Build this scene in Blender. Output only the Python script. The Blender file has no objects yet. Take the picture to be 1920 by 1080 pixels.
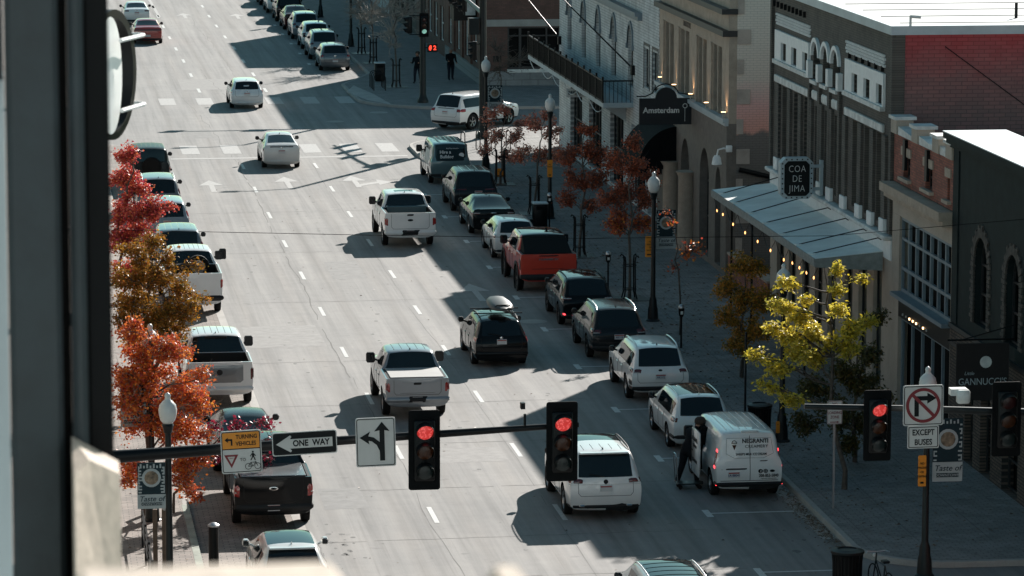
import bpy, bmesh, math, random
from mathutils import Vector, Matrix, Euler
from mathutils.geometry import tessellate_polygon
from mathutils.bvhtree import BVHTree
R=math.radians; PI=math.pi
random.seed(7)
S=bpy.context.scene; COL=S.collection
# ------------------------------------------------------------------ camera, world, sun
CAMZ=20.8985; FPX=7156.76
cam_d=bpy.data.cameras.new('camera'); cam=bpy.data.objects.new('camera',cam_d); COL.objects.link(cam); S.camera=cam
cam_d.lens=FPX/1920*36; cam_d.sensor_width=36; cam_d.clip_start=.2; cam_d.clip_end=3000
CF=Vector((0.13230481,0.97970904,-0.15055111)); CR=Vector((0.99103591,-0.13358593,0.00161726)); CU=CR.cross(CF)
m=Matrix((CR,CU,-CF)).transposed().to_4x4(); m.translation=(0,0,CAMZ); cam.matrix_world=m
cam_d.dof.use_dof=True; cam_d.dof.focus_distance=115; cam_d.dof.aperture_fstop=cam_d.lens/1000/.0056
SUN_EL,SUN_AZ=26.9,31.3
w=bpy.data.worlds.new('World'); S.world=w; w.use_nodes=True
nt=w.node_tree; bg=nt.nodes['Background']; sky=nt.nodes.new('ShaderNodeTexSky'); sky.sky_type='NISHITA'; sky.sun_disc=False
sky.sun_elevation=R(SUN_EL); sky.sun_rotation=R(SUN_AZ); sky.air_density=.9; sky.dust_density=.3; sky.ozone_density=1.0
tn=nt.nodes.new('ShaderNodeMix'); tn.data_type='RGBA'; tn.blend_type='MULTIPLY'; tn.inputs[0].default_value=1; tn.inputs[7].default_value=(.68,.97,.80,1); nt.links.new(sky.outputs[0],tn.inputs[6]); nt.links.new(tn.outputs[2],bg.inputs[0]); bg.inputs[1].default_value=.062
sl=bpy.data.lights.new('sun','SUN'); sl.energy=5.0; sl.angle=R(.5); sl.color=(1,.945,.885); sun=bpy.data.objects.new('sun',sl); COL.objects.link(sun)
sd=Vector((math.cos(R(SUN_EL))*math.sin(R(SUN_AZ)),math.cos(R(SUN_EL))*math.cos(R(SUN_AZ)),math.sin(R(SUN_EL))))
sun.rotation_euler=sd.to_track_quat('Z','Y').to_euler(); sun.location=(60,100,60)
S.view_settings.view_transform='Standard'; S.view_settings.look='None'; S.view_settings.gamma=1
S.view_settings.exposure=.86
S.cycles.max_bounces=6; S.cycles.transparent_max_bounces=8
def ray(px,py): return CF+CR*((px-960)/FPX)+CU*((540-py)/FPX)
def at(px,py,z=0):
    d=ray(px,py); t=(z-CAMZ)/d.z; p=d*t; return Vector((p.x,p.y,z))
def atY(px,py,Y):
    d=ray(px,py); t=Y/d.y; return Vector((d.x*t,Y,CAMZ+d.z*t))
# ------------------------------------------------------------------ materials
def _nt(name):
    m=bpy.data.materials.new(name); m.use_nodes=True; nt=m.node_tree; return m,nt,nt.nodes['Principled BSDF']
def N(nt,t,**k):
    n=nt.nodes.new(t)
    for a,b in k.items():
        if a in n.inputs.keys() if hasattr(n.inputs,'keys') else False: n.inputs[a].default_value=b
        else: setattr(n,a,b)
    return n
def rgba(c): return (c[0],c[1],c[2],1)
def coords(nt,scale=(1,1,1),swap=None):
    tc=nt.nodes.new('ShaderNodeTexCoord'); out=tc.outputs['Object']
    if swap:
        sp=nt.nodes.new('ShaderNodeSeparateXYZ'); cb=nt.nodes.new('ShaderNodeCombineXYZ'); nt.links.new(out,sp.inputs[0])
        for i,a in enumerate(swap): 
            if a!='0': nt.links.new(sp.outputs['XYZ'.index(a)],cb.inputs[i])
        out=cb.outputs[0]
    mp=nt.nodes.new('ShaderNodeMapping'); mp.inputs['Scale'].default_value=scale; nt.links.new(out,mp.inputs[0]); return mp.outputs[0]
def noise(nt,vec,scale,detail=4,rough=.6):
    n=nt.nodes.new('ShaderNodeTexNoise'); n.inputs['Scale'].default_value=scale; n.inputs['Detail'].default_value=detail; n.inputs['Roughness'].default_value=rough
    nt.links.new(vec,n.inputs['Vector']); return n.outputs['Fac']
def ramp(nt,fac,stops,interp='LINEAR'):
    r=nt.nodes.new('ShaderNodeValToRGB'); r.color_ramp.interpolation=interp; e=r.color_ramp.elements
    while len(e)<len(stops): e.new(.5)
    for q,(p,c) in zip(e,stops): q.position=p; q.color=rgba(c) if len(c)==3 else c
    nt.links.new(fac,r.inputs[0]); return r.outputs[0]
def mixc(nt,fac,a,b,mode='MIX'):
    n=nt.nodes.new('ShaderNodeMix'); n.data_type='RGBA'; n.blend_type=mode
    for sock,v in ((n.inputs[0],fac),(n.inputs[6],a),(n.inputs[7],b)):
        if hasattr(v,'links') or isinstance(v,bpy.types.NodeSocket): nt.links.new(v,sock)
        elif isinstance(v,(int,float)): sock.default_value=v
        else: sock.default_value=rgba(v)
    return n.outputs[2]
def bump(nt,b,h,strength=.3,dist=.02):
    n=nt.nodes.new('ShaderNodeBump'); n.inputs['Strength'].default_value=strength; n.inputs['Distance'].default_value=dist
    nt.links.new(h,n.inputs['Height']); nt.links.new(n.outputs[0],b.inputs['Normal'])
def plain(name,c,rough=.6,metal=0,var=.12,scale=3,coat=0,emit=None,es=1,bumps=0):
    m,nt,b=_nt(name); b.inputs['Roughness'].default_value=rough; b.inputs['Metallic'].default_value=metal; b.inputs['Coat Weight'].default_value=coat
    b.inputs['Coat Roughness'].default_value=.04
    if var:
        f=noise(nt,coords(nt),scale,5)
        nt.links.new(ramp(nt,f,[(.3,tuple(x*(1-var) for x in c)),(.7,tuple(min(1,x*(1+var)) for x in c))]),b.inputs['Base Color'])
        if bumps: bump(nt,b,f,bumps,.02)
    else: b.inputs['Base Color'].default_value=rgba(c)
    if emit: b.inputs['Emission Color'].default_value=rgba(emit); b.inputs['Emission Strength'].default_value=es
    return m
def paint(name,c,metal=0,rough=.32,coat=1):
    m,nt,b=_nt(name); b.inputs['Metallic'].default_value=metal; b.inputs['Roughness'].default_value=rough; b.inputs['Coat Weight'].default_value=coat; b.inputs['Coat Roughness'].default_value=.03
    v=coords(nt); f=noise(nt,v,2.2,4); f2=noise(nt,v,60,2)
    a=ramp(nt,f,[(.35,tuple(x*.93 for x in c)),(.7,c)])
    if max(c)<.06: b.inputs['Specular IOR Level'].default_value=.1; b.inputs['Coat Weight'].default_value=.22
    sp=nt.nodes.new('ShaderNodeSeparateXYZ'); nt.links.new(v,sp.inputs[0])
    dirt=ramp(nt,sp.outputs[2],[(.25,(1,1,1)),(.75,(0,0,0))]); dm=nt.nodes.new('ShaderNodeMath'); dm.operation='MULTIPLY'; dm.inputs[1].default_value=.35*min(1,.03+max(c)*2.2)
    nt.links.new(dirt,dm.inputs[0]); 
    nt.links.new(mixc(nt,dm.outputs[0],a,(.13,.12,.105)),b.inputs['Base Color']); return m
def brick(name,c1,c2,mo,axis='X',bw=.22,rh=.075,ms=.008,grad=None,rough=.85,var=.5):
    m,nt,b=_nt(name); b.inputs['Roughness'].default_value=rough
    sw={'X':'YZ0','Y':'XZ0','Z':'XY0'}[axis]; v=coords(nt,swap=sw)
    t=nt.nodes.new('ShaderNodeTexBrick'); t.inputs['Scale'].default_value=1; t.inputs['Brick Width'].default_value=bw; t.inputs['Row Height'].default_value=rh
    t.inputs['Mortar Size'].default_value=ms; t.inputs['Color1'].default_value=rgba(c1); t.inputs['Color2'].default_value=rgba(c2); t.inputs['Mortar'].default_value=rgba(mo); t.inputs['Mortar Smooth'].default_value=.3
    nt.links.new(v,t.inputs['Vector'])
    f=noise(nt,v,1.3,6,.65); f2=noise(nt,v,9,3)
    col=mixc(nt,ramp(nt,f,[(.3,(0,0,0)),(.75,(1,1,1))]),t.outputs['Color'],(.55,.55,.55),'MULTIPLY')
    if axis=='Z': col=mixc(nt,.9,col,ramp(nt,noise(nt,v,3.5,3,.5),[(.62,(1,1,1)),(.72,(.62,.62,.62))]),'MULTIPLY')
    if grad:
        tc=coords(nt); sp=nt.nodes.new('ShaderNodeSeparateXYZ'); nt.links.new(tc,sp.inputs[0])
        ad=nt.nodes.new('ShaderNodeMath'); ad.operation='MULTIPLY_ADD'; ad.inputs[1].default_value=.9; nt.links.new(f,ad.inputs[0]); nt.links.new(sp.outputs[2],ad.inputs[2])
        mr=nt.nodes.new('ShaderNodeMapRange'); mr.inputs[1].default_value=grad[0]; mr.inputs[2].default_value=grad[1]; nt.links.new(ad.outputs[0],mr.inputs[0])
        gc=ramp(nt,mr.outputs[0],grad[2]); col=mixc(nt,grad[3],col,gc,'MULTIPLY') if grad[4] else mixc(nt,grad[3],col,gc)
        col=mixc(nt,ramp(nt,t.outputs['Fac'],[(0,(0,0,0)),(1,(.5,.5,.5))]),col,(.5,.5,.5),'MULTIPLY')
    nt.links.new(col,b.inputs['Base Color']); bump(nt,b,t.outputs['Fac'],-.5,.01); return m
M={}
def tarmac():
    m,nt,b=_nt('asphalt'); b.inputs['Roughness'].default_value=.82
    v=coords(nt); fine=noise(nt,v,38,3,.7); big=noise(nt,v,.22,5,.6); mid=noise(nt,v,1.7,5,.65)
    st=noise(nt,coords(nt,(2.3,.045,1)),1.0,6,.62)
    c=ramp(nt,st,[(.3,(.180,.176,.170)),(.5,(.252,.245,.236)),(.7,(.315,.303,.289))])
    c=mixc(nt,.75,c,ramp(nt,mid,[(.25,(.86,.86,.87)),(.7,(1.05,1.05,1.04))]),'MULTIPLY')
    c=mixc(nt,.8,c,ramp(nt,big,[(.3,(.86,.87,.88)),(.65,(1.06,1.05,1.04))]),'MULTIPLY')
    c=mixc(nt,.55,c,ramp(nt,fine,[(.3,(.72,.72,.72)),(.7,(1.2,1.2,1.2))]),'MULTIPLY')
    # oil drip bands down the middle of each lane, darker skid streaks
    sk=noise(nt,coords(nt,(5.5,.10,1)),1.0,3,.55)
    c=mixc(nt,.8,c,ramp(nt,sk,[(.60,(1,1,1)),(.78,(.70,.69,.68))]),'MULTIPLY')
    sp=noise(nt,v,1.9,2,.4); c=mixc(nt,.8,c,ramp(nt,sp,[(.68,(1,1,1)),(.78,(.66,.66,.68))]),'MULTIPLY')
    sx_=nt.nodes.new('ShaderNodeSeparateXYZ'); nt.links.new(v,sx_.inputs[0]); mr=nt.nodes.new('ShaderNodeMapRange'); mr.inputs[1].default_value=7.5; mr.inputs[2].default_value=21.0
    wob=nt.nodes.new('ShaderNodeMath'); wob.operation='MULTIPLY_ADD'; wob.inputs[1].default_value=.9; nt.links.new(noise(nt,coords(nt,(.2,.03,1)),1.0,3),wob.inputs[0]); nt.links.new(sx_.outputs[0],wob.inputs[2]); nt.links.new(wob.outputs[0],mr.inputs[0])
    st_=[]
    for xc in (9.3,12.7,16.3):
        for q in (-.85,.85):
            u=(xc+.45+q-7.5)/13.5; st_+=[(u-.028,(1,1,1)),(u,(.90,.885,.87)),(u+.028,(1,1,1))]
    st_+=[((20.2-7.5)/13.5,(.82,.82,.82))]
    c=mixc(nt,1,c,ramp(nt,mr.outputs[0],st_),'MULTIPLY')
    nt.links.new(c,b.inputs['Base Color']); bump(nt,b,fine,.25,.01); return m
M['asphalt']=tarmac()
M['ground']=plain('earth',(.16,.15,.14),.9,var=.2)
def concrete(name,c,s=1.2):
    m,nt,b=_nt(name); b.inputs['Roughness'].default_value=.8; v=coords(nt); f=noise(nt,v,s,6,.65); f2=noise(nt,v,30,2)
    a=ramp(nt,f,[(.3,tuple(x*.78 for x in c)),(.7,tuple(x*1.1 for x in c))]); a=mixc(nt,.5,a,ramp(nt,f2,[(.3,(.8,.8,.8)),(.7,(1.1,1.1,1.1))]),'MULTIPLY')
    nt.links.new(a,b.inputs['Base Color']); bump(nt,b,f2,.2,.01); return m
M['conc']=concrete('kerb_concrete',(.36,.345,.32)); M['conc2']=concrete('pale_concrete',(.42,.40,.375))
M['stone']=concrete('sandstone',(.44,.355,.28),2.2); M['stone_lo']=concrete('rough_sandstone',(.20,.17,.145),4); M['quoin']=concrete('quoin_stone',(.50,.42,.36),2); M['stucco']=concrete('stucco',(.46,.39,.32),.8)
M['greystone']=brick('stone_blocks',(.30,.31,.31),(.24,.245,.245),(.12,.12,.12),'Y',bw=.9,rh=.45,ms=.015)
M['paver']=brick('brick_pavers',(.30,.293,.282),(.245,.24,.23),(.14,.14,.135),'Z',bw=.3,rh=.15,ms=.012)
M['paverL']=brick('red_pavers',(.36,.31,.275),(.28,.245,.22),(.13,.12,.11),'Z',bw=.3,rh=.15,ms=.012)
M['joint']=plain('paving_joint',(.10,.10,.097),.9,var=.2); M['boxgrey']=plain('matt_box_grey',(.05,.053,.055),.5,var=.1)
M['patch']=concrete('asphalt_patch',(.225,.22,.213),3); M['patch2']=concrete('old_asphalt_patch',(.275,.266,.255),3); M['oil']=plain('oil_stain',(.10,.097,.092),.7,var=.4,scale=6)
M['line']=plain('road_paint',(.56,.56,.54),.6,var=.2,scale=14)
M['line_worn']=plain('worn_road_paint',(.385,.378,.365),.75,var=.2,scale=9)
M['crack']=plain('tar_crack',(.13,.125,.12),.9,var=0)
M['wbrickX']=brick('white_painted_brick',(.80,.82,.80),(.70,.73,.72),(.36,.38,.38),'X',bw=.3,rh=.12,ms=.012)
M['wbrickY']=brick('white_painted_brick_side',(.80,.82,.80),(.70,.73,.72),(.36,.38,.38),'Y',bw=.3,rh=.12,ms=.012)
M['brbrick']=brick('brown_brick',(.15,.13,.11),(.12,.105,.09),(.06,.056,.05),'X',ms=.007)
M['rbrickX']=brick('red_brick',(.46,.15,.10),(.28,.10,.07),(.13,.09,.08),'X')
M['farbrickX']=brick('dull_red_brick',(.24,.12,.09),(.17,.09,.07),(.11,.08,.07),'X')
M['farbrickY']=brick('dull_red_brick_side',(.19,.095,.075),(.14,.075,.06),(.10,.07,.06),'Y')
M['darkbrickX']=brick('dark_brown_brick',(.18,.13,.10),(.09,.068,.056),(.025,.023,.021),'X',rh=.09,bw=.26,ms=.016)
M['mural_red']=brick('mural_red_brick',(.42,.13,.12),(.17,.06,.06),(.05,.035,.035),'Y',bw=.34,rh=.12,ms=.014,grad=(9.2,12.3,[(0,(.21,.155,.14)),(.35,(.28,.145,.135)),(.62,(.40,.09,.09)),(.85,(.52,.05,.055)),(1,(.52,.05,.055))],.72,False))
M['mural_pink']=brick('mural_pink_brick',(.62,.56,.50),(.54,.49,.44),(.32,.29,.26),'Y',bw=.26,rh=.09,ms=.009,grad=(4.6,9.4,[(0,(.17,.15,.135)),(.25,(.19,.165,.15)),(.28,(.80,.38,.30)),(.5,(.80,.46,.42)),(.68,(.72,.61,.52)),(1,(.74,.66,.57))],.95,False))
M['green_stucco']=plain('dark_green_stucco',(.013,.021,.021),.75,var=.25,scale=2,bumps=.3)
M['black']=plain('black_metal',(.006,.0065,.007),.45,var=.15,scale=8); M['blackm']=plain('matt_black',(.005,.0055,.006),.75,var=.2)
M['iron']=plain('dark_iron',(.018,.022,.023),.4,metal=.3,var=.2)
M['steel']=plain('steel',(.45,.46,.47),.35,metal=.8,var=.1); M['alu']=plain('aluminium',(.6,.6,.6),.3,metal=.9,var=.05)
M['white']=plain('white_paint',(.82,.82,.80),.55,var=.07,scale=4); M['whited']=plain('weathered_white_paint',(.64,.64,.61),.65,var=.25,scale=3)
M['roofw']=plain('white_roof_membrane',(.52,.52,.51),.6,var=.2,scale=.35); M['coping']=plain('metal_coping',(.44,.50,.52),.5,metal=.1,var=.12,scale=1)
M['canvas']=plain('grey_canvas',(.78,.82,.79),.75,var=.14,scale=.9); M['canvas_edge']=plain('grey_canvas_edge',(.24,.26,.25),.8,var=.2,scale=6)
M['blackcanvas']=plain('black_canvas',(.006,.007,.008),.8,var=.2)
M['glass']=plain('window_glass',(.010,.016,.018),.06,var=0); M['glass'].node_tree.nodes['Principled BSDF'].inputs['Specular IOR Level'].default_value=.7
M['carglass']=plain('tinted_car_glass',(.008,.013,.016),.03,var=0); M['carglass'].node_tree.nodes['Principled BSDF'].inputs['Specular IOR Level'].default_value=.75
M['glassl']=plain('lit_glass',(.30,.31,.29),.2,var=.3,scale=2)
M['frameb']=plain('blue_grey_frame',(.18,.23,.26),.5,var=.1); M['framew']=plain('cream_frame',(.5,.46,.39),.6,var=.1); M['framed']=plain('dark_frame',(.02,.022,.023),.5,var=.1)
M['interior']=plain('dark_interior',(.012,.012,.012),.9,var=0)
M['globe']=plain('frosted_globe',(.62,.64,.62),.3,var=.05); M['red']=plain('tail_lamp_red',(.30,.012,.010),.12,var=.15,scale=20,coat=1); M['reddark']=plain('dark_lamp_red',(.09,.006,.007),.12,var=0,coat=1)
M['redlit']=plain('lit_brake_lamp',(.5,.02,.02),.3,var=0,emit=(1,.05,.06),es=2.2)  # for lit brake lamps; also lends passive reflectors a glow
M['clearlamp']=plain('clear_lamp',(.45,.45,.44),.15,var=0,coat=1)
M['tyre']=plain('tyre_rubber',(.012,.012,.012),.75,var=.2); M['rim']=plain('alloy_rim',(.42,.43,.44),.3,metal=.8,var=0); M['rimd']=plain('dark_rim',(.04,.04,.042),.35,metal=.6,var=0)
M['clad']=plain('black_cladding',(.018,.019,.02),.55,var=.15); M['arch']=plain('wheel_well',(.006,.006,.006),.9,var=0); M['seam']=plain('panel_gap',(.02,.02,.02),.8,var=0)
M['chrome']=plain('chrome',(.6,.6,.6),.12,metal=1,var=0)
M['plate']=plain('number_plate',(.55,.56,.56),.4,var=.1); M['plate_red']=plain('plate_red',(.35,.05,.04),.5,var=0); M['plate_blue']=plain('plate_blue',(.03,.05,.14),.5,var=0)
M['orange']=plain('orange_sign',(.80,.28,.02),.5,var=.05); M['signw']=plain('white_sign',(.60,.58,.55),.45,var=.05); M['signb']=plain('black_sign_paint',(.008,.010,.011),.5,var=0); M['signr']=plain('red_sign_paint',(.22,.02,.025),.5,var=0)
M['banner_d']=plain('dark_banner',(.012,.03,.038),.6,var=.2); M['banner_l']=plain('pale_banner',(.36,.40,.40),.6,var=.08); M['food']=plain('printed_food',(.20,.15,.10),.6,var=.7,scale=9)
M['sig_off_a']=plain('unlit_amber_lens',(.055,.016,.004),.35,var=.3,scale=9); M['sig_off_g']=plain('unlit_green_lens',(.010,.018,.018),.35,var=.3,scale=9); M['sig_off_r']=plain('unlit_red_lens',(.03,.005,.005),.35,var=.3,scale=9)
M['sig_red']=plain('lit_red_lens',(.5,.02,.02),.3,var=0,emit=(1,.07,.06),es=.5); M['sig_green']=plain('lit_green_lens',(.2,.5,.4),.3,var=0,emit=(.45,1,.8),es=.35)
for k_,c_ in (('sig_red',(1,.07,.06)),('sig_green',(.45,1,.8))):
    q_=M[k_].node_tree; vo=q_.nodes.new('ShaderNodeTexVoronoi'); vo.inputs['Scale'].default_value=34; q_.links.new(coords(q_),vo.inputs['Vector'])
    q_.links.new(ramp(q_,vo.outputs['Distance'],[(.1,tuple(min(1,x*1.0+.10) for x in c_)),(.55,tuple(x*.45 for x in c_))]),q_.nodes['Principled BSDF'].inputs['Emission Color'])
M['blind']=plain('window_blind',(.16,.165,.15),.7,var=.2,scale=3)
M['ped']=plain('lit_ped_symbol',(.5,.02,.01),.4,var=0,emit=(1,.06,.03),es=.9)
M['bulb']=plain('warm_bulb',(.8,.4,.15),.3,var=0,emit=(1,.45,.15),es=2.0); M['uplight']=plain('warm_lamp_glass',(.8,.6,.35),.3,var=0,emit=(1,.62,.3),es=3)
M['skin']=plain('skin',(.30,.16,.11),.55,var=.08); M['cloth_b']=plain('black_cloth',(.010,.012,.015),.85,var=.25,scale=12); M['cloth_n']=plain('navy_cloth',(.018,.022,.032),.85,var=.25,scale=12); M['hair_g']=plain('grey_hair',(.22,.20,.19),.8,var=.2); M['hair_d']=plain('dark_hair',(.03,.02,.015),.8,var=.2)
M['bark']=plain('bark',(.085,.07,.058),.9,var=.35,scale=9,bumps=.5); M['barkw']=plain('pale_bark',(.30,.27,.24),.85,var=.3,scale=9); M['wood']=plain('wooden_post',(.12,.085,.06),.8,var=.35,scale=6)
M['pillar']=plain('pillar_paint',(.012,.020,.024),.6,var=.3,scale=14,bumps=.2); M['pillar_stone']=concrete('ledge_stone',(.55,.46,.38),40)
def leafmat(name,cols,tr=.35):
    m,nt,b=_nt(name); b.inputs['Roughness'].default_value=.45
    g=nt.nodes.new('ShaderNodeNewGeometry'); n=len(cols)
    c=ramp(nt,g.outputs['Random Per Island'],[(i/max(1,n-1),cc) for i,cc in enumerate(cols)])
    nt.links.new(c,b.inputs['Base Color'])
    t=nt.nodes.new('ShaderNodeBsdfTranslucent'); nt.links.new(c,t.inputs[0]); mx=nt.nodes.new('ShaderNodeMixShader'); mx.inputs[0].default_value=tr
    nt.links.new(b.outputs[0],mx.inputs[1]); nt.links.new(t.outputs[0],mx.inputs[2]); nt.links.new(mx.outputs[0],nt.nodes['Material Output'].inputs[0]); return m
M['lf_orange']=leafmat('orange_leaves',[(0.690,0.115,0.023),(0.782,0.230,0.034),(0.391,0.057,0.034),(0.828,0.345,0.057),(0.575,0.092,0.057),(0.276,0.046,0.034)])
M['lf_pink']=leafmat('crimson_leaves',[(0.560,0.045,0.067),(0.672,0.134,0.067),(0.358,0.022,0.067),(0.739,0.246,0.078),(0.470,0.045,0.123)])
M['lf_green']=leafmat('bronze_green_leaves',[(0.189,0.121,0.014),(0.432,0.203,0.027),(0.081,0.074,0.014),(0.648,0.297,0.041),(0.216,0.135,0.016),(0.567,0.162,0.027)])
M['lf_fuchsia']=leafmat('wine_red_leaves',[(.25,.015,.04),(.38,.03,.06),(.16,.012,.04)])
M['lf_yellow']=leafmat('yellow_green_leaves',[(0.825,0.638,0.055),(0.660,0.506,0.044),(0.440,0.396,0.044),(0.850,0.704,0.154),(0.220,0.220,0.033)],.45)
M['lf_amber']=leafmat('amber_leaves',[(0.510,0.204,0.020),(0.680,0.289,0.034),(0.204,0.153,0.020),(0.306,0.170,0.020),(0.102,0.102,0.020)])
M['lf_rust']=leafmat('rusty_leaves',[(0.256,0.072,0.048),(0.448,0.112,0.048),(0.128,0.056,0.048),(0.608,0.144,0.048),(0.160,0.080,0.056)])
M['lf_peach']=leafmat('peach_red_leaves',[(.72,.20,.10),(.80,.38,.26),(.60,.12,.08),(.82,.50,.38),(.40,.08,.05)])
M['lf_dgreen']=leafmat('dark_green_leaves',[(.05,.06,.015),(.09,.08,.015),(.03,.04,.012),(.16,.10,.015)],.25)
M['lf_dead']=leafmat('fallen_leaves',[(.14,.07,.035),(.22,.14,.08),(.08,.04,.02),(.3,.22,.15)],.1)
for k_,v_ in (('black',.22),('blackm',.12),('iron',.3),('glass',.35),('carglass',.45),('clad',.25),('arch',.05),('interior',.05),('green_stucco',.2),('cloth_b',.1),('cloth_n',.1),('blackcanvas',.1),('banner_d',.2),('signb',.2),('tyre',.15)):
    q_=M[k_].node_tree.nodes['Principled BSDF'].inputs['Specular IOR Level']; q_.default_value=v_
# ------------------------------------------------------------------ mesh builder
class MB:
    def __init__(s): s.v=[]; s.f=[]
    def add(s,vs,fs):
        o=len(s.v); s.v+=[tuple(v) for v in vs]; s.f+=[tuple(i+o for i in f) for f in fs]; return s
    def box(s,x0,x1,y0,y1,z0,z1,rz=0,c=None,b=0):
        vs=[(x,y,z) for z in (z0,z1) for x,y in ((x0,y0),(x1,y0),(x1,y1),(x0,y1))]
        fs=[(0,3,2,1),(4,5,6,7),(0,1,5,4),(1,2,6,5),(2,3,7,6),(3,0,4,7)]
        if b:
            vs=[];dx=min(b,(x1-x0)*.49);dy=min(b,(y1-y0)*.49);dz=min(b,(z1-z0)*.49)
            # chamfered box as 3 rings
            def ring(xa,xb,ya,yb,z,ix,iy): return [(xa+ix,ya,z),(xb-ix,ya,z),(xb,ya+iy,z),(xb,yb-iy,z),(xb-ix,yb,z),(xa+ix,yb,z),(xa,yb-iy,z),(xa,ya+iy,z)]
            rs=[ring(x0+dx*.7,x1-dx*.7,y0+dy*.7,y1-dy*.7,z0,dx*.5,dy*.5),ring(x0,x1,y0,y1,z0+dz,dx,dy),ring(x0,x1,y0,y1,z1-dz,dx,dy),ring(x0+dx*.7,x1-dx*.7,y0+dy*.7,y1-dy*.7,z1,dx*.5,dy*.5)]
            for r in rs: vs+=r
            fs=[tuple(range(7,-1,-1)),tuple(range(24,32))]
            for k in range(3):
                for i in range(8): j=(i+1)%8; fs.append((k*8+i,k*8+j,k*8+8+j,k*8+8+i))
        if rz:
            c=c or ((x0+x1)/2,(y0+y1)/2); ca,sa=math.cos(rz),math.sin(rz)
            vs=[(c[0]+(x-c[0])*ca-(y-c[1])*sa,c[1]+(x-c[0])*sa+(y-c[1])*ca,z) for x,y,z in vs]
        return s.add(vs,fs)
    def tube(s,pts,r,n=8,cap=True):
        pts=[Vector(p) for p in pts]; rr=r if isinstance(r,(list,tuple)) else [r]*len(pts); rings=[]
        t0=(pts[1]-pts[0]).normalized(); up=Vector((0,0,1)) if abs(t0.z)<.9 else Vector((1,0,0)); a=t0.cross(up).normalized()
        vs=[];fs=[]
        for i,p in enumerate(pts):
            t=(pts[min(i+1,len(pts)-1)]-pts[max(i-1,0)]); t=t.normalized() if t.length>1e-9 else t0
            a=(a-t*a.dot(t)); a=a.normalized() if a.length>1e-6 else t.orthogonal().normalized(); b=t.cross(a)
            for k in range(n): q=2*PI*k/n; vs.append(p+(a*math.cos(q)+b*math.sin(q))*rr[i])
        for i in range(len(pts)-1):
            for k in range(n): l=(k+1)%n; fs.append((i*n+k,i*n+l,(i+1)*n+l,(i+1)*n+k))
        if cap: fs.append(tuple(range(n-1,-1,-1))); fs.append(tuple(range((len(pts)-1)*n,len(pts)*n)))
        return s.add(vs,fs)
    def lathe(s,prof,o=(0,0,0),n=16,axis='Z',cap=True):
        vs=[];fs=[]
        for r,h in prof:
            for k in range(n):
                q=2*PI*k/n; x,y=r*math.cos(q),r*math.sin(q)
                p={'Z':(x,y,h),'X':(h,x,y),'Y':(x,h,-y)}[axis]; vs.append((p[0]+o[0],p[1]+o[1],p[2]+o[2]))
        for i in range(len(prof)-1):
            for k in range(n): l=(k+1)%n; fs.append((i*n+k,i*n+l,(i+1)*n+l,(i+1)*n+k))
        if cap: fs.append(tuple(range(n-1,-1,-1))); fs.append(tuple(range((len(prof)-1)*n,len(prof)*n)))
        return s.add(vs,fs)
    def prism(s,poly,d,axis='Y',holes=()):
        """poly of 2-D points extruded along axis from d[0] to d[1]; holes kept open"""
        f={'Y':lambda a,b,h:(a,h,b),'X':lambda a,b,h:(h,a,b),'Z':lambda a,b,h:(a,b,h)}[axis]
        loops=[list(poly)]+[list(h) for h in holes]; flat=[p for l in loops for p in l]
        tri=tessellate_polygon([[Vector((p[0],p[1],0)) for p in l] for l in loops]); n=len(flat)
        vs=[f(p[0],p[1],d[0]) for p in flat]+[f(p[0],p[1],d[1]) for p in flat]; fs=[tuple(t) for t in tri]+[tuple(i+n for i in reversed(t)) for t in tri]
        o=0
        for l in loops:
            for i in range(len(l)): j=(i+1)%len(l); fs.append((o+i,o+j,o+j+n,o+i+n))
            o+=len(l)
        return s.add(vs,fs)
    def build(s,name,mat,parent=None,org=None,smooth=None,wn=True):
        me=bpy.data.meshes.new(name)
        if org is None and parent is not None: org=parent.get('_org')
        vs=s.v if org is None else [(x-org[0],y-org[1],z-org[2]) for x,y,z in s.v]
        me.from_pydata(vs,[],s.f); me.materials.append(M[mat] if isinstance(mat,str) else mat)
        if wn:
            bm=bmesh.new(); bm.from_mesh(me); bmesh.ops.recalc_face_normals(bm,faces=bm.faces); bm.to_mesh(me); bm.free()
        if smooth:
            for p in me.polygons: p.use_smooth=True
            me.set_sharp_from_angle(angle=R(smooth))
        o=bpy.data.objects.new(name,me); COL.objects.link(o)
        if parent is not None: o.parent=parent
        return o
def tag(o,label=None,cat=None,group=None,kind=None):
    if label: o['label']=label
    if cat: o['category']=cat
    if group: o['group']=group
    if kind: o['kind']=kind
    return o
def empty(name,label,cat,loc=(0,0,0),rz=0,group=None,world=False):
    """world=True: its parts are written in world coordinates"""
    o=bpy.data.objects.new(name,None); COL.objects.link(o); o.location=loc; o.rotation_euler=(0,0,rz); o.empty_display_size=.2
    if world: o['_org']=tuple(loc)
    return tag(o,label,cat,group)
def copy_tree(o,parent=None):
    c=o.copy(); COL.objects.link(c)
    if parent is not None: c.parent=parent
    for ch in list(o.children): copy_tree(ch,c)
    return c
def dup(o,loc,rz=None,label=None,group=None):
    c=copy_tree(o); c.location=loc
    if rz is not None: c.rotation_euler=(0,0,rz)
    if label: c['label']=label
    if group: c['group']=group
    return c
def rrect(x0,x1,z0,z1,r,n=4):
    o=[]
    for cx,cz,a in ((x1-r,z1-r,0),(x0+r,z1-r,90),(x0+r,z0+r,180),(x1-r,z0+r,270)):
        for k in range(n+1): q=R(a+90*k/n); o.append((cx+r*math.cos(q),cz+r*math.sin(q)))
    return o
def circ(cx,cz,r,n=24,a0=0,a1=360): return [(cx+r*math.cos(R(a0+(a1-a0)*k/n)),cz+r*math.sin(R(a0+(a1-a0)*k/n))) for k in range(n)]
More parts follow.
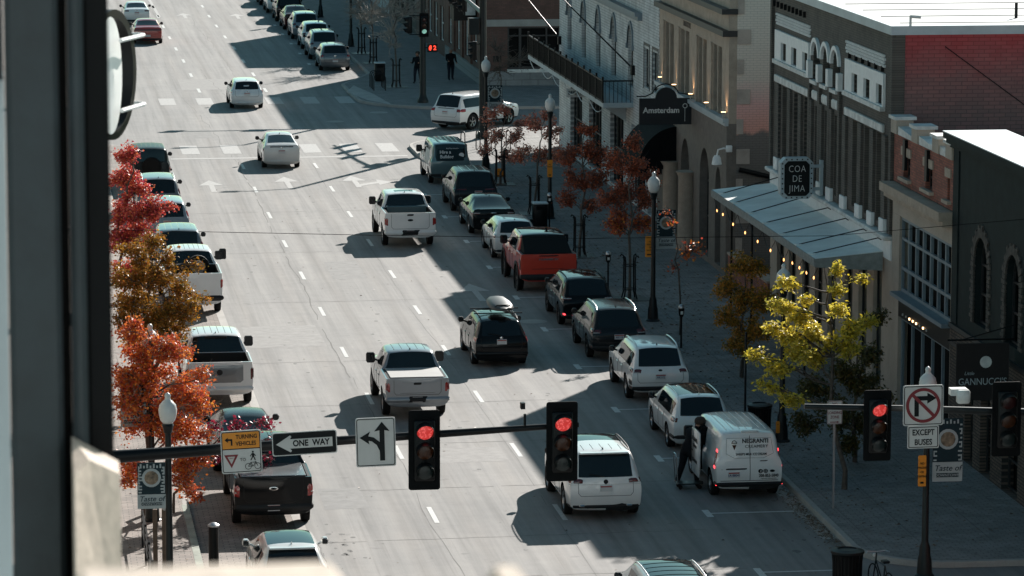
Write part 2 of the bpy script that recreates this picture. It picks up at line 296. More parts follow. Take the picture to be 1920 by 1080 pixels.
def archp(c,hw,z0,zs,rise,n=8):
    """opening with an arched head: c centre, hw half width, z0 sill, zs spring, rise"""
    return [(c-hw,z0),(c+hw,z0)]+[(c+hw*math.cos(R(180*k/n)),zs+rise*math.sin(R(180*k/n))) for k in range(n+1)]
_tx={}
def text(body,name,mat,parent,loc,size,rot=(90,0,0),ext=.002,off=0,sx=1,align='CENTER',shear=0,lab=None,space=1):
    cu=bpy.data.curves.new(name,'FONT'); cu.body=body; cu.size=size; cu.align_x=align; cu.align_y='CENTER'; cu.extrude=ext; cu.offset=off; cu.resolution_u=3; cu.shear=shear; cu.space_character=space
    t=bpy.data.objects.new('tmp',cu); COL.objects.link(t); dg=bpy.context.evaluated_depsgraph_get(); dg.update()
    me=bpy.data.meshes.new_from_object(t.evaluated_get(dg)); bpy.data.objects.remove(t)
    me.transform(Matrix.Diagonal((sx,1,1,1))); me.materials.clear(); me.materials.append(M[mat])
    o=bpy.data.objects.new(name,me); COL.objects.link(o); org=parent.get('_org') if parent is not None else None
    o.location=loc if org is None else tuple(a-b for a,b in zip(loc,org)); o.rotation_euler=tuple(R(a) for a in rot)
    if parent is not None: o.parent=parent
    return o
# ------------------------------------------------------------------ setting
def sheet(name,poly,z,mat,kind='structure'):
    o=MB(); tri=tessellate_polygon([[Vector((x,y,0)) for x,y in poly]]); o.add([(x,y,z) for x,y in poly],[tuple(t) for t in tri])
    return tag(o.build(name,mat),kind=kind)
sheet('ground',[(-900,-700),(900,-700),(900,1300),(-900,1300)],-.06,'ground')
sheet('road',[(-90,-30),(120,-30),(120,520),(-90,520)],0,'asphalt')
def corner(cx,cy,r,a0,a1,n=8): return [(cx+r*math.cos(R(a0+(a1-a0)*k/n)),cy+r*math.sin(R(a0+(a1-a0)*k/n))) for k in range(n+1)]
KX=20.95 # right kerb line
blk={ # block outlines, kerb line anticlockwise
 'right_near':[(120,90),]+[(120,183.6)]+[(26,183.6)]+corner(22.6,180.4,3.2,90,180)+[(19.4,177)]+[(20,173.6),(KX,171.5)]+corner(KX+2.2,91.6,2.2,180,270)+[(120,89.4)],
 'right_far':[(120,520),(KX,520),(KX,217)]+[(20.0,214.0),(18.9,211),(18.9,207)]+corner(24.5,203.4,5.6,180,270)[1:]+[(120,197.8)],
 'left_near':[(-90,82),(4.0,82)]+[(4.75,84)]+[(4.75,170)]+[(6,172.5),(7.3,174),(7.3,178)]+corner(2.3,178.6,5,0,90)+[(-90,183.6)],
 'left_far':[(-90,200)]+corner(3.6,203.6,3.6,270,360)+[(7.2,212),(5,217),(5,520),(-90,520)],
}
for nm,pl in blk.items():
    nice={'right_near':'pavement','right_far':'pavement','left_near':'pavement','left_far':'pavement'}[nm]
    area=sum(pl[i][0]*pl[(i+1)%len(pl)][1]-pl[(i+1)%len(pl)][0]*pl[i][1] for i in range(len(pl)))
    if area<0: pl=pl[::-1]
    n=len(pl); inner=[]
    for i in range(n):
        a,b,c=Vector(pl[i-1]),Vector(pl[i]),Vector(pl[(i+1)%n]); d1=(b-a).normalized(); d2=(c-b).normalized(); nn=Vector((-(d1+d2).y,(d1+d2).x)); nn=nn.normalized() if nn.length>1e-6 else Vector((-d1.y,d1.x)); inner.append(tuple(b+nn*.16))
    k=MB(); vs=[(x,y,-.03) for x,y in pl]+[(x,y,.125) for x,y in pl]+[(b[0]*.9+a[0]*.1,b[1]*.9+a[1]*.1,.15) for a,b in zip(inner,pl)]+[(x,y,.15) for x,y in inner]
    k.add(vs,[(i+o*n,(i+1)%n+o*n,(i+1)%n+(o+1)*n,i+(o+1)*n) for i in range(n) for o in range(3)]); tag(k.build('kerb','conc',smooth=40),kind='structure')
    sheet(nice,inner,.147,'paverL' if 'left' in nm else 'paver')
# concrete edge band along the left parking bay and its paved bay
sheet('parking_bay_paving',[(4.76,86),(7.36,86),(7.36,172.4),(5.99,172.4),(4.76,170)],.004,'paverL')
sheet('concrete_band',[(7.36,86),(7.62,86),(7.62,174),(7.36,174)],.005,'conc2')
sheet('gutter_strip',[(KX-.42,93),(KX-.005,93),(KX-.005,171),(KX-.42,171)],.004,'conc')
sheet('kerb_ramp',[at(663,160,.15)[:2],at(700,176,.15)[:2],at(735,196,.15)[:2],at(690,188,.15)[:2],at(650,172,.15)[:2]],.151,'conc2')
# road markings
mk=MB()
def rect(mb,x0,x1,y0,y1,z=.006): mb.add([(x0,y0,z),(x1,y0,z),(x1,y1,z),(x0,y1,z)],[(0,1,2,3)])
for i in range(-2,10):
    for x,y0 in ((11.045,97.17),(14.394,97.10)): rect(mk,x-.065,x+.065,y0+8.563*i-1.0,y0+8.563*i+1.0)
for px,py in [(373,170),(358,141),(344,114.5),(330,92),(318,71),(306,50),(296,31),(287,13),(497.5,169),(475,139.5),(456,114.5),(439,90),(422,69.5),(406,49),(392,30.5),(379.5,12)]:
    g=at(px,py); rect(mk,g.x-.08,g.x+.08,g.y-1.1,g.y+1.1)
for y in (89.5,96.44,103.9,111.5,119.1,126.6,133.7,141.2,148.3,155.7,163.0):
    rect(mk,18.12,18.30,y-.45,y+.45); rect(mk,18.30,20.55,y-.05,y+.05)
for y in (217.5,224.6,231.5,238.5,245.5,252.5): rect(mk,18.12,18.30,y-.45,y+.45); rect(mk,18.30,20.8,y-.05,y+.05)
for y in (218.6,): rect(mk,18.0,20.5,y-.05,y+.05)
tag(mk.build('road_marking','line',wn=False),kind='structure')
mk=MB()
for x in (8.95,10.9,12.8,14.7,16.64,18.4): rect(mk,x-.42,x+.42,179.3,182.9)
for x in (8.9,10.9,12.75,14.6,16.53,18.41): rect(mk,x-.42,x+.42,201.9,205.4)
rect(mk,7.9,19.0,177.3,177.75)
a,b=at(283,6),at(299,32); mk.add([(a.x-.1,a.y+6,.006),(a.x+.1,a.y+6,.006),(b.x+.1,b.y,.006),(b.x-.1,b.y,.006)],[(0,1,2,3)])
def arrow(mb,cx,cy,s=1.0,right=False):
    mb.prism([(cx-.09*s,cy-1.5*s),(cx+.09*s,cy-1.5*s),(cx+.09*s,cy+.3*s),(cx+.42*s,cy+.3*s),(cx,cy+1.7*s),(cx-.42*s,cy+.3*s),(cx-.09*s,cy+.3*s)],(.004,.006),'Z')
    if right: mb.prism([(cx+.09*s,cy-1.2*s),(cx+.75*s,cy-.5*s),(cx+.75*s,cy-1.0*s),(cx+1.25*s,cy-.2*s),(cx+.75*s,cy+.6*s),(cx+.75*s,cy+.0*s),(cx+.09*s,cy-.7*s)],(.004,.006),'Z')
for px,py,rt in ((397,350,0),(539,343,0),(666,341,1),(346,30,0),(445,31,0),(893,549,0)):
    g=at(px,py); arrow(mk,g.x,g.y,1.3,rt)
tag(mk.build('worn_road_marking','line_worn',wn=False),kind='structure')
# cracks and joints
ck=MB()
def crack(x0,y0,x1,y1,w=.018,j=.05,n=24):
    ps=[]; ox=0
    for i in range(n+1): t=i/n; ox=ox*.7+random.uniform(-j,j); ps.append((x0+(x1-x0)*t+ox*(abs(y1-y0)>abs(x1-x0)),y0+(y1-y0)*t+ox*(abs(y1-y0)<=abs(x1-x0))))
    hx,hy=((w,0) if abs(y1-y0)>abs(x1-x0) else (0,w*2.2))
    for i in range(n): 
        if random.random()<.12: continue
        a,b=ps[i],ps[i+1]; q=random.uniform(.5,1.1); ck.add([(a[0]-hx*q,a[1]-hy*q,.003),(a[0]+hx*q,a[1]+hy*q,.003),(b[0]+hx*q,b[1]+hy*q,.003),(b[0]-hx*q,b[1]-hy*q,.003)],[(0,1,2,3)])
crack(10.82,118,10.9,176,.022,.06,60); crack(10.95,88,10.85,118,.010,.05,30); crack(14.2,88,14.25,176,.008,.04,70)
for y in (89.7,94.2,100.5,106.8,113.2,121,133.5,146,158): crack(7.8,y,18,y+.3,.009,.03,50)
crack(10.9,176,9.9,206,.012,.08,30); crack(12.5,200,11.6,222,.014,.1,30); crack(13.6,208,12.9,262,.012,.08,60)
tag(ck.build('road_crack','crack',wn=False),kind='structure')
pt=MB(); pt2=MB()
for x0,x1,y0,y1 in ((8.3,9.5,98.2,101.0),(12.1,13.4,139,143.5),(15.2,16.4,168,171),(9.2,10.4,186,190)): pt.add([(x0,y0,.002),(x1,y0+.1,.002),(x1-.05,y1,.002),(x0+.04,y1-.1,.002)],[(0,1,2,3)])
for x0,x1,y0,y1 in ((11.3,14.0,104,106.2),(8.0,10.6,124,128.5),(15,17.8,86,88.5),(10,13,210,216)): pt2.add([(x0,y0,.002),(x1,y0+.1,.002),(x1-.05,y1,.002),(x0+.04,y1-.1,.002)],[(0,1,2,3)])
tag(pt.build('road_patch','patch',wn=False),kind='structure'); tag(pt2.build('road_patch','patch2',wn=False),kind='structure')
ol=MB(); rg=random.Random(11)
def blot(x,y,r,n=11):
    a0=rg.uniform(0,6); ol.prism([(x+r*rg.uniform(.55,1.1)*math.cos(a0+2*PI*k/n),y+1.6*r*rg.uniform(.55,1.1)*math.sin(a0+2*PI*k/n)) for k in range(n)],(.0022,.0028),'Z')
for i in range(70): blot(rg.choice((9.3,12.7,16.3))+rg.gauss(0,.25),rg.uniform(88,175),rg.uniform(.02,.09))
for y in (92,99.5,106.5,114.5,122.5,129.5,136.5,144,151.5,159):
    for q in range(4): blot(19.7+rg.gauss(0,.3),y+rg.gauss(0,1.2),rg.uniform(.04,.16))
for i in range(26): blot(rg.gauss(8.35,.28),rg.gauss(93.5,1.3),rg.uniform(.02,.10))
tag(ol.build('oil_stain','oil',wn=False),kind='structure')
mh=MB()
for px,py in ((628,228),(710,211),(1000,603),(713,440)):
    g=at(px,py); mh.prism(circ(g.x,g.y,.48,20),(.0035,.0055),'Z')
tag(mh.build('manhole_cover','conc'),kind='structure')
jt=MB()
for i in range(28): y=93+i*3.0; rect(jt,21.12,26.4,y-.012,y+.012,.150)
for x in (21.55,22.75,24.6): rect(jt,x-.01,x+.01,91.8,176,.1505)
for i in range(9): y=87+i*3.0; rect(jt,-2,4.55,y-.012,y+.012,.150)
tag(jt.build('pavement_joint','joint',wn=False),kind='structure')
# fallen leaves: gutter drift and a scatter on the pavement and the road
lf=MB()
def fleaf(x,y,z,s):
    a=random.uniform(0,2*PI); t=random.uniform(0,.5); ca,sa=math.cos(a)*s,math.sin(a)*s
    lf.add([(x-ca,y-sa,z+.004),(x+sa*.5,y-ca*.5,z+.006+t*s),(x+ca,y+sa,z+.005),(x-sa*.5,y+ca*.5,z+.008+t*s*.4)],[(0,1,2,3)])
for i in range(1100):
    y=random.triangular(90.5,101,94.5); fleaf(20.9-abs(random.gauss(0,.22)),y,.006,random.uniform(.02,.05))
for i in range(1500):
    y=random.uniform(91,172); fleaf(random.choice((random.uniform(21.2,26.3),random.gauss(22.2,.8))),y,.15,random.uniform(.03,.07))
for i in range(500):
    y=random.uniform(120,150); fleaf(random.gauss(23.6,1.1),y,.15,random.uniform(.04,.08))
for i in range(260): fleaf(random.uniform(7.8,20.8),random.uniform(88,172),.006,random.uniform(.02,.05))
for i in range(250): fleaf(random.uniform(20.2,20.9),random.uniform(100,172),.006,random.uniform(.02,.05))
for i in range(300): fleaf(random.uniform(1,4.6),random.uniform(86,120),.15,random.uniform(.03,.06))
tag(lf.build('fallen_leaves','lf_dead',wn=False),kind='stuff')
# ------------------------------------------------------------------ vehicles
TAGS=['body','windshield','rear_window','side_window','roof_panel','cladding','wheel_well','bed_cover','bed_liner','door_frame']
TM={'windshield':'carglass','rear_window':'carglass','side_window':'carglass','roof_panel':'carglass','cladding':'clad','wheel_well':'arch','bed_cover':'clad','bed_liner':'clad'}
def cage(k):
    """k: dict of dimensions -> stations of 10 points, tag rule"""
    L,W,H,c,zb,zh=k['L'],k['W']/2,k['H'],k['c'],k['zb'],k['zh']; ty=k['ty']; wt=k.get('wt',.80)*W
    def low(y,s=1.0,dz=0,rows=None,zc=None):
        z5=zb+dz; return [(0,y,zc or c),(.84*W*s,y,zc or c),(.965*W*s,y,(zc or c)+.14),(W*s,y,c+(z5-c)*.55),(.985*W*s,y,z5-.13),(.93*W*s,y,z5)]
    def up(y,z,wr,e=0): return [(wr,y,z-.13+e),(wr-.10,y,z-.035+e*.3),(wr*.5,y,z),(0,y,z+.012)]
    def dk(y,z,s=1.0): return [(.88*W*s,y,z+.01),(.78*W*s,y,z+.025),(.4*W*s,y,z+.035),(0,y,z+.04)]
    st=[];nm=[]
    def S(name,lo,u): nm.append(name); st.append(lo+u)
    rz=k.get('rz',zb)  # rear window base
    if ty in('suv','van','jeep'):
        yr=k['yr']; wr=wt; ru=k.get('ru',.10)
        lo=low(0,k.get('rs',.955)); off=[0,.10,.03,-.01,.02,ru*.9]; lo=[(p[0],p[1]+o,p[2]) for p,o in zip(lo,off)]
        lo[5]=(.9*W*k.get('rs',.955),lo[5][1],rz); lo[4]=(lo[4][0],lo[4][1],rz-.14)
        S('rear',lo,[(.85*W*k.get('rs',.955),ru,rz+.02),(.76*W*k.get('rs',.955),ru,rz+.03),(.4*W,ru-.03,rz+.03),(0,ru-.035,rz+.03)])
        S('rroof',low(max(.35,yr)*1.0),up(yr,H-.03,wr*.97,-.0)); S('dp',low(yr+k.get('dp',.3)),up(yr+k.get('dp',.3),H,wr))
        S('b',low(yr+(k['yf']-yr)*.55),up(yr+(k['yf']-yr)*.55,H+.012,wr)); S('froof',low(k['yf']),up(k['yf'],H-.01,wr*.97))
        S('cowl',low(k['yc'],1,-.02),dk(k['yc'],zh+.06)); S('hood',low(L-.45,.97,-.06),dk(L-.45,zh-.06,.97)); 
        lo=low(L,.90,-.2); lo[1]=(lo[1][0],L-.08,lo[1][2]); S('nose',lo,dk(L-.05,zh-.26,.86))
    elif ty=='sedan':
        zd=k['zd']; dl=k['dl']; yr=k['yr']
        lo=low(0,.93,zd-zb-.02); off=[0,.12,.04,0,.02,.05]; lo=[(p[0],p[1]+o,p[2]) for p,o in zip(lo,off)]
        S('rear',lo,dk(.06,zd-.02,.92)); S('deck',low(dl),dk(dl,zd,1)); S('rroof',low(yr),up(yr,H-.03,wt*.96)); S('dp',low(yr+.25),up(yr+.25,H,wt))
        S('b',low((yr+k['yf'])/2),up((yr+k['yf'])/2,H+.02,wt)); S('froof',low(k['yf']),up(k['yf'],H-.01,wt*.97)); S('cowl',low(k['yc'],1,-.02),dk(k['yc'],zh+.05)); S('hood',low(L-.45,.97,-.08),dk(L-.45,zh-.05,.96))
        S('nose',low(L,.88,-.22),dk(L-.05,zh-.24,.84))
    elif ty=='pickup':
        zr=k['zr']; bl=k['bl']; fl=k.get('fl',zr-.52); yr=bl+.22
        def bed(y,z,wi=.0): return [(.93*W,y,zr+.005),(.86*W,y,zr+.006),(.855*W,y,z),(0,y,z)]
        def lob(y,s=1.): 
            l=low(y,s); l[4]=(l[4][0],y,zr-.13); l[5]=(.97*W*s,y,zr); return l
        S('rear',lob(0,.985),[(.93*W,.0,zr+.005),(.86*W,0,zr+.006),(.5*W,0,zr+.006),(0,0,zr+.006)])
        S('gate',lob(.07),[(.93*W,.07,zr+.005),(.86*W,.07,zr+.006),(.5*W,.07,zr+.006),(0,.07,zr+.006)])
        S('bed0',lob(.075),bed(.075,fl)); S('bed1',lob(bl-.02),bed(bl-.02,fl)); S('wall',lob(bl),[(.93*W,bl,zr+.005),(.86*W,bl,zr+.006),(.5*W,bl,zr+.006),(0,bl,zr+.006)])
        S('cabb',lob(bl+.05),[(.90*W,bl+.05,zr+.01),(.82*W,bl+.04,zr+.02),(.4*W,bl+.04,zr+.02),(0,bl+.04,zr+.02)])
        S('rroof',low(yr),up(yr,H-.03,wt*.97)); S('dp',low(yr+.18),up(yr+.18,H,wt)); S('b',low((yr+k['yf'])/2),up((yr+k['yf'])/2,H+.01,wt)); S('froof',low(k['yf']),up(k['yf'],H-.01,wt*.97))
        S('cowl',low(k['yc']),dk(k['yc'],zh+.05)); S('hood',low(L-.3,.985,-.02),dk(L-.3,zh,.99)); S('nose',low(L,.93,-.12),dk(L-.03,zh-.16,.92))
    return nm,st
def surf_hit(bvh,o,d):
    h=bvh.ray_cast(Vector(o),Vector(d).normalized()); return h[0],h[1]
class Car: pass
def car(label,k,pos,heading=0,name='parked_car',cat='car',group=None,pm='pt_white',opt=()):
    """builds one vehicle: base origin on the ground below the middle of its tail, nose along +Y"""
    k=dict(k); k.setdefault('yr',k.get('bl',0)+.22); W=k['W']/2; ty=k['ty']; L=k['L']; root=empty(name,label,cat,pos,heading,group)
    nm,st=cage(k); ns=len(st); bm=bmesh.new(); cr=bm.edges.layers.float.new('crease_edge'); V={}
    def vert(i,j,s):
        x,y,z=st[i][j]
        if j in(0,9): s=1
        if (i,j,s) not in V: V[(i,j,s)]=bm.verts.new((x*s,y,z))
        return V[(i,j,s)]
    gl={'suv':1,'van':1,'jeep':1,'sedan':1,'pickup':1}
    def tagof(a,b,j):
        if j in(7,8):
            if b=='rroof' : return 0 if 'norear' in opt else 2
            if a=='froof': return 1
            if 'sunroof' in opt and a in ('b',) : return 4
            if 'glassroof' in opt and a in('dp','b'): return 4
            if a=='bed0' or b=='bed1' or (a=='gate' and ty=='pickup') or (a=='bed1'): return 7 if 'cover' in opt else 8
            if 'darkroof' in opt and b in('b','froof','dp'): return 4
        if j==6 and a in('gate','bed0','bed1') : return 7 if 'cover' in opt else 8
        if j==5 and ((a=='dp' and not ('nosideback' in opt)) or (a=='b')): return 3
        if j==5 and a=='rroof' and ty in('suv',) and k['L']>4.2 and 'nosideback' not in opt: return 3
        if j in(0,1) and ('clad' in opt): return 5
        return 0
    for i in range(ns-1):
        for j in range(9):
            for s in(1,-1):
                q=[vert(i,j,s),vert(i+1,j,s),vert(i+1,j+1,s),vert(i,j+1,s)]; u=[]
                for v in q:
                    if v not in u: u.append(v)
                if s<0: u.reverse()
                try: f=bm.faces.new(u)
                except ValueError: continue
                f.material_index=tagof(nm[i],nm[i+1],j)
    for i,fl in((0,0),(ns-1,1)):
        def inn(j,x): 
            p=st[i][j]; key=(i,'c',j,x)
            if key not in V: V[key]=bm.verts.new((x*st[i][8][0],p[1]-(0.015 if not fl else -.05),p[2]))
            return V[key]
        for s in(1,-1):
            F=[[vert(i,0,s),vert(i,1,s),vert(i,2,s),inn(2,s),inn(2,0)]]
            for j in(2,3): F.append([vert(i,j,s),vert(i,j+1,s),inn(j+1,s),inn(j,s)]); F.append([inn(j,s),inn(j+1,s),inn(j+1,0),inn(j,0)])
            F.append([vert(i,4,s),vert(i,5,s),vert(i,6,s),vert(i,7,s),vert(i,8,s),inn(4,s)]); F.append([inn(4,s),vert(i,8,s),vert(i,9,s),inn(4,0)])
            for q in F: 
                if (s>0)==bool(fl): q=q[::-1]
                f=bm.faces.new(q); 
                if 'clad' in opt and q in F[:1]: f.material_index=5
    bmesh.ops.recalc_face_normals(bm,faces=bm.faces)
    def crease(i,j,s,i2,j2,v):
        a,b=V.get((i,j,s)),V.get((i2,j2,s if j2 not in(0,9) else 1))
        if a and b:
            e=bm.edges.get((a,b)); 
            if e: e[cr]=v
    boxy=k.get('boxy',.35)
    for s in(1,-1):
        for j in range(9): 
            crease(0,j if j not in(0,) else 0,s if j not in(0,9) else 1,0,j+1,max(boxy,.55))
        for i in range(ns-1):
            crease(i,5,s,i+1,5,.5); crease(i,4,s,i+1,4,boxy*.6); crease(i,7,s,i+1,7,boxy); crease(i,2,s,i+1,2,.5)
        for i in range(ns):
            if nm[i] in('rroof','froof','cowl','dp'): 
                for j in(5,6,7,8): crease(i,j,s,i,j+1,.45 if nm[i]!='dp' else .6)
            if nm[i] in('gate','bed0','bed1','wall','cabb') or (ty=='pickup' and nm[i]=='rear'):
                for j in(4,5,6,7,8): crease(i,j,s,i,j+1,1)
        if ty=='pickup':
            for i in range(0,5):
                for j in(5,6,7,8): crease(i,j,s,i+1,j,1)
    me=bpy.data.meshes.new('cage'); bm.to_mesh(me); bm.free()
    ob=bpy.data.objects.new('cage',me); COL.objects.link(ob)
    for t in TAGS: me.materials.append(M[TM.get(t,pm)])
    sb=ob.modifiers.new('s','SUBSURF'); sb.levels=2; sb.render_levels=2
    wr_=k['r']; ax=(k['ya'],k['yb']); wx=W-.005
    cm=MB()
    for y in ax:
        for s in(1,-1): cm.lathe([(wr_+.065,min(s*(W-.30),s*(W+.25))),(wr_+.065,max(s*(W-.30),s*(W+.25)))],(0,y,wr_+.01),28,'X')
    cut=cm.build('cut','arch'); cut.data.materials.clear()
    for t in TAGS: cut.data.materials.append(M[TM.get(t,pm)])
    for p in cut.data.polygons: p.material_index=6
    bo=ob.modifiers.new('b','BOOLEAN'); bo.object=cut; bo.operation='DIFFERENCE'; bo.solver='EXACT'
    dg=bpy.context.evaluated_depsgraph_get(); dg.update(); ev=bpy.data.meshes.new_from_object(ob.evaluated_get(dg))
    bpy.data.objects.remove(ob); bpy.data.objects.remove(cut)
    full=bmesh.new(); full.from_mesh(ev); bvh=BVHTree.FromBMesh(full); mats=[M[TM.get(t,pm)] for t in TAGS]
    used={f.material_index for f in full.faces}
    def piece(nm_,sel,mat):
        b2=full.copy(); dl=[f for f in b2.faces if not sel(f)]; bmesh.ops.delete(b2,geom=dl,context='FACES')
        if not b2.faces: b2.free(); return None
        mm=bpy.data.meshes.new(nm_)
        for f in b2.faces: f.material_index=1 if f.material_index==6 else 0; f.smooth=True
        b2.to_mesh(mm); b2.free(); mm.materials.append(mat)
        if nm_=='body': mm.materials.append(M['arch'])
        mm.set_sharp_from_angle(angle=R(38)); o=bpy.data.objects.new(nm_,mm); COL.objects.link(o); o.parent=root; return o
    piece('body',lambda f:f.material_index in(0,6),mats[0])
    for i,t in enumerate(TAGS):
        if i not in used or i in(0,6): continue
        if t=='side_window':
            for s in(1,-1): piece(t,lambda f:f.material_index==i and f.calc_center_median().x*s>0,mats[i])
        else: piece(t,lambda f:f.material_index==i,mats[i])
    full.free()
    C=Car(); C.root=root;C.k=k;C.W=W
    def rear(x,z,off=.006):
        h=bvh.ray_cast(Vector((x,-3,z)),Vector((0,1,0))); return (h[0]-Vector((0,off,0))) if h[0] is not None else Vector((x,.05,z))
    def side(y,z,s,off=.006):
        h=bvh.ray_cast(Vector((s*3,y,z)),Vector((-s,0,0))); return (h[0]+Vector((s*off,0,0))) if h[0] is not None else Vector((s*W,y,z))
    def top(x,y,off=.006):
        h=bvh.ray_cast(Vector((x,y,4)),Vector((0,0,-1))); return (h[0]+Vector((0,0,off))) if h[0] is not None else Vector((x,y,1))
    def wrap(a,z,off=.008):
        d=Vector((math.sin(R(a)),-math.cos(R(a)),0)); o=Vector((0,1.0,z)); h=bvh.ray_cast(o+d*3,-d)
        return (h[0]+d*off) if h[0] is not None else o+d
    C.rear,C.side,C.top,C.wrap=rear,side,top,wrap
    def patch(name,fn,u0,u1,v0,v1,mat,th=.02,nu=6,nv=4,parent=root,taper=0,sh=0):
        mb=MB(); A=[];B=[]
        for b_ in range(nv+1):
            for a_ in range(nu+1):
                v=v0+(v1-v0)*b_/nv; t=b_/nv; ua=u0+(u1-u0)*(taper*(1-t) if taper>0 else 0); ub=u1-(u1-u0)*(-taper*(1-t) if taper<0 else 0)
                u=ua+(ub-ua)*a_/nu; edge=a_ in(0,nu) or b_ in(0,nv)
                A.append(fn(u,v+sh*a_/nu,-.01 if edge else th)); 
        nn=nu+1; mb.add(A,[(b_*nn+a_,b_*nn+a_+1,(b_+1)*nn+a_+1,(b_+1)*nn+a_) for b_ in range(nv) for a_ in range(nu)])
        return mb.build(name,mat,parent,smooth=50,wn=False)
    C.patch=patch
    def line(mb,pts,fn,r=.006,n=14,cl=False):
        ps=[]
        for (a,b),(c_,d) in zip(pts[:-1],pts[1:]):
            for q in range(n): t=q/n; ps.append(fn(a+(c_-a)*t,b+(d-b)*t,0))
        ps.append(fn(*pts[-1],0)); mb.tube(ps,r,4,False)
    C.line=line
    def loc(name,mat,f,parent=root,smooth=None): mb=MB(); f(mb); return mb.build(name,mat,parent,smooth=smooth)
    C.loc=loc
    # wheels
    wheels(C,opt,ax,wr_)
    # mirrors
    my=k.get('my',k['yc']-.55); mz=k['zb']+.10; big=.09 if ty in('pickup','van') else 0
    for s in(1,-1):
        e=side(my,mz-.06,s,0); mb=MB(); x0=e.x+s*.045; x1=e.x+s*(.225+big)
        mb.box(min(x0,x1),max(x0,x1),my-.06,my+.12,mz-.06-big*.6,mz+.11+big,b=.05); mb.tube([(e.x-s*.03,my+.03,mz-.05),(x0+s*.04,my+.03,mz)],.03,6)
        o=mb.build('side_mirror','clad' if 'bodymirror' not in opt else pm,root,smooth=50)
        mg=MB(); mg.box(min(x0,x1)+.025,max(x0,x1)-.025,my-.064,my-.058,mz-.035-big*.6,mz+.085+big); mg.build('mirror_glass','carglass',o)
    # door seams + handles
    y1=k.get('d1',k['ya']+wr_+.25 if ty!='van' else 2.0); y2=k['yc']-.45; ym=(y1+y2)/2; zlo=k['c']+.22; zt=k['zb']-.05
    for s in(1,-1):
        mb=MB(); f=lambda a,b,c_,s=s: side(a,b,s,.0)
        for yy in (y1,ym,y2): line(mb,[(yy,zlo),(yy,zt)],f,.007)
        line(mb,[(y1,zlo),(y2,zlo)],f,.007)
        mb.build('door_gap','seam',root,wn=False)
    for s in(1,-1):
        for yy in(y1+.16,ym+.16):
            p=side(yy,k['zb']-.17,s,0); MB().box(p.x-.02,p.x+.02,yy-.10,yy+.10,p.z-.018,p.z+.018,b=.01).build('door_handle',pm if 'chromeh' not in opt else 'chrome',root)
    return C
_wh={}
def wheels(C,opt,ax,r):
    key=(round(r,2),'dw' in opt)
    if key not in _wh:
        wd=.22; h=MB().lathe([(r*.62,-wd/2+.015),(r*.66,-wd/2),(r*.93,-wd/2),(r,-wd/2+.03),(r*1.0,wd/2-.03),(r*.93,wd/2),(r*.66,wd/2),(r*.62,wd/2-.015)],n=28,axis='X',cap=False)
        h2=MB(); 
        for k in range(5):
            for dq in(-.13,.13):
                a=2*PI*k/5+dq; h2.add([(wd/2-.045,math.cos(a-.09)*r*.12,math.sin(a-.09)*r*.12),(wd/2-.045,math.cos(a+.09)*r*.12,math.sin(a+.09)*r*.12),(wd/2-.02,math.cos(a+.075)*r*.62,math.sin(a+.075)*r*.62),(wd/2-.02,math.cos(a-.075)*r*.62,math.sin(a-.075)*r*.62)],[(0,1,2,3)])
        h2.lathe([(r*.57,wd/2-.05),(r*.64,wd/2-.008),(r*.67,wd/2-.02)],n=28,axis='X',cap=False); h2.lathe([(r*.16,wd/2-.06),(r*.14,wd/2-.02),(.001,wd/2-.015)],n=12,axis='X',cap=False)
        h3=MB().lathe([(r*.6,wd/2-.09),(.001,wd/2-.09)],n=20,axis='X',cap=False)
        _wh[key]=(h,h2,h3,{})
    h,h2,h3,cache=_wh[key]
    for y in ax:
        for s in(1,-1):
            if 'o' not in cache:
                o=h.build('wheel','tyre',C.root,smooth=40); a=h2.build('rim','rimd' if key[1] else 'rim',o,smooth=30,wn=False); b=h3.build('brake_disc','arch',o,wn=False); cache['o']=o
            else:
                src=cache['o']; o=src.copy(); COL.objects.link(o); o.parent=C.root
                for ch in src.children: q=ch.copy(); COL.objects.link(q); q.parent=o
            o.location=(s*(C.W-.125),y,r-.005); o.rotation_euler=(random.uniform(0,6),0,0) if s>0 else (random.uniform(0,6),0,PI)
def platebox(C,z,x=0,w=.31,h=.155,txt=None):
    p=C.rear(x,z,0); y=min(p.y,C.rear(x,z+.06,0).y,C.rear(x,z-.06,0).y)-.02
    o=MB().box(x-w/2,x+w/2,y-.012,y+.05,z-h/2,z+h/2).build('number_plate','plate',C.root)
    MB().box(x-w/2+.01,x+w/2-.01,y-.015,y-.01,z+h*.22,z+h*.42).build('plate_strip','plate_red',o)
    if txt: text(txt,'plate_number','plate_blue',o,(x,y-.017,z-.015),.085,ext=.001,off=.002)
    return o
def antenna(C,y=None,mat='clad'):
    y=y if y else C.k['yr']+.22; p=C.top(0,y,0); MB().add([(-.02,y-.06,p.z-.01),(.02,y-.06,p.z-.01),(.02,y+.10,p.z-.01),(-.02,y+.10,p.z-.01),(0,y-.05,p.z+.07),(0,y+.02,p.z+.02)],[(0,1,4),(1,2,5,4),(2,3,5),(3,0,4,5)]).build('antenna',mat,C.root,wn=False)
def rails(C,mat='steel',y0=None,y1=None,x=None,h=.07,r=.018):
    y0=y0 or C.k['yr']+.12; y1=y1 or C.k['yf']+.05; x=x or C.k.get('wt',.8)*C.W-.10
    for s in(1,-1):
        ps=[]
        for q in range(9): t=q/8; y=y0+(y1-y0)*t; p=C.top(s*x,y,0); ps.append((s*x,y,p.z+h*(math.sin(PI*t)**.35 if 0<t<1 else -.2)))
        MB().tube(ps,r,6).build('roof_rail',mat,C.root,smooth=60)
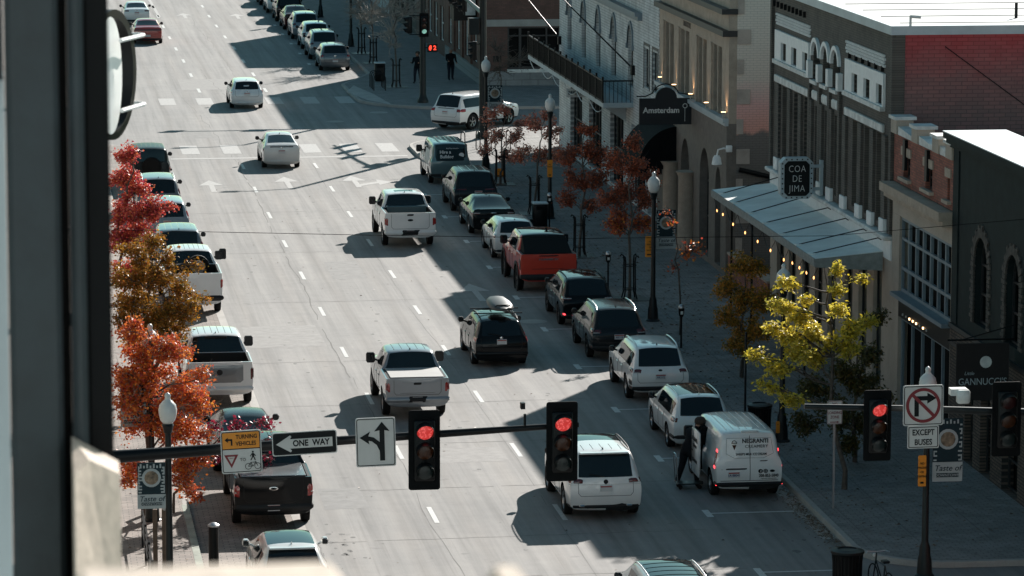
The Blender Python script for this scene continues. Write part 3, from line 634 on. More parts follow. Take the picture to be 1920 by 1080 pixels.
def ribs(C,n=5,y0=None,y1=None,mat=None,mats='seam'):
    y0=y0 or C.k['yr']+.2; y1=y1 or C.k['yf']-.15; x=C.k.get('wt',.8)*C.W*.62; mb=MB()
    for i in range(n):
        xx=-x+2*x*i/(n-1); C.line(mb,[(xx,y0),(xx,y1)],lambda a,b,c:C.top(a,b,-.003),.011,8)
    mb.build('roof_rib',mat or mats,C.root,wn=False)
def bumper(C,z0,z1,mat,x=None,name='rear_bumper',th=.03,a=62):
    return C.patch(name,C.wrap,-a,a,z0,z1,mat,th,24,3)
def lamp_pair(C,a0,a1,z0,z1,mat='red',taper=0,th=.018,strip=None,sh=0):
    for s in(1,-1):
        o=C.patch('tail_lamp',C.wrap,s*a0,s*a1,z0,z1,mat,th,6,4,taper=0,sh=sh)
        if strip: C.patch('reversing_lamp',C.wrap,s*(a0+(a1-a0)*strip[0]),s*(a0+(a1-a0)*strip[1]),z0+(z1-z0)*strip[2],z0+(z1-z0)*strip[3],'clearlamp',th+.006,4,3,parent=o)
def hatch_gap(C,x0,x1,z0,z1):
    mb=MB(); f=lambda a,b,c:C.rear(a,b,0)
    C.line(mb,[(-x1,z1),(-x1,z0+.08),(-x1+.07,z0),(x1-.07,z0),(x1,z0+.08),(x1,z1)],f,.006); mb.build('tailgate_gap','seam',C.root,wn=False)
def wiper(C,z): 
    a=C.rear(-.02,z,.02);b=C.rear(-.42,z+.06,.02); MB().tube([a,b],.012,5).build('rear_wiper','black',C.root)
def badge(C,z,rx=.055,rz=.055,mat='chrome',x=0):
    p=C.rear(x,z,0); o=MB().lathe([(1,0),(1,-.012),(.8,-.016),(.001,-.016)],n=20,axis='Y'); o.v=[(x+v[0]*rx,p.y+v[1]-.0,z+v[2]*rz) for v in o.v]; o.build('badge',mat,C.root,smooth=40)
def spoiler(C,mat,w=.82,d=.16):
    y=C.k['yr']; x=C.W*w*C.k.get('wt',.8)/.8*.8; p=C.top(0,y+.08,0); MB().box(-x,x,y-.13,y+.08,p.z-.055,p.z-.012,b=.02).build('roof_spoiler',mat,C.root,smooth=50)
def exhaust(C,x=.5,z=.33): 
    for s in(1,-1): p=C.rear(s*x,z,0); MB().box(s*x-.08,s*x+.08,p.y-.03,p.y+.06,z-.03,z+.03,b=.02).build('exhaust_trim','chrome',C.root)
for nm_,c_,me_,ro_ in [('white',(.80,.80,.785),0,.3),('pearl',(.74,.735,.71),.0,.28),('offwhite',(.80,.81,.80),0,.3),('silver',(.27,.29,.31),.3,.3),('grey',(.17,.18,.19),.55,.3),('dark',(.022,.025,.028),.35,.2),('black',(.008,.009,.010),0,.12),('red',(.42,.025,.018),.05,.25),('orange_red',(.62,.055,.03),0,.28),('teal',(.10,.17,.185),.2,.3),('blueblack',(.012,.018,.024),.2,.15),('jeep',(.020,.028,.030),.0,.35),('tgrey',(.15,.16,.17),.3,.35),('boxgrey',(.07,.075,.08),0,.45),('maroon',(.05,.008,.010),.2,.2)]:
    M['pt_'+nm_]=paint(nm_+'_car_paint',c_,me_,ro_)
SUV=dict(ty='suv',L=4.75,W=1.86,H=1.69,c=.24,zb=1.08,zh=1.08,rz=1.06,yr=.42,ru=.14,yf=2.75,yc=3.55,r=.36,ya=.95,yb=3.70,wt=.80,dp=.28)
PK=dict(ty='pickup',L=5.85,W=2.02,H=1.94,c=.42,zb=1.28,zh=1.26,zr=1.40,bl=1.75,yf=3.75,yc=4.40,r=.42,ya=1.22,yb=4.90,wt=.80,d1=2.15)
SED=dict(ty='sedan',L=4.85,W=1.83,H=1.44,c=.2,zb=.95,zh=.98,zd=1.06,dl=.55,yr=1.42,yf=2.75,yc=3.60,r=.34,ya=1.02,yb=3.82,wt=.74)
def K(b,**k): d=dict(b); d.update(k); return d
GL='vehicles parked along the left kerb'; GR='vehicles parked along the right kerb'; GF='vehicles parked beyond the crossing'
GM='vehicles driving up the street'
# --- moving, from near to far
c=car('large white SUV with roof rails and split tail lamps driving past the delivery van',K(SUV,L=5.05,W=1.99,H=1.78,zb=1.12,rz=1.10,yr=.36,yf=2.95,yc=3.8,ya=1.0,yb=3.98,r=.39,boxy=.45,ru=.08),(15.42,95.9,0),0,'white_suv','suv',GM,'pt_white',('sunroof','clad'))
platebox(c,.86); lamp_pair(c,30,62,.98,1.12,'reddark',strip=(.1,.5,.15,.3)); hatch_gap(c,.66,.72,.66,1.08); badge(c,1.03,.06,.06,'clad'); rails(c,'clad'); ribs(c,5,.6,1.25); antenna(c,.62); wiper(c,1.16); exhaust(c,.62,.40); spoiler(c,'pt_white'); bumper(c,.30,.44,'clad',th=.015)
c.patch('chrome_strip',c.wrap,-52,52,.955,.97,'chrome',.02,24,2)
c=car('grey metallic pickup with pale bed cover driving in the middle lane',K(PK,L=5.4,W=1.90,H=1.80,zr=1.28,zb=1.2,zh=1.18,bl=1.72,yf=3.45,yc=4.05,ya=1.25,yb=4.49,r=.40),(12.1,110.4,0),0,'grey_pickup','pickup',GM,'pt_silver',('cover',))
M['tonneau']=plain('tonneau_vinyl',(.42,.415,.40),.6,var=.08,scale=1)
MB().box(-.80,.80,.09,1.72,1.285,1.315,b=.02).build('bed_cover_panel','tonneau',c.root); 
lamp_pair(c,38,56,.86,1.20,'red',th=.02,strip=(.1,.8,.02,.3)); bumper(c,.56,.74,'pt_silver',th=.06,a=50); c.patch('bumper_step',c.rear,-.30,.30,.56,.76,'clad',.075,8,3); platebox(c,.66,w=.30); c.patch('tailgate_handle',c.rear,-.15,.15,1.08,1.18,'clad',.012,4,3); ribs(c,5); antenna(c,2.15); hatch_gap(c,.70,.70,.80,1.24)
c.patch('tailgate_crease',c.rear,-.62,.62,.84,.86,'seam',.006,8,2)
c=car('white crew cab pickup with blue grey toolbox in its open bed',K(PK,H=1.94),(15.8,146.6,0),0,'white_pickup','pickup',GM,'pt_white',())
MB().box(-.78,.78,1.38,1.70,1.18,1.50,b=.03).build('bed_toolbox','teal_box' if 'teal_box' in M else 'pt_teal',c.root)
lamp_pair(c,40,56,.88,1.26,'red',th=.02,strip=(.2,.8,.3,.6)); bumper(c,.52,.72,'pt_white',th=.06,a=52); c.patch('bumper_step',c.rear,-.38,.38,.52,.74,'clad',.075,8,3); platebox(c,.64,w=.31); c.patch('tailgate_handle',c.rear,-.16,.16,1.27,1.37,'clad',.014,4,3); badge(c,1.12,.11,.045,'pt_blueblack'); antenna(c,2.2); hatch_gap(c,.74,.74,.78,1.36)
c.patch('sunroof_glass',c.top,-.5,.5,2.3,3.0,'carglass',.004,6,5)
WAG=K(SUV,L=4.6,W=1.79,H=1.50,c=.17,zb=.98,rz=.98,zh=.94,yr=.50,ru=.12,yf=2.75,yc=3.6,r=.33,ya=.92,yb=3.52,wt=.77)
c=car('black station wagon with a grey cargo box on its roof bars',WAG,(15.78,119.25,0),0,'black_wagon','station wagon',GM,'pt_black',('sunroof',))
platebox(c,.84); lamp_pair(c,42,60,.80,.98,'red',strip=(.1,.6,.05,.25)); hatch_gap(c,.62,.66,.58,.95); badge(c,.98-.03,.05,.05); rails(c,'black'); bumper(c,.38,.52,'pt_black',th=.03); wiper(c,1.03); c.patch('reflector',c.wrap,40,50,.34,.39,'reddark',.03,3,2)
for yy in(.95,1.95): MB().tube([(-.78,yy,1.62),(.78,yy,1.62)],.022,6).build('roof_bar','clad',c.root)
tb=empty('roof_cargo_box','grey pointed cargo box strapped on top of the black wagon','roof box',(15.90,119.25,0))
o=MB(); sec=[(.35,.10,.0),(.55,.30,.05),(.9,.38,.13),(1.6,.38,.15),(2.3,.33,.13),(2.65,.18,.06),(2.75,.05,.0)]
pts=[]
for y,hw,hh in sec:
    for q in range(12): a=2*PI*q/12; pts.append((hw*(abs(math.cos(a))**.6)*(1 if math.cos(a)>0 else -1),y,1.80+(hh*.9+.06)*math.sin(a)*(1 if math.sin(a)>0 else .55)))
o.add(pts,[(i*12+q,i*12+(q+1)%12,(i+1)*12+(q+1)%12,(i+1)*12+q) for i in range(len(sec)-1) for q in range(12)]+[tuple(range(11,-1,-1)),tuple(range(72,84))]); o.build('box_shell','boxgrey',tb,smooth=50)
MB().tube([(-.3,.62,1.80),(-.2,.60,1.93),(.2,.60,1.93),(.3,.62,1.80)],.02,5).build('box_strap','clad',tb)
c=car('white hybrid hatchback with split rear window entering the crossing',K(SED,L=4.48,W=1.75,H=1.49,zd=1.10,zb=1.0,zh=.96,dl=.14,yr=1.25,yf=2.5,yc=3.45,ya=.85,yb=3.55,r=.32,wt=.74),(12.75,173.0,0),0,'white_hatchback','car',GM,'pt_pearl',())
platebox(c,.80); lamp_pair(c,40,58,.80,1.04,'reddark'); badge(c,.98,.05,.04); c.patch('lower_rear_glass',c.rear,-.62,.62,.98,1.07,'carglass',.004,10,3); bumper(c,.26,.44,'pt_pearl',th=.025); antenna(c,1.4)
c=car('silver white hatchback with stickered rear window on the far side of the crossing',K(SUV,L=4.42,W=1.76,H=1.47,c=.2,zb=.98,rz=1.0,zh=.95,yr=.42,yf=2.6,yc=3.4,r=.33,ya=.85,yb=3.5,wt=.77),(12.9,199.4,0),0,'silver_hatchback','car',GM,'pt_offwhite',())
platebox(c,.80); lamp_pair(c,38,60,.84,1.02,'red'); hatch_gap(c,.6,.62,.66,.98); badge(c,.93,.05,.035); bumper(c,.26,.42,'pt_offwhite'); antenna(c,.7); c.patch('rear_sticker',c.rear,-.25,.2,1.16,1.27,'plate',.004,4,3)
c=car('red sedan with full-width dark tail panel beside the far left lane line',K(SED,W=1.88,H=1.45),(9.30,238.9,0),0,'red_sedan','car',GM,'pt_red',())
platebox(c,.56); c.patch('tail_panel',c.wrap,-52,52,.82,.98,'reddark',.012,18,3); bumper(c,.24,.40,'clad')
c=car('white sedan with slim tail lamps at the top left of the street',K(SED),(9.15,253.4,0),0,'white_sedan','car',GM,'pt_white',())
platebox(c,.82); lamp_pair(c,26,56,.92,1.02,'reddark'); bumper(c,.24,.40,'clad'); badge(c,1.0,.05,.04)
c=car('white SUV with silver roof rails in the foreground below the right signal arm',K(SUV,L=4.7,H=1.66,W=1.85),(14.85,81.4,0),0,'white_suv','suv',GM,'pt_white',('glassroof',))
rails(c,'steel',h=.06); 
mb=MB(); [c.line(mb,[(-.55,y),(.55,y)],lambda a,b,cc:c.top(a,b,-.003),.012,8) for y in(1.0,1.4,1.8,2.2)]; mb.build('roof_seam','seam',c.root,wn=False)
# --- parked right side
def van(label,pos,pm,glass,name,L=4.82,W=1.84,H=1.84):
    return car(label,K(SUV,ty='van',L=L,W=W,H=H,c=.26,zb=1.12,rz=1.16 if glass else 1.16,zh=1.1,yr=.17,ru=.06,yf=3.25,yc=4.05,r=.34,ya=.88,yb=3.8,wt=.86,boxy=.55,dp=.3,rs=.98,my=3.35),pos,0,name,'van',GR,pm,(() if glass else ('norear',))+('nosideback','clad'))
c=van('white ice cream delivery van with black lettering and open side door',(19.62,98.0,0),'pt_offwhite',False,'delivery_van')
def rtxt(s,x,z,size,mat='signb',off=.0,sx=1,nm='lettering',al='CENTER',sp=1):
    y=min(c.rear(x,z,0).y,c.rear(x+.2,z,0).y,c.rear(x-.2,z,0).y); return text(s,nm,mat,c.root,(x,y-.012,z),size,ext=.002,off=off,sx=sx,align=al,space=sp)
def tilt(o):
    x,y,z=o.location; a=c.rear(0,z-.06,0);b=c.rear(0,z+.06,0); o.rotation_euler.x=R(90)-math.atan2(b.y-a.y,b.z-a.z); o.location.y=c.rear(0,z,0).y-.014; return o
tilt(rtxt('NEGRANTI',.17,1.58,.158,off=.004,sx=.92)); tilt(rtxt('CREAMERY',.20,1.44,.115,sx=1.02,sp=1.1)); tilt(rtxt("SHEEP'S MILK ICE CREAM",.05,1.24,.088,off=.001,sx=.86))
tilt(rtxt('208-853-5840',.52,.66,.115,off=.002,sx=.82)); tilt(rtxt('negranticreamery.com',.52,.585,.052,sx=.9))
for x in(.30,.44,.62): 
    p=c.rear(x,.77,0); o=MB().lathe([(1,0),(1,-.008),(.001,-.008)],n=20,axis='Y'); rx,rz_=((.062,.055) if x<.6 else (.07,.035)); o.v=[(x+v[0]*rx,p.y-.006+v[1],.785+v[2]*rz_) for v in o.v]; q=o.build('round_logo','signb',c.root)
tilt(rtxt('f',.305,.78,.10,'pt_offwhite',off=.004)).location.y-=.012; 
p=c.rear(.44,.785,0); MB().prism(rrect(.44-.032,.44+.032,.753,.817,.012),(p.y-.020,p.y-.012),'Y',[rrect(.44-.024,.44+.024,.761,.809,.01)]).build('logo_outline','pt_offwhite',c.root)
y=c.rear(-.40,1.45,0).y; MB().prism([(-.455,1.485),(-.345,1.485),(-.40,1.345)],(y-.03,y-.0),'Y').build('cone_logo','sig_off_a',c.root); MB().prism([(-.47+.07+.07*math.cos(a*PI/8),1.52+.09*math.sin(a*PI/8)) for a in range(9)],(y-.02,y+.02),'Y',[[(-.40+.055*math.cos(a*PI/8),1.528+.075*math.sin(a*PI/8)) for a in range(9)]]).build('scoop_logo','signb',c.root)
lamp_pair(c,47,54,.82,1.42,'red',th=.015,strip=(.1,.9,.35,.55))
for s in(1,-1):
    for z in(.88,1.30): q=c.patch('lit_brake_lamp',c.wrap,s*46.5,s*53,z-.05,z+.06,'redlit',.024,3,3)
bumper(c,.34,.50,'clad',th=.05,a=56); platebox(c,.70,x=-.42,txt='1A 88041'); c.patch('plate_recess',c.rear,-.68,-.02,.82,.88,'clad',.014,6,3); c.patch('door_handle_rear',c.rear,.26,.52,1.04,1.08,'clad',.02,4,2)
mb=MB(); f=lambda a,b,cc:c.rear(a,b,0); c.line(mb,[(0.02,.53),(0.02,1.72)],f,.008,20); c.line(mb,[(-.78,.53),(.78,.53)],f,.008,20); c.line(mb,[(-.62,1.25),(-.6,1.66),(.6,1.66),(.66,1.25),(.4,1.14),(-.4,1.14),(-.62,1.25)],f,.004,8); c.line(mb,[(-.76,.84),(-.72,.84)],f,.004,4); mb.build('rear_door_gap','seam',c.root,wn=False)
mb=MB(); [c.line(mb,[(xx,.5),(xx,3.0)],lambda a,b,cc:c.top(a,b,0),.012,8) for xx in(-.54,-.36,-.18,0,.18,.36,.54)]; mb.build('roof_rib','white',c.root,wn=False)
for x0,x1 in((-.2,.28),): MB().box(x0,x1,.16,.26,1.80,1.85,b=.015).build('third_brake_lamp','pt_offwhite',c.root)
c.patch('reflector',c.wrap,-46,-40,.40,.43,'redlit',.06,3,2); c.patch('reflector',c.wrap,40,46,.40,.43,'redlit',.06,3,2)  # these reflectors are no lamps; their red glow is put in by emission
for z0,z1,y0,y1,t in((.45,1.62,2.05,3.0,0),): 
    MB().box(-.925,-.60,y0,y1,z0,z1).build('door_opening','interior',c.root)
sdr=MB().box(-1.20,-1.13,1.02,2.02,.42,1.66,b=.04).build('sliding_door','pt_offwhite',c.root,smooth=40); sdr['label']='white sliding side door standing open with black lettering'
text('NEGRANTI','door_lettering','signb',sdr,(-1.204,1.52,1.38),.17,(90,0,-90),off=.003,sx=.95); text('CREAMERY','door_lettering','signb',sdr,(-1.204,1.52,1.20),.12,(90,0,-90)); text('ICE CREAM','door_lettering','signb',sdr,(-1.204,1.52,.80),.14,(90,0,-90),off=.003)
MB().box(-1.21,-1.19,1.8,1.95,1.02,1.06).build('door_handle','clad',sdr)
ALL=K(WAG,L=4.6,W=1.80,H=1.53)
c=car('white wagon with dark glass roof parked in front of the delivery van',ALL,(19.62,104.75,0),0,'white_wagon','station wagon',GR,'pt_offwhite',('glassroof','clad'))
platebox(c,.80); lamp_pair(c,36,58,.84,.99,'reddark',strip=(.1,.4,.3,.6)); rails(c,'alu',h=.05); bumper(c,.36,.50,'clad'); antenna(c,.75,'pt_offwhite')
OUT=K(SUV,L=4.86,W=1.86,H=1.66,c=.27,zb=1.05,rz=1.06,zh=1.0,yr=.50,yf=2.8,yc=3.7,r=.36,ya=1.02,yb=3.77,wt=.78)
def outback(label,pos,pm,dark,nm):
    c=car(label,OUT,pos,0,nm,'station wagon',GR,pm,('clad',)+(('dw',) if dark else ()))
    platebox(c,.80,txt='AK112'); lamp_pair(c,30,58,.90,1.04,'reddark',strip=(.05,.5,.1,.35),sh=.02); hatch_gap(c,.66,.70,.62,1.02); badge(c,.99,.06,.035,'clad'); rails(c,'alu',h=.09,r=.024); antenna(c,.78); bumper(c,.34,.52,'clad',th=.035)
    for s in(1,-1): c.patch('corner_cladding',c.wrap,s*38,s*60,.50,.74,'clad',.014,4,3); c.patch('reflector',c.wrap,s*44,s*47,.40,.52,'red',.045,2,2)
    c.patch('bumper_trim',c.rear,-.4,.4,.36,.40,'steel',.05,6,2); return c
outback('white crossover wagon with black cladding and roof rails on the right kerb',(19.75,112.5,0),'pt_white',False,'white_crossover')
outback('dark blue black crossover wagon parked directly behind the white crossover wagon',(19.70,120.0,0),'pt_dark',True,'dark_crossover')
c=car('black SUV with bright roof reflections parked between the red pickup and the dark crossover',K(SUV,L=4.7,H=1.64,W=1.85,yr=.55),(19.75,126.8,0),0,'black_suv','suv',GR,'pt_black',('dw','glassroof'))
platebox(c,.82); lamp_pair(c,30,58,.94,1.04,'reddark',strip=(.0,.8,.4,.9)); rails(c,'black',h=.05); bumper(c,.34,.46,'clad')
for s in(1,-1): c.patch('reflector',c.wrap,s*38,s*44,.42,.52,'redlit',.03,3,2)  # reflector glow comes from the emissive colour, not from a lamp
c=car('boxy orange red electric pickup with black roof and black rear canopy',K(PK,L=5.5,W=2.08,H=1.98,bl=1.15,zr=1.42,zb=1.34,zh=1.34,yf=3.5,yc=4.25,ya=1.05,yb=4.5,r=.46,boxy=.75,wt=.84),(19.5,134.55,0),0,'red_electric_pickup','pickup',GR,'pt_orange_red',('cover','darkroof','dw'))
MB().add([(-.86,.12,1.44),(.86,.12,1.44),(.78,1.35,1.94),(-.78,1.35,1.94),(-.88,1.40,1.40),(.88,1.40,1.40)],[(0,1,2,3),(0,3,4),(1,5,2),(0,4,5,1),(3,2,5,4)]).build('rear_canopy','blackm',c.root)
for s in(1,-1): c.patch('tail_lamp',c.wrap,s*44,s*54,.80,1.30,'clad',.02,4,4); c.patch('lamp_strip',c.wrap,s*46,s*50,.95,1.22,'reddark',.03,3,3)
c.patch('tailgate_step',c.rear,-.7,.7,.88,.91,'seam',.01,8,2); bumper(c,.46,.72,'clad',th=.06,a=54); platebox(c,.62,x=.35); text('HUMMER EV','lettering','pt_silver',c.root,(0,c.rear(0,1.24,0).y-.012,1.24),.10,sx=1.3,off=.003); c.patch('tailgate_handle',c.rear,-.4,.4,1.34,1.40,'clad',.02,6,2)
FLS=[]
for s in(1,-1):
    for y in(1.05,4.5): mb=MB(); mb.lathe([(.60,0),(.60,.06),(.50,.06)],n=28,axis='X',cap=False); mb.v=[(s*(1.0+v[0]),y+v[1],.47+v[2]) for v in mb.v if True]; mb.f=[f for f in mb.f]; mb.build('fender_flare','clad',c.root,smooth=40,wn=False)
c=car('white hatchback sedan tucked in front of the orange red pickup',K(SUV,L=4.36,W=1.80,H=1.47,c=.18,zb=.98,rz=1.0,zh=.94,yr=.5,ru=.14,yf=2.45,yc=3.35,r=.33,ya=.82,yb=3.46,wt=.75),(19.5,143.0,0),0,'white_hatchback','car',GR,'pt_pearl',())
lamp_pair(c,40,60,.82,1.0,'reddark'); platebox(c,.6); bumper(c,.3,.42,'clad'); antenna(c,.7); hatch_gap(c,.6,.62,.62,.96)
c=car('black sedan with swept roof parked behind the black SUV near the crossing',K(SED,W=1.84,H=1.42,L=4.78),(19.5,149.8,0),0,'black_sedan','car',GR,'pt_black',())
lamp_pair(c,28,58,.86,.97,'reddark',strip=(0,.7,.3,.8)); platebox(c,.66); antenna(c,1.6); badge(c,.92,.12,.025)
c=car('black SUV with ribbed roof parked right behind the teal van',K(SUV,L=4.85,W=1.93,H=1.72),(19.65,156.75,0),0,'black_suv','suv',GR,'pt_dark',('dw',))
lamp_pair(c,20,58,.96,1.03,'reddark'); platebox(c,.86,x=.1); ribs(c,4,mats='steel'); antenna(c); hatch_gap(c,.66,.7,.66,1.04)
c=van('teal and white wrapped van advertising a bulldog, parked next to the crossing',(19.72,166.4,0),'pt_teal',True,'wrapped_van',W=1.82,H=1.84)
c.patch('window_wrap',c.rear,-.74,.74,.98,1.66,'banner_d',.006,8,6)
tilt(rtxt('Hire a',-.22,1.44,.20,'white',off=.004)); tilt(rtxt('Bulldog',-.16,1.24,.20,'white',off=.004)); tilt(rtxt('Any Size Investor',.1,1.60,.08,'white'))
badge(c,1.3,.12,.11,'white',x=.5); lamp_pair(c,47,56,.80,1.25,'red'); bumper(c,.34,.5,'clad',th=.04); mb=MB(); [c.line(mb,[(xx,.5),(xx,3.0)],lambda a,b,cc:c.top(a,b,0),.012,8) for xx in(-.4,-.2,0,.2,.4)]; mb.build('roof_rib','pt_teal',c.root,wn=False)
for s in(-1,): c.patch('side_graphic',lambda a,b,o:c.side(a,b,-1,o),.6,2.6,.7,1.55,'whited',.004,8,6)
# cross street
c=car('white SUV turning into the cross street behind the tall black pole',K(SUV,L=5.05,W=2.0,H=1.77,zb=1.12,rz=1.12,r=.40,ya=1.0,yb=4.0,yf=2.95,yc=3.8),(22.05,188.3,0),R(-45),'white_suv','suv',None,'pt_white',('clad',))
platebox(c,.88,x=0); lamp_pair(c,34,62,.92,1.10,'red'); hatch_gap(c,.66,.7,.68,1.1); antenna(c); wiper(c,1.15); bumper(c,.30,.46,'clad'); c.patch('lamp_bar',c.rear,-.6,.6,1.06,1.12,'clad',.012,8,2)
# far parked
far=[('suv','grey','grey SUV-like hatchback nearest the crossing in the far row',K(SUV,L=4.3,W=1.80,H=1.50,c=.2,zb=.98,rz=1.0,zh=.95,yr=.42,yf=2.55,yc=3.35,r=.33,ya=.8,yb=3.4),(19.35,219.9)),
 ('suv','silver','silver crossover with dark rear window, second in the far row',K(SUV,H=1.68),(19.35,227.0)),
 ('suv','offwhite','white small SUV, third in the far row',K(SUV,H=1.62,L=4.4,yf=2.6,yc=3.35,yb=3.45),(19.45,234.0)),
 ('suv','silver','pale silver SUV with roof rails, fourth in the far row',K(SUV,H=1.66),(19.40,241.2)),
 ('sedan','maroon','dark maroon car with white roof reflection, fifth in the far row',K(SED,H=1.48),(19.40,248.3)),
 ('suv','black','black SUV, sixth in the far row',K(SUV,H=1.72),(19.4,255.0)),
 ('suv','white','white SUV, seventh in the far row at the picture edge',K(SUV,H=1.7),(19.3,262.2)),
 ('suv','dark','dark SUV, last of the far row at the top edge',K(SUV),(19.3,269.2))]
for i,(t,pm,lb,kk,(x,y)) in enumerate(far):
    c=car(lb,kk,(x,y,0),0,{'suv':'parked_suv','sedan':'parked_car'}[t],'suv' if t=='suv' and i else 'car',GF,'pt_'+pm,('clad',) if i%2 else ())
    lamp_pair(c,34,58,kk['zb']-.16,kk['zb']-.02,'red' if i==0 else 'reddark')
    if i<5: platebox(c,.62 if i==0 else .8); antenna(c)
    if i in(1,3): rails(c,'steel' if i==3 else 'clad')
    if i==0: hatch_gap(c,.6,.62,.5,.98); badge(c,.88,.06,.06)
    if i==1: ribs(c,5)
# --- parked left side
c=car('silver white hatchback with black glass roof in the near left corner',K(SUV,L=4.4,W=1.80,H=1.50,c=.2,zb=1.0,rz=1.04,zh=.98,yr=.62,ru=.22,yf=2.5,yc=3.3,r=.34,ya=.85,yb=3.5,wt=.74),(6.60,86.6,0),0,'silver_hatchback','car',GL,'pt_pearl',('glassroof','bodymirror'))
antenna(c,.85,'pt_pearl'); lamp_pair(c,36,60,.92,1.04,'red'); spoiler(c,'pt_pearl'); platebox(c,.6)
c=car('black pickup with glossy silver bed cover behind the one way sign',K(PK,H=1.94,W=2.03),(6.78,95.7,0),0,'black_pickup','pickup',GL,'pt_black',('cover',))
MB().box(-.84,.84,.09,1.74,1.405,1.435,b=.02).build('bed_cover_panel',plain('satin_cover',(.24,.245,.25),.25,metal=.5,var=.15,scale=2),c.root)
lamp_pair(c,40,55,.88,1.26,'red',th=.02,strip=(.1,.8,.30,.48)); badge(c,1.12,.12,.05,'chrome'); badge(c,1.12,.10,.036,'pt_blueblack'); platebox(c,.62); bumper(c,.52,.72,'clad',th=.06,a=52); hatch_gap(c,.76,.76,.78,1.36); ribs(c,4)
c=car('dark sedan with teal roof sheen seen under the crimson twigs',K(SED,H=1.46,W=1.86),(6.6,102.8,0),0,'dark_sedan','car',GL,'pt_dark',())
lamp_pair(c,34,56,.9,1.02,'red'); platebox(c,.7)
c=car('white pickup with grey tailgate among the orange leaves on the left',K(PK,L=5.85,H=1.96,W=2.05,zr=1.42),(6.42,113.1,0),0,'white_pickup','pickup',GL,'pt_white',())
c.patch('grey_tailgate',c.rear,-.78,.78,.74,1.40,'pt_grey',.012,10,5)['label']='dark grey tailgate'
lamp_pair(c,42,55,.86,1.30,'reddark',th=.02); badge(c,1.12,.09,.09,'clad'); bumper(c,.50,.70,'pt_white',th=.06,a=52); antenna(c,2.2); MB().box(-.34,.34,1.92,2.02,1.82,1.90,b=.02).build('third_brake_lamp','clad',c.root); ribs(c,6)
c=car('tall white work pickup with big tow mirrors on the left kerb',K(PK,L=6.3,W=2.03,H=2.02,zr=1.52,zb=1.40,zh=1.4,bl=2.2,yf=4.1,yc=4.8,ya=1.4,yb=5.3,r=.44,d1=2.6),(6.55,130.7,0),0,'work_pickup','pickup',GL,'pt_white',())
lamp_pair(c,42,55,.98,1.36,'red',th=.02); bumper(c,.55,.76,'clad',th=.08,a=50); ribs(c,7); MB().lathe([(.36,-.12),(.40,-.08),(.40,.08),(.36,.12)],(.25,1.85,1.50),20,'Y').build('spare_wheel','tyre',c.root,smooth=40); MB().lathe([(.25,-.10),(.24,-.13),(.2,-.13)],(.25,1.85,1.50),20,'Y').build('spare_rim','rim',c.root)
MB().box(-.30,.28,.02,.03,1.06,1.20).build('tailgate_panel','black',c.root); MB().lathe([(.07,0),(.05,.05),(.01,.06)],(-.35,3.0,2.03),10).build('beacon','orange',c.root)
for s in(1,-1): MB().box(*( (1.13,1.38) if s>0 else (-1.38,-1.13)),4.2,4.32,1.40,1.78,b=.04).build('tow_mirror','clad',c.root)
c=car('dark SUV with silver roof behind the tall white work pickup',K(SUV,L=4.9,W=1.95,H=1.80,zb=1.14),(6.5,139.5,0),0,'dark_suv','suv',GL,'pt_grey',())
lamp_pair(c,46,60,1.0,1.4,'reddark'); antenna(c); ribs(c,5,mats='pt_grey'); platebox(c,.9)
c=car('grey crossover with red and chrome tail lamp on the left kerb',K(SUV,H=1.66),(6.45,148.7,0),0,'grey_crossover','suv',GL,'pt_silver',())
lamp_pair(c,46,60,.9,1.35,'red',strip=(0,.4,.2,.5)); antenna(c); platebox(c,.9); wiper(c,1.1)
c=car('dark grey crossover with roof rails parked behind the off-road vehicle',K(SUV,H=1.68,W=1.9),(6.45,156.2,0),0,'dark_crossover','suv',GL,'pt_tgrey',('dw',))
lamp_pair(c,46,60,.95,1.3,'reddark'); rails(c,'steel'); antenna(c); platebox(c,.9)
c=car('boxy dark off-road vehicle with spare wheel on its tailgate, farthest on the left kerb',K(SUV,ty='jeep',L=4.3,W=1.88,H=1.86,c=.42,zb=1.22,rz=1.24,zh=1.2,yr=.12,ru=.04,yf=2.5,yc=2.8,ya=.75,yb=3.5,r=.42,boxy=.85,wt=.84,rs=.93),(6.45,165.9,0),0,'off_road_vehicle','suv',GL,'pt_jeep',('dw','clad'))
p=c.rear(.1,1.05,0); sp=MB().lathe([(.25,.1),(.40,.08),(.43,0),(.42,-.14),(.36,-.18),(.26,-.18)],(.1,p.y-.08,1.05),26,'Y').build('spare_wheel','tyre',c.root,smooth=40); MB().lathe([(.26,-.10),(.22,-.12),(.001,-.10)],(.1,p.y-.12,1.05),20,'Y').build('spare_rim','rimd',sp)
for s in(1,-1): c.patch('tail_lamp',c.wrap,s*43,s*50,.82,1.04,'red',.03,3,3)
for s in(1,-1): MB().box(*((.70,1.0) if s>0 else(-1.0,-.70)),.3,1.2,.82,.92,b=.03).build('fender_flare','clad',c.root)
ribs(c,6,y0=.4,y1=2.3,mats='pt_jeep')
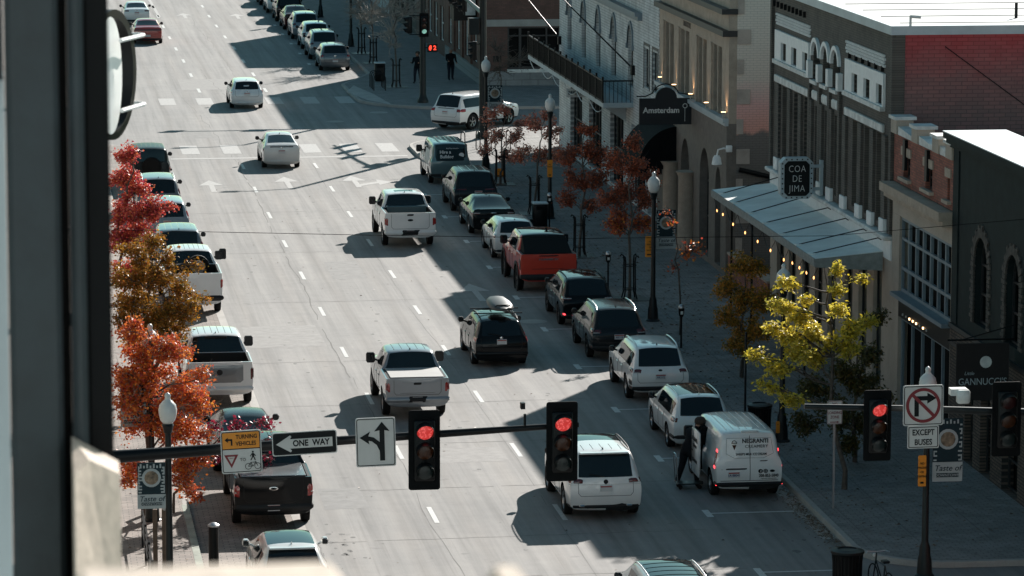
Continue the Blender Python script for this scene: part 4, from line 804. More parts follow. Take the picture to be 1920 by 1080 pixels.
# ------------------------------------------------------------------ buildings (right side, west fronts on x = FX0)
FX0=26.5
def bld(name,label,y0,y1): 
    r=empty(name,label,'building',(FX0,(y0+y1)/2,0),world=True); return r
def shell(r,y0,y1,h,mw,ms,mn=None,depth=26,roof='roofw',hf=None,par=.45,core=.34,hs=None):
    """side and back walls, roof and an unseen dark core added to block light; the west front is made separately. hs: height of the south wall"""
    X1=FX0+depth
    if ms: MB().box(FX0+.30,X1,y0,y0+.3,0,h).build('side_wall',ms,r)
    if mn: MB().box(FX0+.30,X1,y1-.3,y1,0,h).build('side_wall',mn,r)
    MB().box(X1-.3,X1,y0+.31,y1-.31,0,h).build('rear_wall',mw,r)
    MB().box(FX0+.31,X1-.31,y0+.31,y1-.31,h-par-.2,h-par).build('roof',roof,r)
    MB().box(FX0+core,X1-.4,y0+.35,y1-.35,0,h-par-.25).build('light_blocking_core','interior',r)  # unseen dark box added to stop light passing through the shell
def front(r,y0,y1,z0,z1,mat,holes=(),x=0,th=.30,name='front_wall',poly=None):
    return MB().prism(poly or [(y0,z0),(y1,z0),(y1,z1),(y0,z1)],(FX0+x,FX0+x+th),'X',holes).build(name,mat,r)
def rc(y0,y1,z0,z1): return [(y0,z0),(y1,z0),(y1,z1),(y0,z1)]
def window(r,y0,y1,z0,z1,frame='framed',glass='glass',x=.16,nm=0,nt_=1,fw=.06,arch=0,name='window',mw=.035):
    """framed window in the west front: nm vertical bars, nt_ transom bars"""
    o=MB(); out=rc(y0,y1,z0,z1) if not arch else archp((y0+y1)/2,(y1-y0)/2,z0,z1-arch,arch)
    inn=rc(y0+fw,y1-fw,z0+fw,z1-fw) if not arch else archp((y0+y1)/2,(y1-y0)/2-fw,z0+fw,z1-arch,arch-fw)
    o.prism(out,(FX0+x,FX0+x+.06),'X',[inn])
    for i in range(nm): y=y0+(y1-y0)*(i+1)/(nm+1); o.box(FX0+x+.005,FX0+x+.055,y-mw,y+mw,z0+fw*.9,z1-fw*.9-arch*.3)
    for i in range(nt_): z=z0+(z1-z0)*(i+1)/(nt_+1); o.box(FX0+x+.003,FX0+x+.057,y0+fw*.9,y1-fw*.9,z-.03,z+.03)
    w_=o.build(name,frame,r); MB().prism(inn,(FX0+x+.03,FX0+x+.04),'X').build('pane',glass,w_)
    if not arch and z1-z0>1 and random.random()<.3: zb=z1-fw-(z1-z0)*random.uniform(.2,.6); MB().box(FX0+x+.024,FX0+x+.029,y0+fw,y1-fw,zb,z1-fw).build('blind','blind',w_)
    return w_
def sill(r,y0,y1,z,mat,d=.12,h=.1,name='sill'): MB().box(FX0-d,FX0+.12,y0,y1,z-h,z).build(name,mat,r)
# 1 dark green painted brick-footed building, nearest
r=bld('dark_green_building','dark green stuccoed building with brick ground floor and brick-trimmed arched windows, nearest on the right',86,103.6)
shell(r,86,103.55,9.0,'green_stucco','green_stucco','green_stucco',roof='roofw',par=.25)
aw=[(100.45,.72),(97.15,.72),(93.8,.72),(90.4,.72)]; holes=[archp(y,w_,4.15,5.75,.85,10) for y,w_ in aw]
front(r,86,103.6,3.75,9.0,'green_stucco',holes)
for (y,w_),h in zip(aw,holes):
    ps=archp(y,w_+.24,4.15,5.75,1.09,10); o=MB()
    # toothed brick surround
    inn=archp(y,w_-.02,4.15,5.75,.83,10)[2:]; out=ps[2:]
    seq=[(y+w_-.02,4.15)]+inn+[(y-w_+.02,4.15)]; n=len(inn)
    def arcpt(rad,rise,t): 
        L1=1.6; tot=2*L1+PI*w_; s_=t*tot
        if s_<L1: return (y+rad,4.15+s_)
        if s_>tot-L1: return (y-rad,4.15+tot-s_)
        a=(s_-L1)/w_; return (y+rad*math.cos(a),5.75+rise*math.sin(a))
    nb=46
    for i in range(nb):
        t0,t1=(i+.08)/nb,(i+.92)/nb; e=.22+(.10 if i%2 else 0)+random.uniform(-.02,.05)
        a,b_,c_,d=arcpt(w_,.85,t0),arcpt(w_,.85,t1),arcpt(w_+e,.85+e,t1),arcpt(w_+e,.85+e,t0)
        o.add([(FX0-.05,*p) for p in(a,b_,c_,d)]+[(FX0+.02,*p) for p in(a,b_,c_,d)],[(0,1,2,3),(7,6,5,4),(0,3,7,4),(1,0,4,5),(2,1,5,6),(3,2,6,7)])
    o.build('brick_arch',plain('trim_brick',(.085,.072,.062),.85,var=.5,scale=5) if 'trimb' not in M else M['trimb'],r)
    window(r,y-w_,y+w_,4.15,6.6,'framew' if 0 else 'framed',x=.18,nm=1,nt_=2,arch=.85)
dn=[archp(101.35,.45,.15,2.0,.45,8),archp(99.55,.55,.15,2.0,.5,8),archp(97.0,.8,.15,2.0,.6,8),archp(93.5,.8,.15,2.0,.6,8)]
front(r,86,103.6,.1,3.75-.002,'darkbrickX',dn,x=-.04,th=.34)
for y,w_,z in((101.35,.45,2.45),(99.55,.55,2.5),(97.0,.8,2.6),(93.5,.8,2.6)): window(r,y-w_,y+w_,.2,z,'framed',x=.14,nm=0,nt_=2,arch=.4)
MB().box(FX0-.10,FX0-.0,86,103.6,3.66,3.78).build('string_course','framed',r); MB().box(FX0-.09,FX0-.045,96,103.6,3.18,3.28).build('string_course','framed',r)
MB().box(FX0-.32,FX0+.34,86,103.75,9.0,9.16).box(FX0-.24,FX0-.003,86,103.7,8.86,8.995).box(FX0-.14,FX0-.004,86,103.65,8.74,8.855).build('cornice','green_stucco',r)
MB().box(FX0-.33,FX0+1.5,86,103.76,9.163,9.19).build('coping','coping',r)
MB().box(FX0-.04,FX0-.003,103.0,103.6,3.8,8.7).build('pilaster','green_stucco',r)
MB().box(FX0+5,FX0+8.5,96,102.8,8.8,9.75,b=.05).build('roof_box','roofw',r); MB().box(FX0+5.2,FX0+5.9,94.6,95.4,8.8,9.5,b=.04).build('roof_vent','coping',r)
# blade sign
r2=empty('hanging_blade_sign','dark brown hanging restaurant sign lettered in outlined capitals on the brick wall','sign',(FX0,97.0,4.2),world=True)
MB().box(24.95,26.38,96.98,97.03,2.75,4.28).build('sign_panel',plain('sign_brown',(.014,.010,.010),.7,var=.2),r2)
MB().tube([(24.7,97.0,4.38),(26.55,97.0,4.38)],.025,6).tube([(25.1,97,4.38),(26.5,97,4.75)],.015,5).build('sign_bracket','black',r2)
text('GANNUCCI\'S','sign_lettering',plain('sign_grey',(.10,.10,.10),.6,var=0).name and 'steel_dim' if 'steel_dim' in M else 'coping',r2,(25.67,96.965,3.25),.26,sx=.85)
text("Little",'sign_lettering','coping',r2,(25.3,96.965,3.48),.13,shear=.3)
MB().lathe([(.16,0),(.16,-.012),(.12,-.015)],(25.75,96.975,3.78),16,'Y').build('sign_roundel','whited',r2)
# 2 low brick building with stepped parapet
r=bld('low_brick_building','low red brick building with stepped white capped parapet and blue grey shop glazing',103.65,110.9)
shell(r,103.65,110.85,8.3,'rbrickX','rbrickX',None,roof='roofw',par=.35)
wz=[(109.8,108.7),(107.1,106.0),(104.4,103.85)]
wz=[(108.7,109.8),(106.0,107.1),(103.95,104.5)]
front(r,103.65,110.9,6.9,8.35,'rbrickX',[rc(a+.15,b_-.12,7.16,7.80) for a,b_ in wz])
for a,b_ in wz: window(r,a+.15,b_-.12,7.16,7.80,'framed',x=.14,nt_=1); MB().box(FX0-.05,FX0-.002,a-.02,b_+.05,7.803,8.06).build('lintel','stone',r); MB().box(FX0-.13,FX0+.1,a-.05,b_+.08,7.06,7.157).build('sill','stone',r)
MB().box(FX0-.42,FX0+.02,103.67,111.0,6.62,6.88).box(FX0-.30,FX0-.003,103.68,110.9,6.45,6.617).build('ledge','stone',r)
front(r,103.65,110.9,5.95,6.447,'stucco',(),x=-.015); front(r,109.98,110.9,.1,5.947,'stucco',(),x=-.016); front(r,103.65,103.72,.1,5.947,'stucco',(),x=-.016)
# parapet merlons
for y in (110.6,108.0,105.5,103.95):
    MB().box(FX0-.10,FX0+.42,y-.36,y+.36,8.36,8.78).build('merlon','stucco',r); MB().box(FX0-.16,FX0+.5,y-.42,y+.42,8.783,8.88).build('merlon_cap','whited',r)
for y0,y1 in((110.2,108.4),(107.6,105.9),(105.1,104.35)): MB().add([(FX0-.06,y0,8.355),(FX0+.36,y0,8.355),(FX0+.36,y1,8.355),(FX0-.06,y1,8.355),(FX0-.06,y0,8.60),(FX0+.36,y0,8.60),(FX0+.36,y1,8.48),(FX0-.06,y1,8.48)],[(0,1,2,3),(4,5,6,7),(0,1,5,4),(1,2,6,5),(2,3,7,6),(3,0,4,7)]).build('parapet_cap','whited',r)
for y in (109.3,106.6): MB().box(FX0-.10,FX0-.002,y-.13,y+.13,7.4,8.3).build('parapet_bracket','black',r)
for i,(z0,z1,nb) in enumerate(((5.28,5.85,7),(4.30,5.20,7),(3.74,4.24,7))):
    pass
g=MB(); g.prism(rc(103.75,109.95,3.70,5.93),(FX0+.05,FX0+.14),'X',[rc(103.75+.0+.06+i*.886,103.75+.886*(i+1)-.05,z0,z1) for i in range(7) for z0,z1 in((3.80,4.35),(4.45,5.25),(5.33,5.84))])
w_=g.build('glazing_frame','frameb',r)
for i in range(7):
    for z0,z1 in((3.80,4.35),(4.45,5.25),(5.33,5.84)): MB().box(FX0+.09,FX0+.10,103.75+.06+i*.886,103.75+.886*(i+1)-.05,z0,z1).build('pane','glassl' if random.random()<.16 else 'glass',w_)
MB().box(FX0-.28,FX0+.2,103.7,110.0,3.58,3.695).build('canopy','frameb',r); MB().box(FX0-.02,FX0+.2,103.72,109.97,2.95,3.577).build('sign_band','black',r)
for i in range(8): MB().box(FX0-.05,FX0-.02,109.3-i*.42,109.36-i*.42,3.05,3.11).build('band_light','uplight' if i in(2,3,4,6) else 'whited',r)
g=MB().prism(rc(103.72,109.95,.16,2.945),(FX0+.08,FX0+.16),'X',[rc(103.8+i*1.22,103.8+1.22*(i+1)-.09,.3,2.85) for i in range(5)]); w_=g.build('shopfront','frameb',r)
for i in range(5): MB().box(FX0+.11,FX0+.12,103.8+i*1.22,103.8+1.22*(i+1)-.09,.3,2.85).build('pane','glass',w_)
MB().box(FX0+8,FX0+14,104.5,108,7.95,8.65,b=.03).build('roof_unit','roofw',r)
MB().box(FX0+2.0,FX0+2.4,106.9,107.2,7.95,8.75,b=.03).build('roof_vent','coping',r)
# 3 brown brick building with mural side
r=bld('brown_brick_building','tall brown brick building with three white arches and a red mural side wall',110.95,129.1)
shell(r,110.95,129.1,11.25,'brbrick','mural_red','brbrick',roof='roofw',par=.05,hs=0)
MB().box(FX0+.305,FX0+.36,110.93,110.949,8.4,11.25).build('corner_pier','mural_red',r)
tw=[]  # tall window bays
bays=[126.9,125.0,123.35, 121.7,120.2,118.75, 116.1,114.4,112.75]
hol=[rc(b_-.42,b_+.42,5.42,8.12) for b_ in bays[:3]+bays[6:]]+[rc(b_-.36,b_+.36,5.42,8.0) for b_ in bays[3:6]]
smw=[(126.45,127.3),(124.75,125.6),(123.0,123.8),(115.6,116.4),(113.9,114.75),(112.25,113.05)]
hol+=[rc(a,b_,9.02,9.62) for a,b_ in smw]
arcs=[121.95,120.45,118.95]; hol+=[archp(a,.50,8.85,9.62,.48,10) for a in arcs]
front(r,110.95,129.1,5.22,11.25,'brbrick',hol)
for b_ in bays:
    w=.42 if not 118<b_<122 else .36; window(r,b_-w,b_+w,5.42,8.12 if w>.4 else 8.0,'framew',x=.2,nm=1,nt_=1,fw=.07)
for a,b_ in smw: window(r,a,b_,9.02,9.62,'frameb',x=.16,nm=1,nt_=0,fw=.05)
for a in arcs:
    window(r,a-.50,a+.50,8.85,10.1,'framed',x=.18,nm=1,nt_=1,arch=.48,fw=.06)
    o=MB(); o.prism(archp(a,.63,9.3,9.62,.62,12)[2:],(FX0-.10,FX0+.01),'X'); 
    ring=MB(); out=archp(a,.64,9.3,9.62,.62,14)[2:]; inn=archp(a,.50,9.3,9.62,.48,14)[2:]
    vs=[(FX0-.10,*p) for p in out]+[(FX0-.10,*p) for p in inn]+[(FX0+.01,*p) for p in out]+[(FX0+.01,*p) for p in inn]; n=len(out)
    ring.add(vs,[f for i in range(n-1) for f in((i,i+1,n+i+1,n+i),(i,2*n+i,2*n+i+1,i+1),(n+i,n+i+1,3*n+i+1,3*n+i))]); ring.build('arch_moulding','white',r)
    MB().box(FX0-.14,FX0+.02,a-.48,a+.48,8.72,8.84).build('arch_sill','whited',r); MB().box(FX0-.08,FX0+.01,a-.42,a+.42,8.2,8.5,b=.05).build('arch_panel','whited',r)
for y in (122.7,121.2,119.7,118.2): MB().box(FX0-.16,FX0+.01,y-.16,y+.16,8.86,9.42).build('arch_impost','white',r); MB().box(FX0-.10,FX0-.003,y-.14,y+.14,5.3,8.855).build('pilaster','brbrick',r)
for y0,y1,sm in((122.85,128.35,smw[:3]),(112.12,117.4,smw[3:])):
    front(r,y0,y1,8.98,9.98,'white',[rc(a,b_,9.019,9.621) for a,b_ in sm],x=-.09,th=.088,name='window_band'); MB().box(FX0-.17,FX0-.003,y0,y1+.02,8.84,8.976).build('band_sill','whited',r)
    MB().box(FX0-.10,FX0-.003,y0,y1,8.20,8.44,b=.02).build('belt_course','whited',r)
    lt=MB(); k=0; yy=y0
    while yy<y1:
        for q in range(4): lt.box(FX0-.07,FX0-.004,yy+(.095 if q%2 else 0),yy+.08+(.095 if q%2 else 0),10.17+q*.10,10.17+q*.10+.075)
        yy+=.19
    o=tag(lt.build('lattice_brickwork','white',r),kind='stuff'); 
for y in (129.0,111.1): MB().box(FX0-.10,FX0-.003,y-.15,y+.1,5.25,11.2).build('pilaster','brbrick',r)
for y in [128.7-i*.62 for i in range(9)]+[116.9-i*.9 for i in range(6)]: MB().box(FX0-.10,FX0+.0,y-.015,y+.015,(10.75 if y>118 else 10.02),(10.95 if y>118 else 10.2)).build('wall_anchor','black',r)
for y in [bays[0]+.95]+[(bays[i]+bays[i+1])/2 for i in range(8)]+[bays[8]-.8]: MB().box(FX0-.14,FX0-.002,y-.30,y+.30,5.2,5.62,b=.02).build('plinth_block','white',r); MB().box(FX0-.09,FX0-.003,y-.24,y+.24,5.623,8.15).build('pier','brbrick',r)
MB().box(FX0-.26,FX0+.3,111.0,129.0,5.06,5.19,b=.03).build('belt_cornice','whited',r); front(r,110.95,129.1,4.45,5.057,'white',(),x=-.05,th=.35,name='fascia')
# ground floor: board-clad piers and shop windows
g=[rc(y,y+1.15,.35,4.1) for y in (112.2,114.2,116.2,118.6,120.6,122.6,124.8,126.8)]
front(r,110.95,129.1,.1,4.447,'stucco2' if 'stucco2' in M else 'stucco',g)
for q in g: window(r,q[0][0],q[1][0],.35,4.1,'framed',x=.12,nm=1,nt_=1)
MB().box(FX0-.15,FX0+.31,110.9,129.15,11.253,11.52).build('parapet_coping','coping',r); MB().box(FX0+.312,FX0+26,110.9,111.2,11.253,11.52).build('parapet_coping','coping',r)
MB().box(FX0+.311,FX0+25.9,111.201,129.0,11.26,11.47).build('roof_membrane','roofw',r)
for x,z in((27.15,10.7),(27.1,9.9),(28.7,9.75),(30.3,9.8)): MB().box(x-.13,x+.13,110.93,110.949,z-.13,z+.13).build('anchor_plate','mural_red',r)
MB().tube([(28.0,110.90,10.9),(31.2,110.90,8.6)],.012,4).build('wall_cable','black',r)
MB().tube([(26.95,110.97,11.5),(26.95,110.97,11.8)],.04,8).tube([(26.93,110.97,11.8),(27.25,110.9,11.78)],.05,8).build('roof_camera','whited',r)
MB().tube([(31,114,11.47),(31,114,11.95)],.05,6).build('roof_pipe','black',r)
sm_=MB()
for i in range(7): sm_.box(FX0+.5,FX0+25,112.5+i*2.5,112.56+i*2.5,11.471,11.49)
sm_.build('roof_seam','conc',r)
MB().box(37,39,115,117,11.475,12.1,b=.05).build('roof_unit','whited',r)
# awning with string lights
aw_=empty('canvas_awning','long pale grey canvas awning hung on thin rods from the brown brick building','awning',(FX0,120,4.5),world=True)
XA=24.35; ya,yb=111.9,128.75
MB().add([(FX0-.06,ya,4.62),(FX0-.06,yb,4.62),(XA,yb,4.42),(XA,ya,4.42),(FX0-.06,ya,4.56),(FX0-.06,yb,4.56),(XA,yb,4.36),(XA,ya,4.36)],[(0,1,2,3),(4,5,6,7),(0,1,5,4),(1,2,6,5),(2,3,7,6),(3,0,4,7)]).build('awning_top','canvas',aw_)
MB().box(XA-.03,XA-.001,ya-.01,yb+.01,4.18,4.425).build('awning_fascia','canvas_edge',aw_); 
MB().add([(FX0-.06,ya-.02,4.6),(XA,ya-.02,4.42),(XA,ya-.02,4.16),(FX0-.06,ya-.02,4.02)],[(0,1,2,3)]).build('awning_end','canvas_edge',aw_,wn=False)
for y in (127.4,125.0,122.4,119.9,117.3,114.8,112.8): 
    MB().tube([(XA+.12,y+.0,4.46),(FX0-.08,y-.6,5.0 if y<121 else 5.1)],.018,5).build('tie_rod','black',aw_); MB().box(XA-.01,XA+.2,y-.12,y+.12,4.425,4.47,b=.01).build('rod_plate','canvas',aw_); MB().lathe([(.09,0),(.03,-.10)],(FX0-.05,y-.6,5.0 if y<121 else 5.1),8,'X').build('rod_anchor','black',aw_)
for y in (128.2,124.6,116.0): MB().tube([(XA+.6,y,.15),(XA+.6,y,4.35)],.04,8).build('awning_post','black',aw_)
sl_=empty('string_light','string of warm bulbs drooping along the awning edge','string light',(XA,120,4.1),world=True)
cb=MB(); bulbs=[]
for i in range(8):
    y0=128.6-i*2.1; pts=[]
    for q in range(9): t=q/8; pts.append((XA+.06,y0-2.1*t,4.14-.42*math.sin(PI*t)))
    cb.tube(pts,.01,4,False); bulbs+=[pts[2],pts[6]] if i in(0,6,7) else [pts[5]]
cb.build('light_cable','black',sl_)
b0=None
for p in bulbs:
    if b0 is None: b0=MB().lathe([(.001,.04),(.015,.03),(.026,-.02),(.015,-.05),(.001,-.07)],(0,0,0),8).build('light_bulb','bulb',sl_)
    else: q=b0.copy(); COL.objects.link(q); q.parent=sl_; b1=q; q.location=(p[0]-XA,p[1]-120,p[2]-4.15); continue
    b0.data.transform(Matrix.Translation((XA,120,4.1))); b0.location=(p[0]-XA,p[1]-120,p[2]-4.15)
# coa de jima sign
cs=empty('coa_de_jima_sign','chamfered blue grey framed sign reading COA DE JIMA above the awning','sign',(FX0,120.6,5.3),world=True)
def cham(x0,x1,z0,z1,c): return [(x0+c,z0),(x1-c,z0),(x1,z0+c),(x1,z1-c),(x1-c,z1),(x0+c,z1),(x0,z1-c),(x0,z0+c)]
a_,b_=atY(1463,296,120.6),atY(1523,372,120.6)
x0,x1,z0,z1=a_.x,b_.x,b_.z,a_.z
MB().prism(cham(x0,x1,z0,z1,.16),(120.5,120.9),'Y').build('sign_case','coping',cs); MB().prism(cham(x0+.12,x1-.12,z0+.1,z1-.1,.12),(120.48,120.495),'Y').build('sign_face','black',cs)
dots=MB(); P_=cham(x0+.06,x1-.06,z0+.05,z1-.05,.13)
for i in range(8):
    p,q=P_[i],P_[(i+1)%8]; n=max(1,int(math.dist(p,q)/.16))
    for k in range(n): t=k/n; dots.box(p[0]+(q[0]-p[0])*t-.022,p[0]+(q[0]-p[0])*t+.022,120.48,120.498,p[1]+(q[1]-p[1])*t-.022,p[1]+(q[1]-p[1])*t+.022)
tag(dots.build('sign_studs','framed',cs),kind='stuff')
cx=(x0+x1)/2
for s_,z in(('COA',z1-.36),('DE',z1-.68),('JIMA',z1-1.0)): text(s_,'sign_lettering','whited',cs,(cx,120.465,z),.31,sx=.80,off=-.004,space=1.12)
MB().box(x1,FX0+.0,120.65,120.75,z1-.35,z1-.25).box(x1,FX0+.0,120.65,120.75,z0+.25,z0+.35).box(FX0-.12,FX0-.02,120.6,120.8,z0+.1,z1-.1).build('sign_bracket','coping',cs)
# 4 stone building
r=bld('sandstone_building','sandstone building with long paired windows, arched rock-faced ground floor and pink mural on its side',137,151.8)
shell(r,137,151.8,10.75,'stone','mural_pink','stone',roof='roofw',par=.3)
ww=[(148.75,150.35),(145.35,146.95),(141.75,143.05),(138.75,140.0)]
hs_=[]; 
for a,b_ in((148.5,150.4),(145.1,146.95),(141.45,143.05),(138.35,140.05)): hs_+= [rc(a,(a+b_)/2-.08,5.98,8.48),rc((a+b_)/2+.08,b_,5.98,8.48)]
front(r,137,151.8,5.78,8.98,'stone',hs_)
for h_ in hs_: window(r,h_[0][0],h_[1][0],5.98,8.48,'framed',x=.22,nt_=2,fw=.05,glass='glass')
MB().box(FX0-.25,FX0+.3,136.95,151.8,8.983,9.2).build('cornice','framed',r); front(r,137,151.8,9.203,9.8,'stone',(),x=-.02,th=.32,name='frieze'); MB().box(FX0-.3,FX0+.3,136.9,151.8,9.803,10.0).build('cornice','framed',r); front(r,137,151.8,10.003,10.75,'stone',(),name='parapet')
MB().box(FX0-.22,FX0+.0,136.95,151.8,5.82,5.97).box(FX0-.14,FX0-.003,136.97,151.8,5.70,5.817).build('sill_course','coping',r)
for a,b_ in((148.5,150.4),(145.1,146.95),(141.45,143.05),(138.35,140.05)): MB().box(FX0-.07,FX0-.002,b_+.12,b_+.45,5.98,8.5).build('pilaster','stone',r)
text('TELEPHONE','carved_lettering','stone_lo',r,(FX0-.012,145.6,8.72),.30,(90,0,-90),ext=.01)
ar=[(149.4,.95,2.6,.9),(145.5,.9,3.1,1.2),(141.4,.95,3.2,1.2),(138.6,.55,3.2,.8)]
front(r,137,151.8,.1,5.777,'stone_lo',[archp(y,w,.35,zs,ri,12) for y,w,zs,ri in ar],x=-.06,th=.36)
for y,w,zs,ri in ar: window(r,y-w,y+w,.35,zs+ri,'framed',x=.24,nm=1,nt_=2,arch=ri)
for y in (144.0,147.4): MB().lathe([(.42,.15),(.36,.5),(.33,3.0),(.45,3.2)],(FX0-.25,y,0),16).build('column','stone',r,smooth=40)
for i in range(9): z=1.0+i*1.1; MB().box(FX0+.302,FX0+.302+.25+(.25 if i%2 else 0),136.965,136.999,z,z+.55).build('quoin','quoin',r)
MB().tube([(26.9,136.9,4.1),(29.8,136.9,3.4)],.09,8).build('wall_duct','black',r)
up=None
for y in (150.9,147.75,144.1,140.8,137.35):
    lampn=empty('upward_wall_lamp','small brass uplight glowing on the ledge of the sandstone building','lamp',(FX0-.12,y,5.98),group='uplights along the sandstone ledge') if up is None else None
    if up is None:
        up=lampn; MB().lathe([(.03,0),(.03,.12),(.10,.18),(.10,.2)],n=10).build('lamp_stem','framew',up); MB().lathe([(.09,.201),(.09,.215)],n=10).build('lamp_glass','uplight',up)
        li=bpy.data.lights.new('uplight','SPOT'); li.energy=14; li.color=(1,.6,.3); li.spot_size=R(70); li.shadow_soft_size=.05; lo=bpy.data.objects.new('lamp_light',li); COL.objects.link(lo); lo.parent=up; lo.location=(0.0,0,.24); lo.rotation_euler=(R(180),0,0)
    else: dup(up,(FX0-.12,y,5.98))
# wall lamp (white gooseneck)
wl=empty('gooseneck_lamp','white gooseneck lamp on the corner of the sandstone building','lamp',(26.4,136.8,4.7),world=True)
MB().tube([(26.55,136.85,4.88),(26.3,136.85,4.9),(26.1,136.85,4.85),(26.05,136.85,4.62)],.035,8).box(26.4,26.62,136.8,136.95,4.76,5.0,b=.02).build('lamp_arm','white',wl,smooth=40); MB().lathe([(.10,.14),(.15,.05),(.19,-.18),(.17,-.2)],(26.05,136.85,4.5),14).build('lamp_shade','white',wl,smooth=40)
# alley fence and string lights behind brown building handled by the patio wall
pw=empty('patio_wall','low red brick patio wall in the alley beside the sandstone building','wall',(26.6,133,0),world=True); MB().box(26.5,26.8,129.4,136.8,.1,1.0).build('wall','rbrickX',pw); MB().box(26.45,26.85,129.4,136.8,1.003,1.08).build('wall_cap','stone',pw)
# 5 white painted brick building with balcony
r=bld('white_brick_building','white painted brick building with pointed windows and an iron balcony',151.9,179.5)
shell(r,151.9,179.5,9.75,'wbrickX',None,'wbrickX',roof='roofw',par=.3)
gw=[(176.3,.62),(171.95,.62),(167.65,.62),(163.35,.62),(158.9,.62)]
def gothic(y,w,z0,z1): return [(y-w,z0),(y+w,z0),(y+w,z1-.75),(y+w*.82,z1-.38),(y+w*.4,z1-.1),(y,z1),(y-w*.4,z1-.1),(y-w*.82,z1-.38),(y-w,z1-.75)]
hl=[gothic(y,w,5.0,7.65) for y,w in gw]+[rc(154.15,155.45,5.35,6.98),rc(152.1,153.4,5.35,7.0)]
front(r,151.9,179.5,3.9,9.75,'wbrickX',hl)
for y,w in gw:
    w_=MB().prism(gothic(y,w,5.0,7.65),(FX0+.15,FX0+.2),'X',[gothic(y,w-.08,5.08,7.55)]).box(FX0+.155,FX0+.195,y-.03,y+.03,5.05,7.5).box(FX0+.157,FX0+.193,y-w+.05,y+w-.05,6.2,6.28).build('pointed_window','framed',r); MB().prism(gothic(y,w-.08,5.08,7.55),(FX0+.17,FX0+.18),'X').build('pane','glass',w_)
    hd=MB(); A_=gothic(y,w+.12,5.0,7.8)[2:]; B_=gothic(y,w+.0,5.0,7.66)[2:]; A_[0]=(A_[0][0],6.75);A_[-1]=(A_[-1][0],6.75);B_[0]=(B_[0][0],6.75);B_[-1]=(B_[-1][0],6.75); n=len(A_)
    hd.add([(FX0-.07,*p) for p in A_]+[(FX0-.07,*p) for p in B_]+[(FX0,*p) for p in A_],[f for i in range(n-1) for f in((i,i+1,n+i+1,n+i),(i,2*n+i,2*n+i+1,i+1))]); hd.box(FX0-.1,FX0,y-w-.22,y-w+.0,6.6,6.8); hd.box(FX0-.1,FX0,y+w,y+w+.22,6.6,6.8); hd.build('hood_mould','frameb',r,wn=False)
for a,b_ in((154.15,155.45),(152.1,153.4)): window(r,a,b_,5.35,7.0,'framed',x=.1,nt_=1,glass='glass'); MB().box(FX0-.02,FX0-.001,a-.09,a,5.3,7.1).box(FX0-.02,FX0-.001,b_,b_+.09,5.3,7.1).box(FX0-.021,FX0-.001,a-.09,b_+.09,7.1,7.2).build('window_trim','framed',r); MB().box(FX0+.125,FX0+.129,a+.55,b_-.15,5.5,6.9).build('window_blind','glassl',r)
MB().box(FX0-.32,FX0,156,179.5,8.2,8.36).box(FX0-.2,FX0-.002,156,179.5,8.03,8.197).build('cornice','frameb',r)
MB().box(FX0-.5,FX0-.003,156.5,168,9.2,9.5).build('upper_balcony','black',r); 
# balcony
XB=25.2
MB().box(XB,FX0,158.1,181,4.20,4.40).build('balcony_floor','coping',r); bal=MB()
for i in range(150): y=158.15+i*.153; bal.box(XB+.01,XB+.03,y-.012,y+.012,4.4,5.3)
for i in range(7): x=XB+.1+i*.18; bal.box(x-.012,x+.012,158.14,158.16,4.4,5.3)
bal.box(XB-.0,XB+.05,158.12,181,5.3,5.36); bal.box(XB-.0,XB+.05,158.12,181,4.42,4.48); bal.box(XB,FX0,158.12,158.17,5.3,5.36)
for i in range(14): y=158.3+i*1.74; bal.box(XB-.02,XB+.06,y-.04,y+.04,4.4,5.5)
bal.box(XB+.025,XB+.027,158.15,181,4.45,5.2)
bal.build('balcony_railing','black',r)
for y in (160,164.5,169,173.5,178): MB().add([(FX0,y-.05,4.19),(XB+.1,y-.05,4.19),(FX0,y-.05,3.4),(FX0,y+.05,4.19),(XB+.1,y+.05,4.19),(FX0,y+.05,3.4)],[(0,1,2),(5,4,3),(0,3,4,1),(1,4,5,2),(2,5,3,0)]).build('balcony_bracket','coping',r)
ch=MB(); 
for i in range(6): y=158.3+i*3.7; ch.tube([(XB+.03,y+3.7*t/8,4.15-.3*math.sin(PI*t/8)) for t in range(9)],.02,4,False)
ch.build('hanging_garland','whited',r)
gf=[rc(y,y+3.6,.35,3.5) for y in (172.3,166.6,160.6,155.0)]+[rc(152.3,154.4,.2,3.2)]
front(r,151.9,179.5,.1,3.897,'wbrickX',gf)
for q in gf: window(r,q[0][0],q[1][0],q[0][1],q[2][1],'framed',x=.18,nm=3,nt_=1)
# flagpoles
for i,(a,b_,lb) in enumerate(((at(1195,105) and (FX0-.05,157.9,5.85),(24.0,164.5,8.75),'bare flagpole leaning out over the balcony of the white building'),((FX0-.05,179,5.3),(24.9,181,7.4),'bare flagpole at the far end of the balcony'))):
    f_=empty('flagpole',lb,'flagpole',a,world=True); MB().tube([a,b_],[.04,.025],7).build('pole','black',f_); MB().box(a[0]-.1,a[0]+.05,a[1]-.15,a[1]+.15,a[2]-.25,a[2]+.15).build('pole_bracket','black',f_)
# Brickyard sign
s_=empty('brickyard_sign','small white hanging sign lettered BRICKYARD below the balcony','sign',(25.9,168,3.6),world=True)
a_,b_=atY(1062,166,168),atY(1109,182,168)
MB().box(a_.x,b_.x,168,168.05,b_.z,a_.z).build('sign_panel','whited',s_); text('BRICKYARD','sign_lettering','signb',s_,((a_.x+b_.x)/2,167.99,(a_.z+b_.z)/2),.23,sx=.78,off=.004); MB().tube([(a_.x+.2,168.02,a_.z),(FX0,168.02,a_.z+.3)],.02,5).tube([(b_.x-.3,168.02,a_.z),(FX0,168.02,a_.z+.02)],.02,5).build('sign_bracket','black',s_)
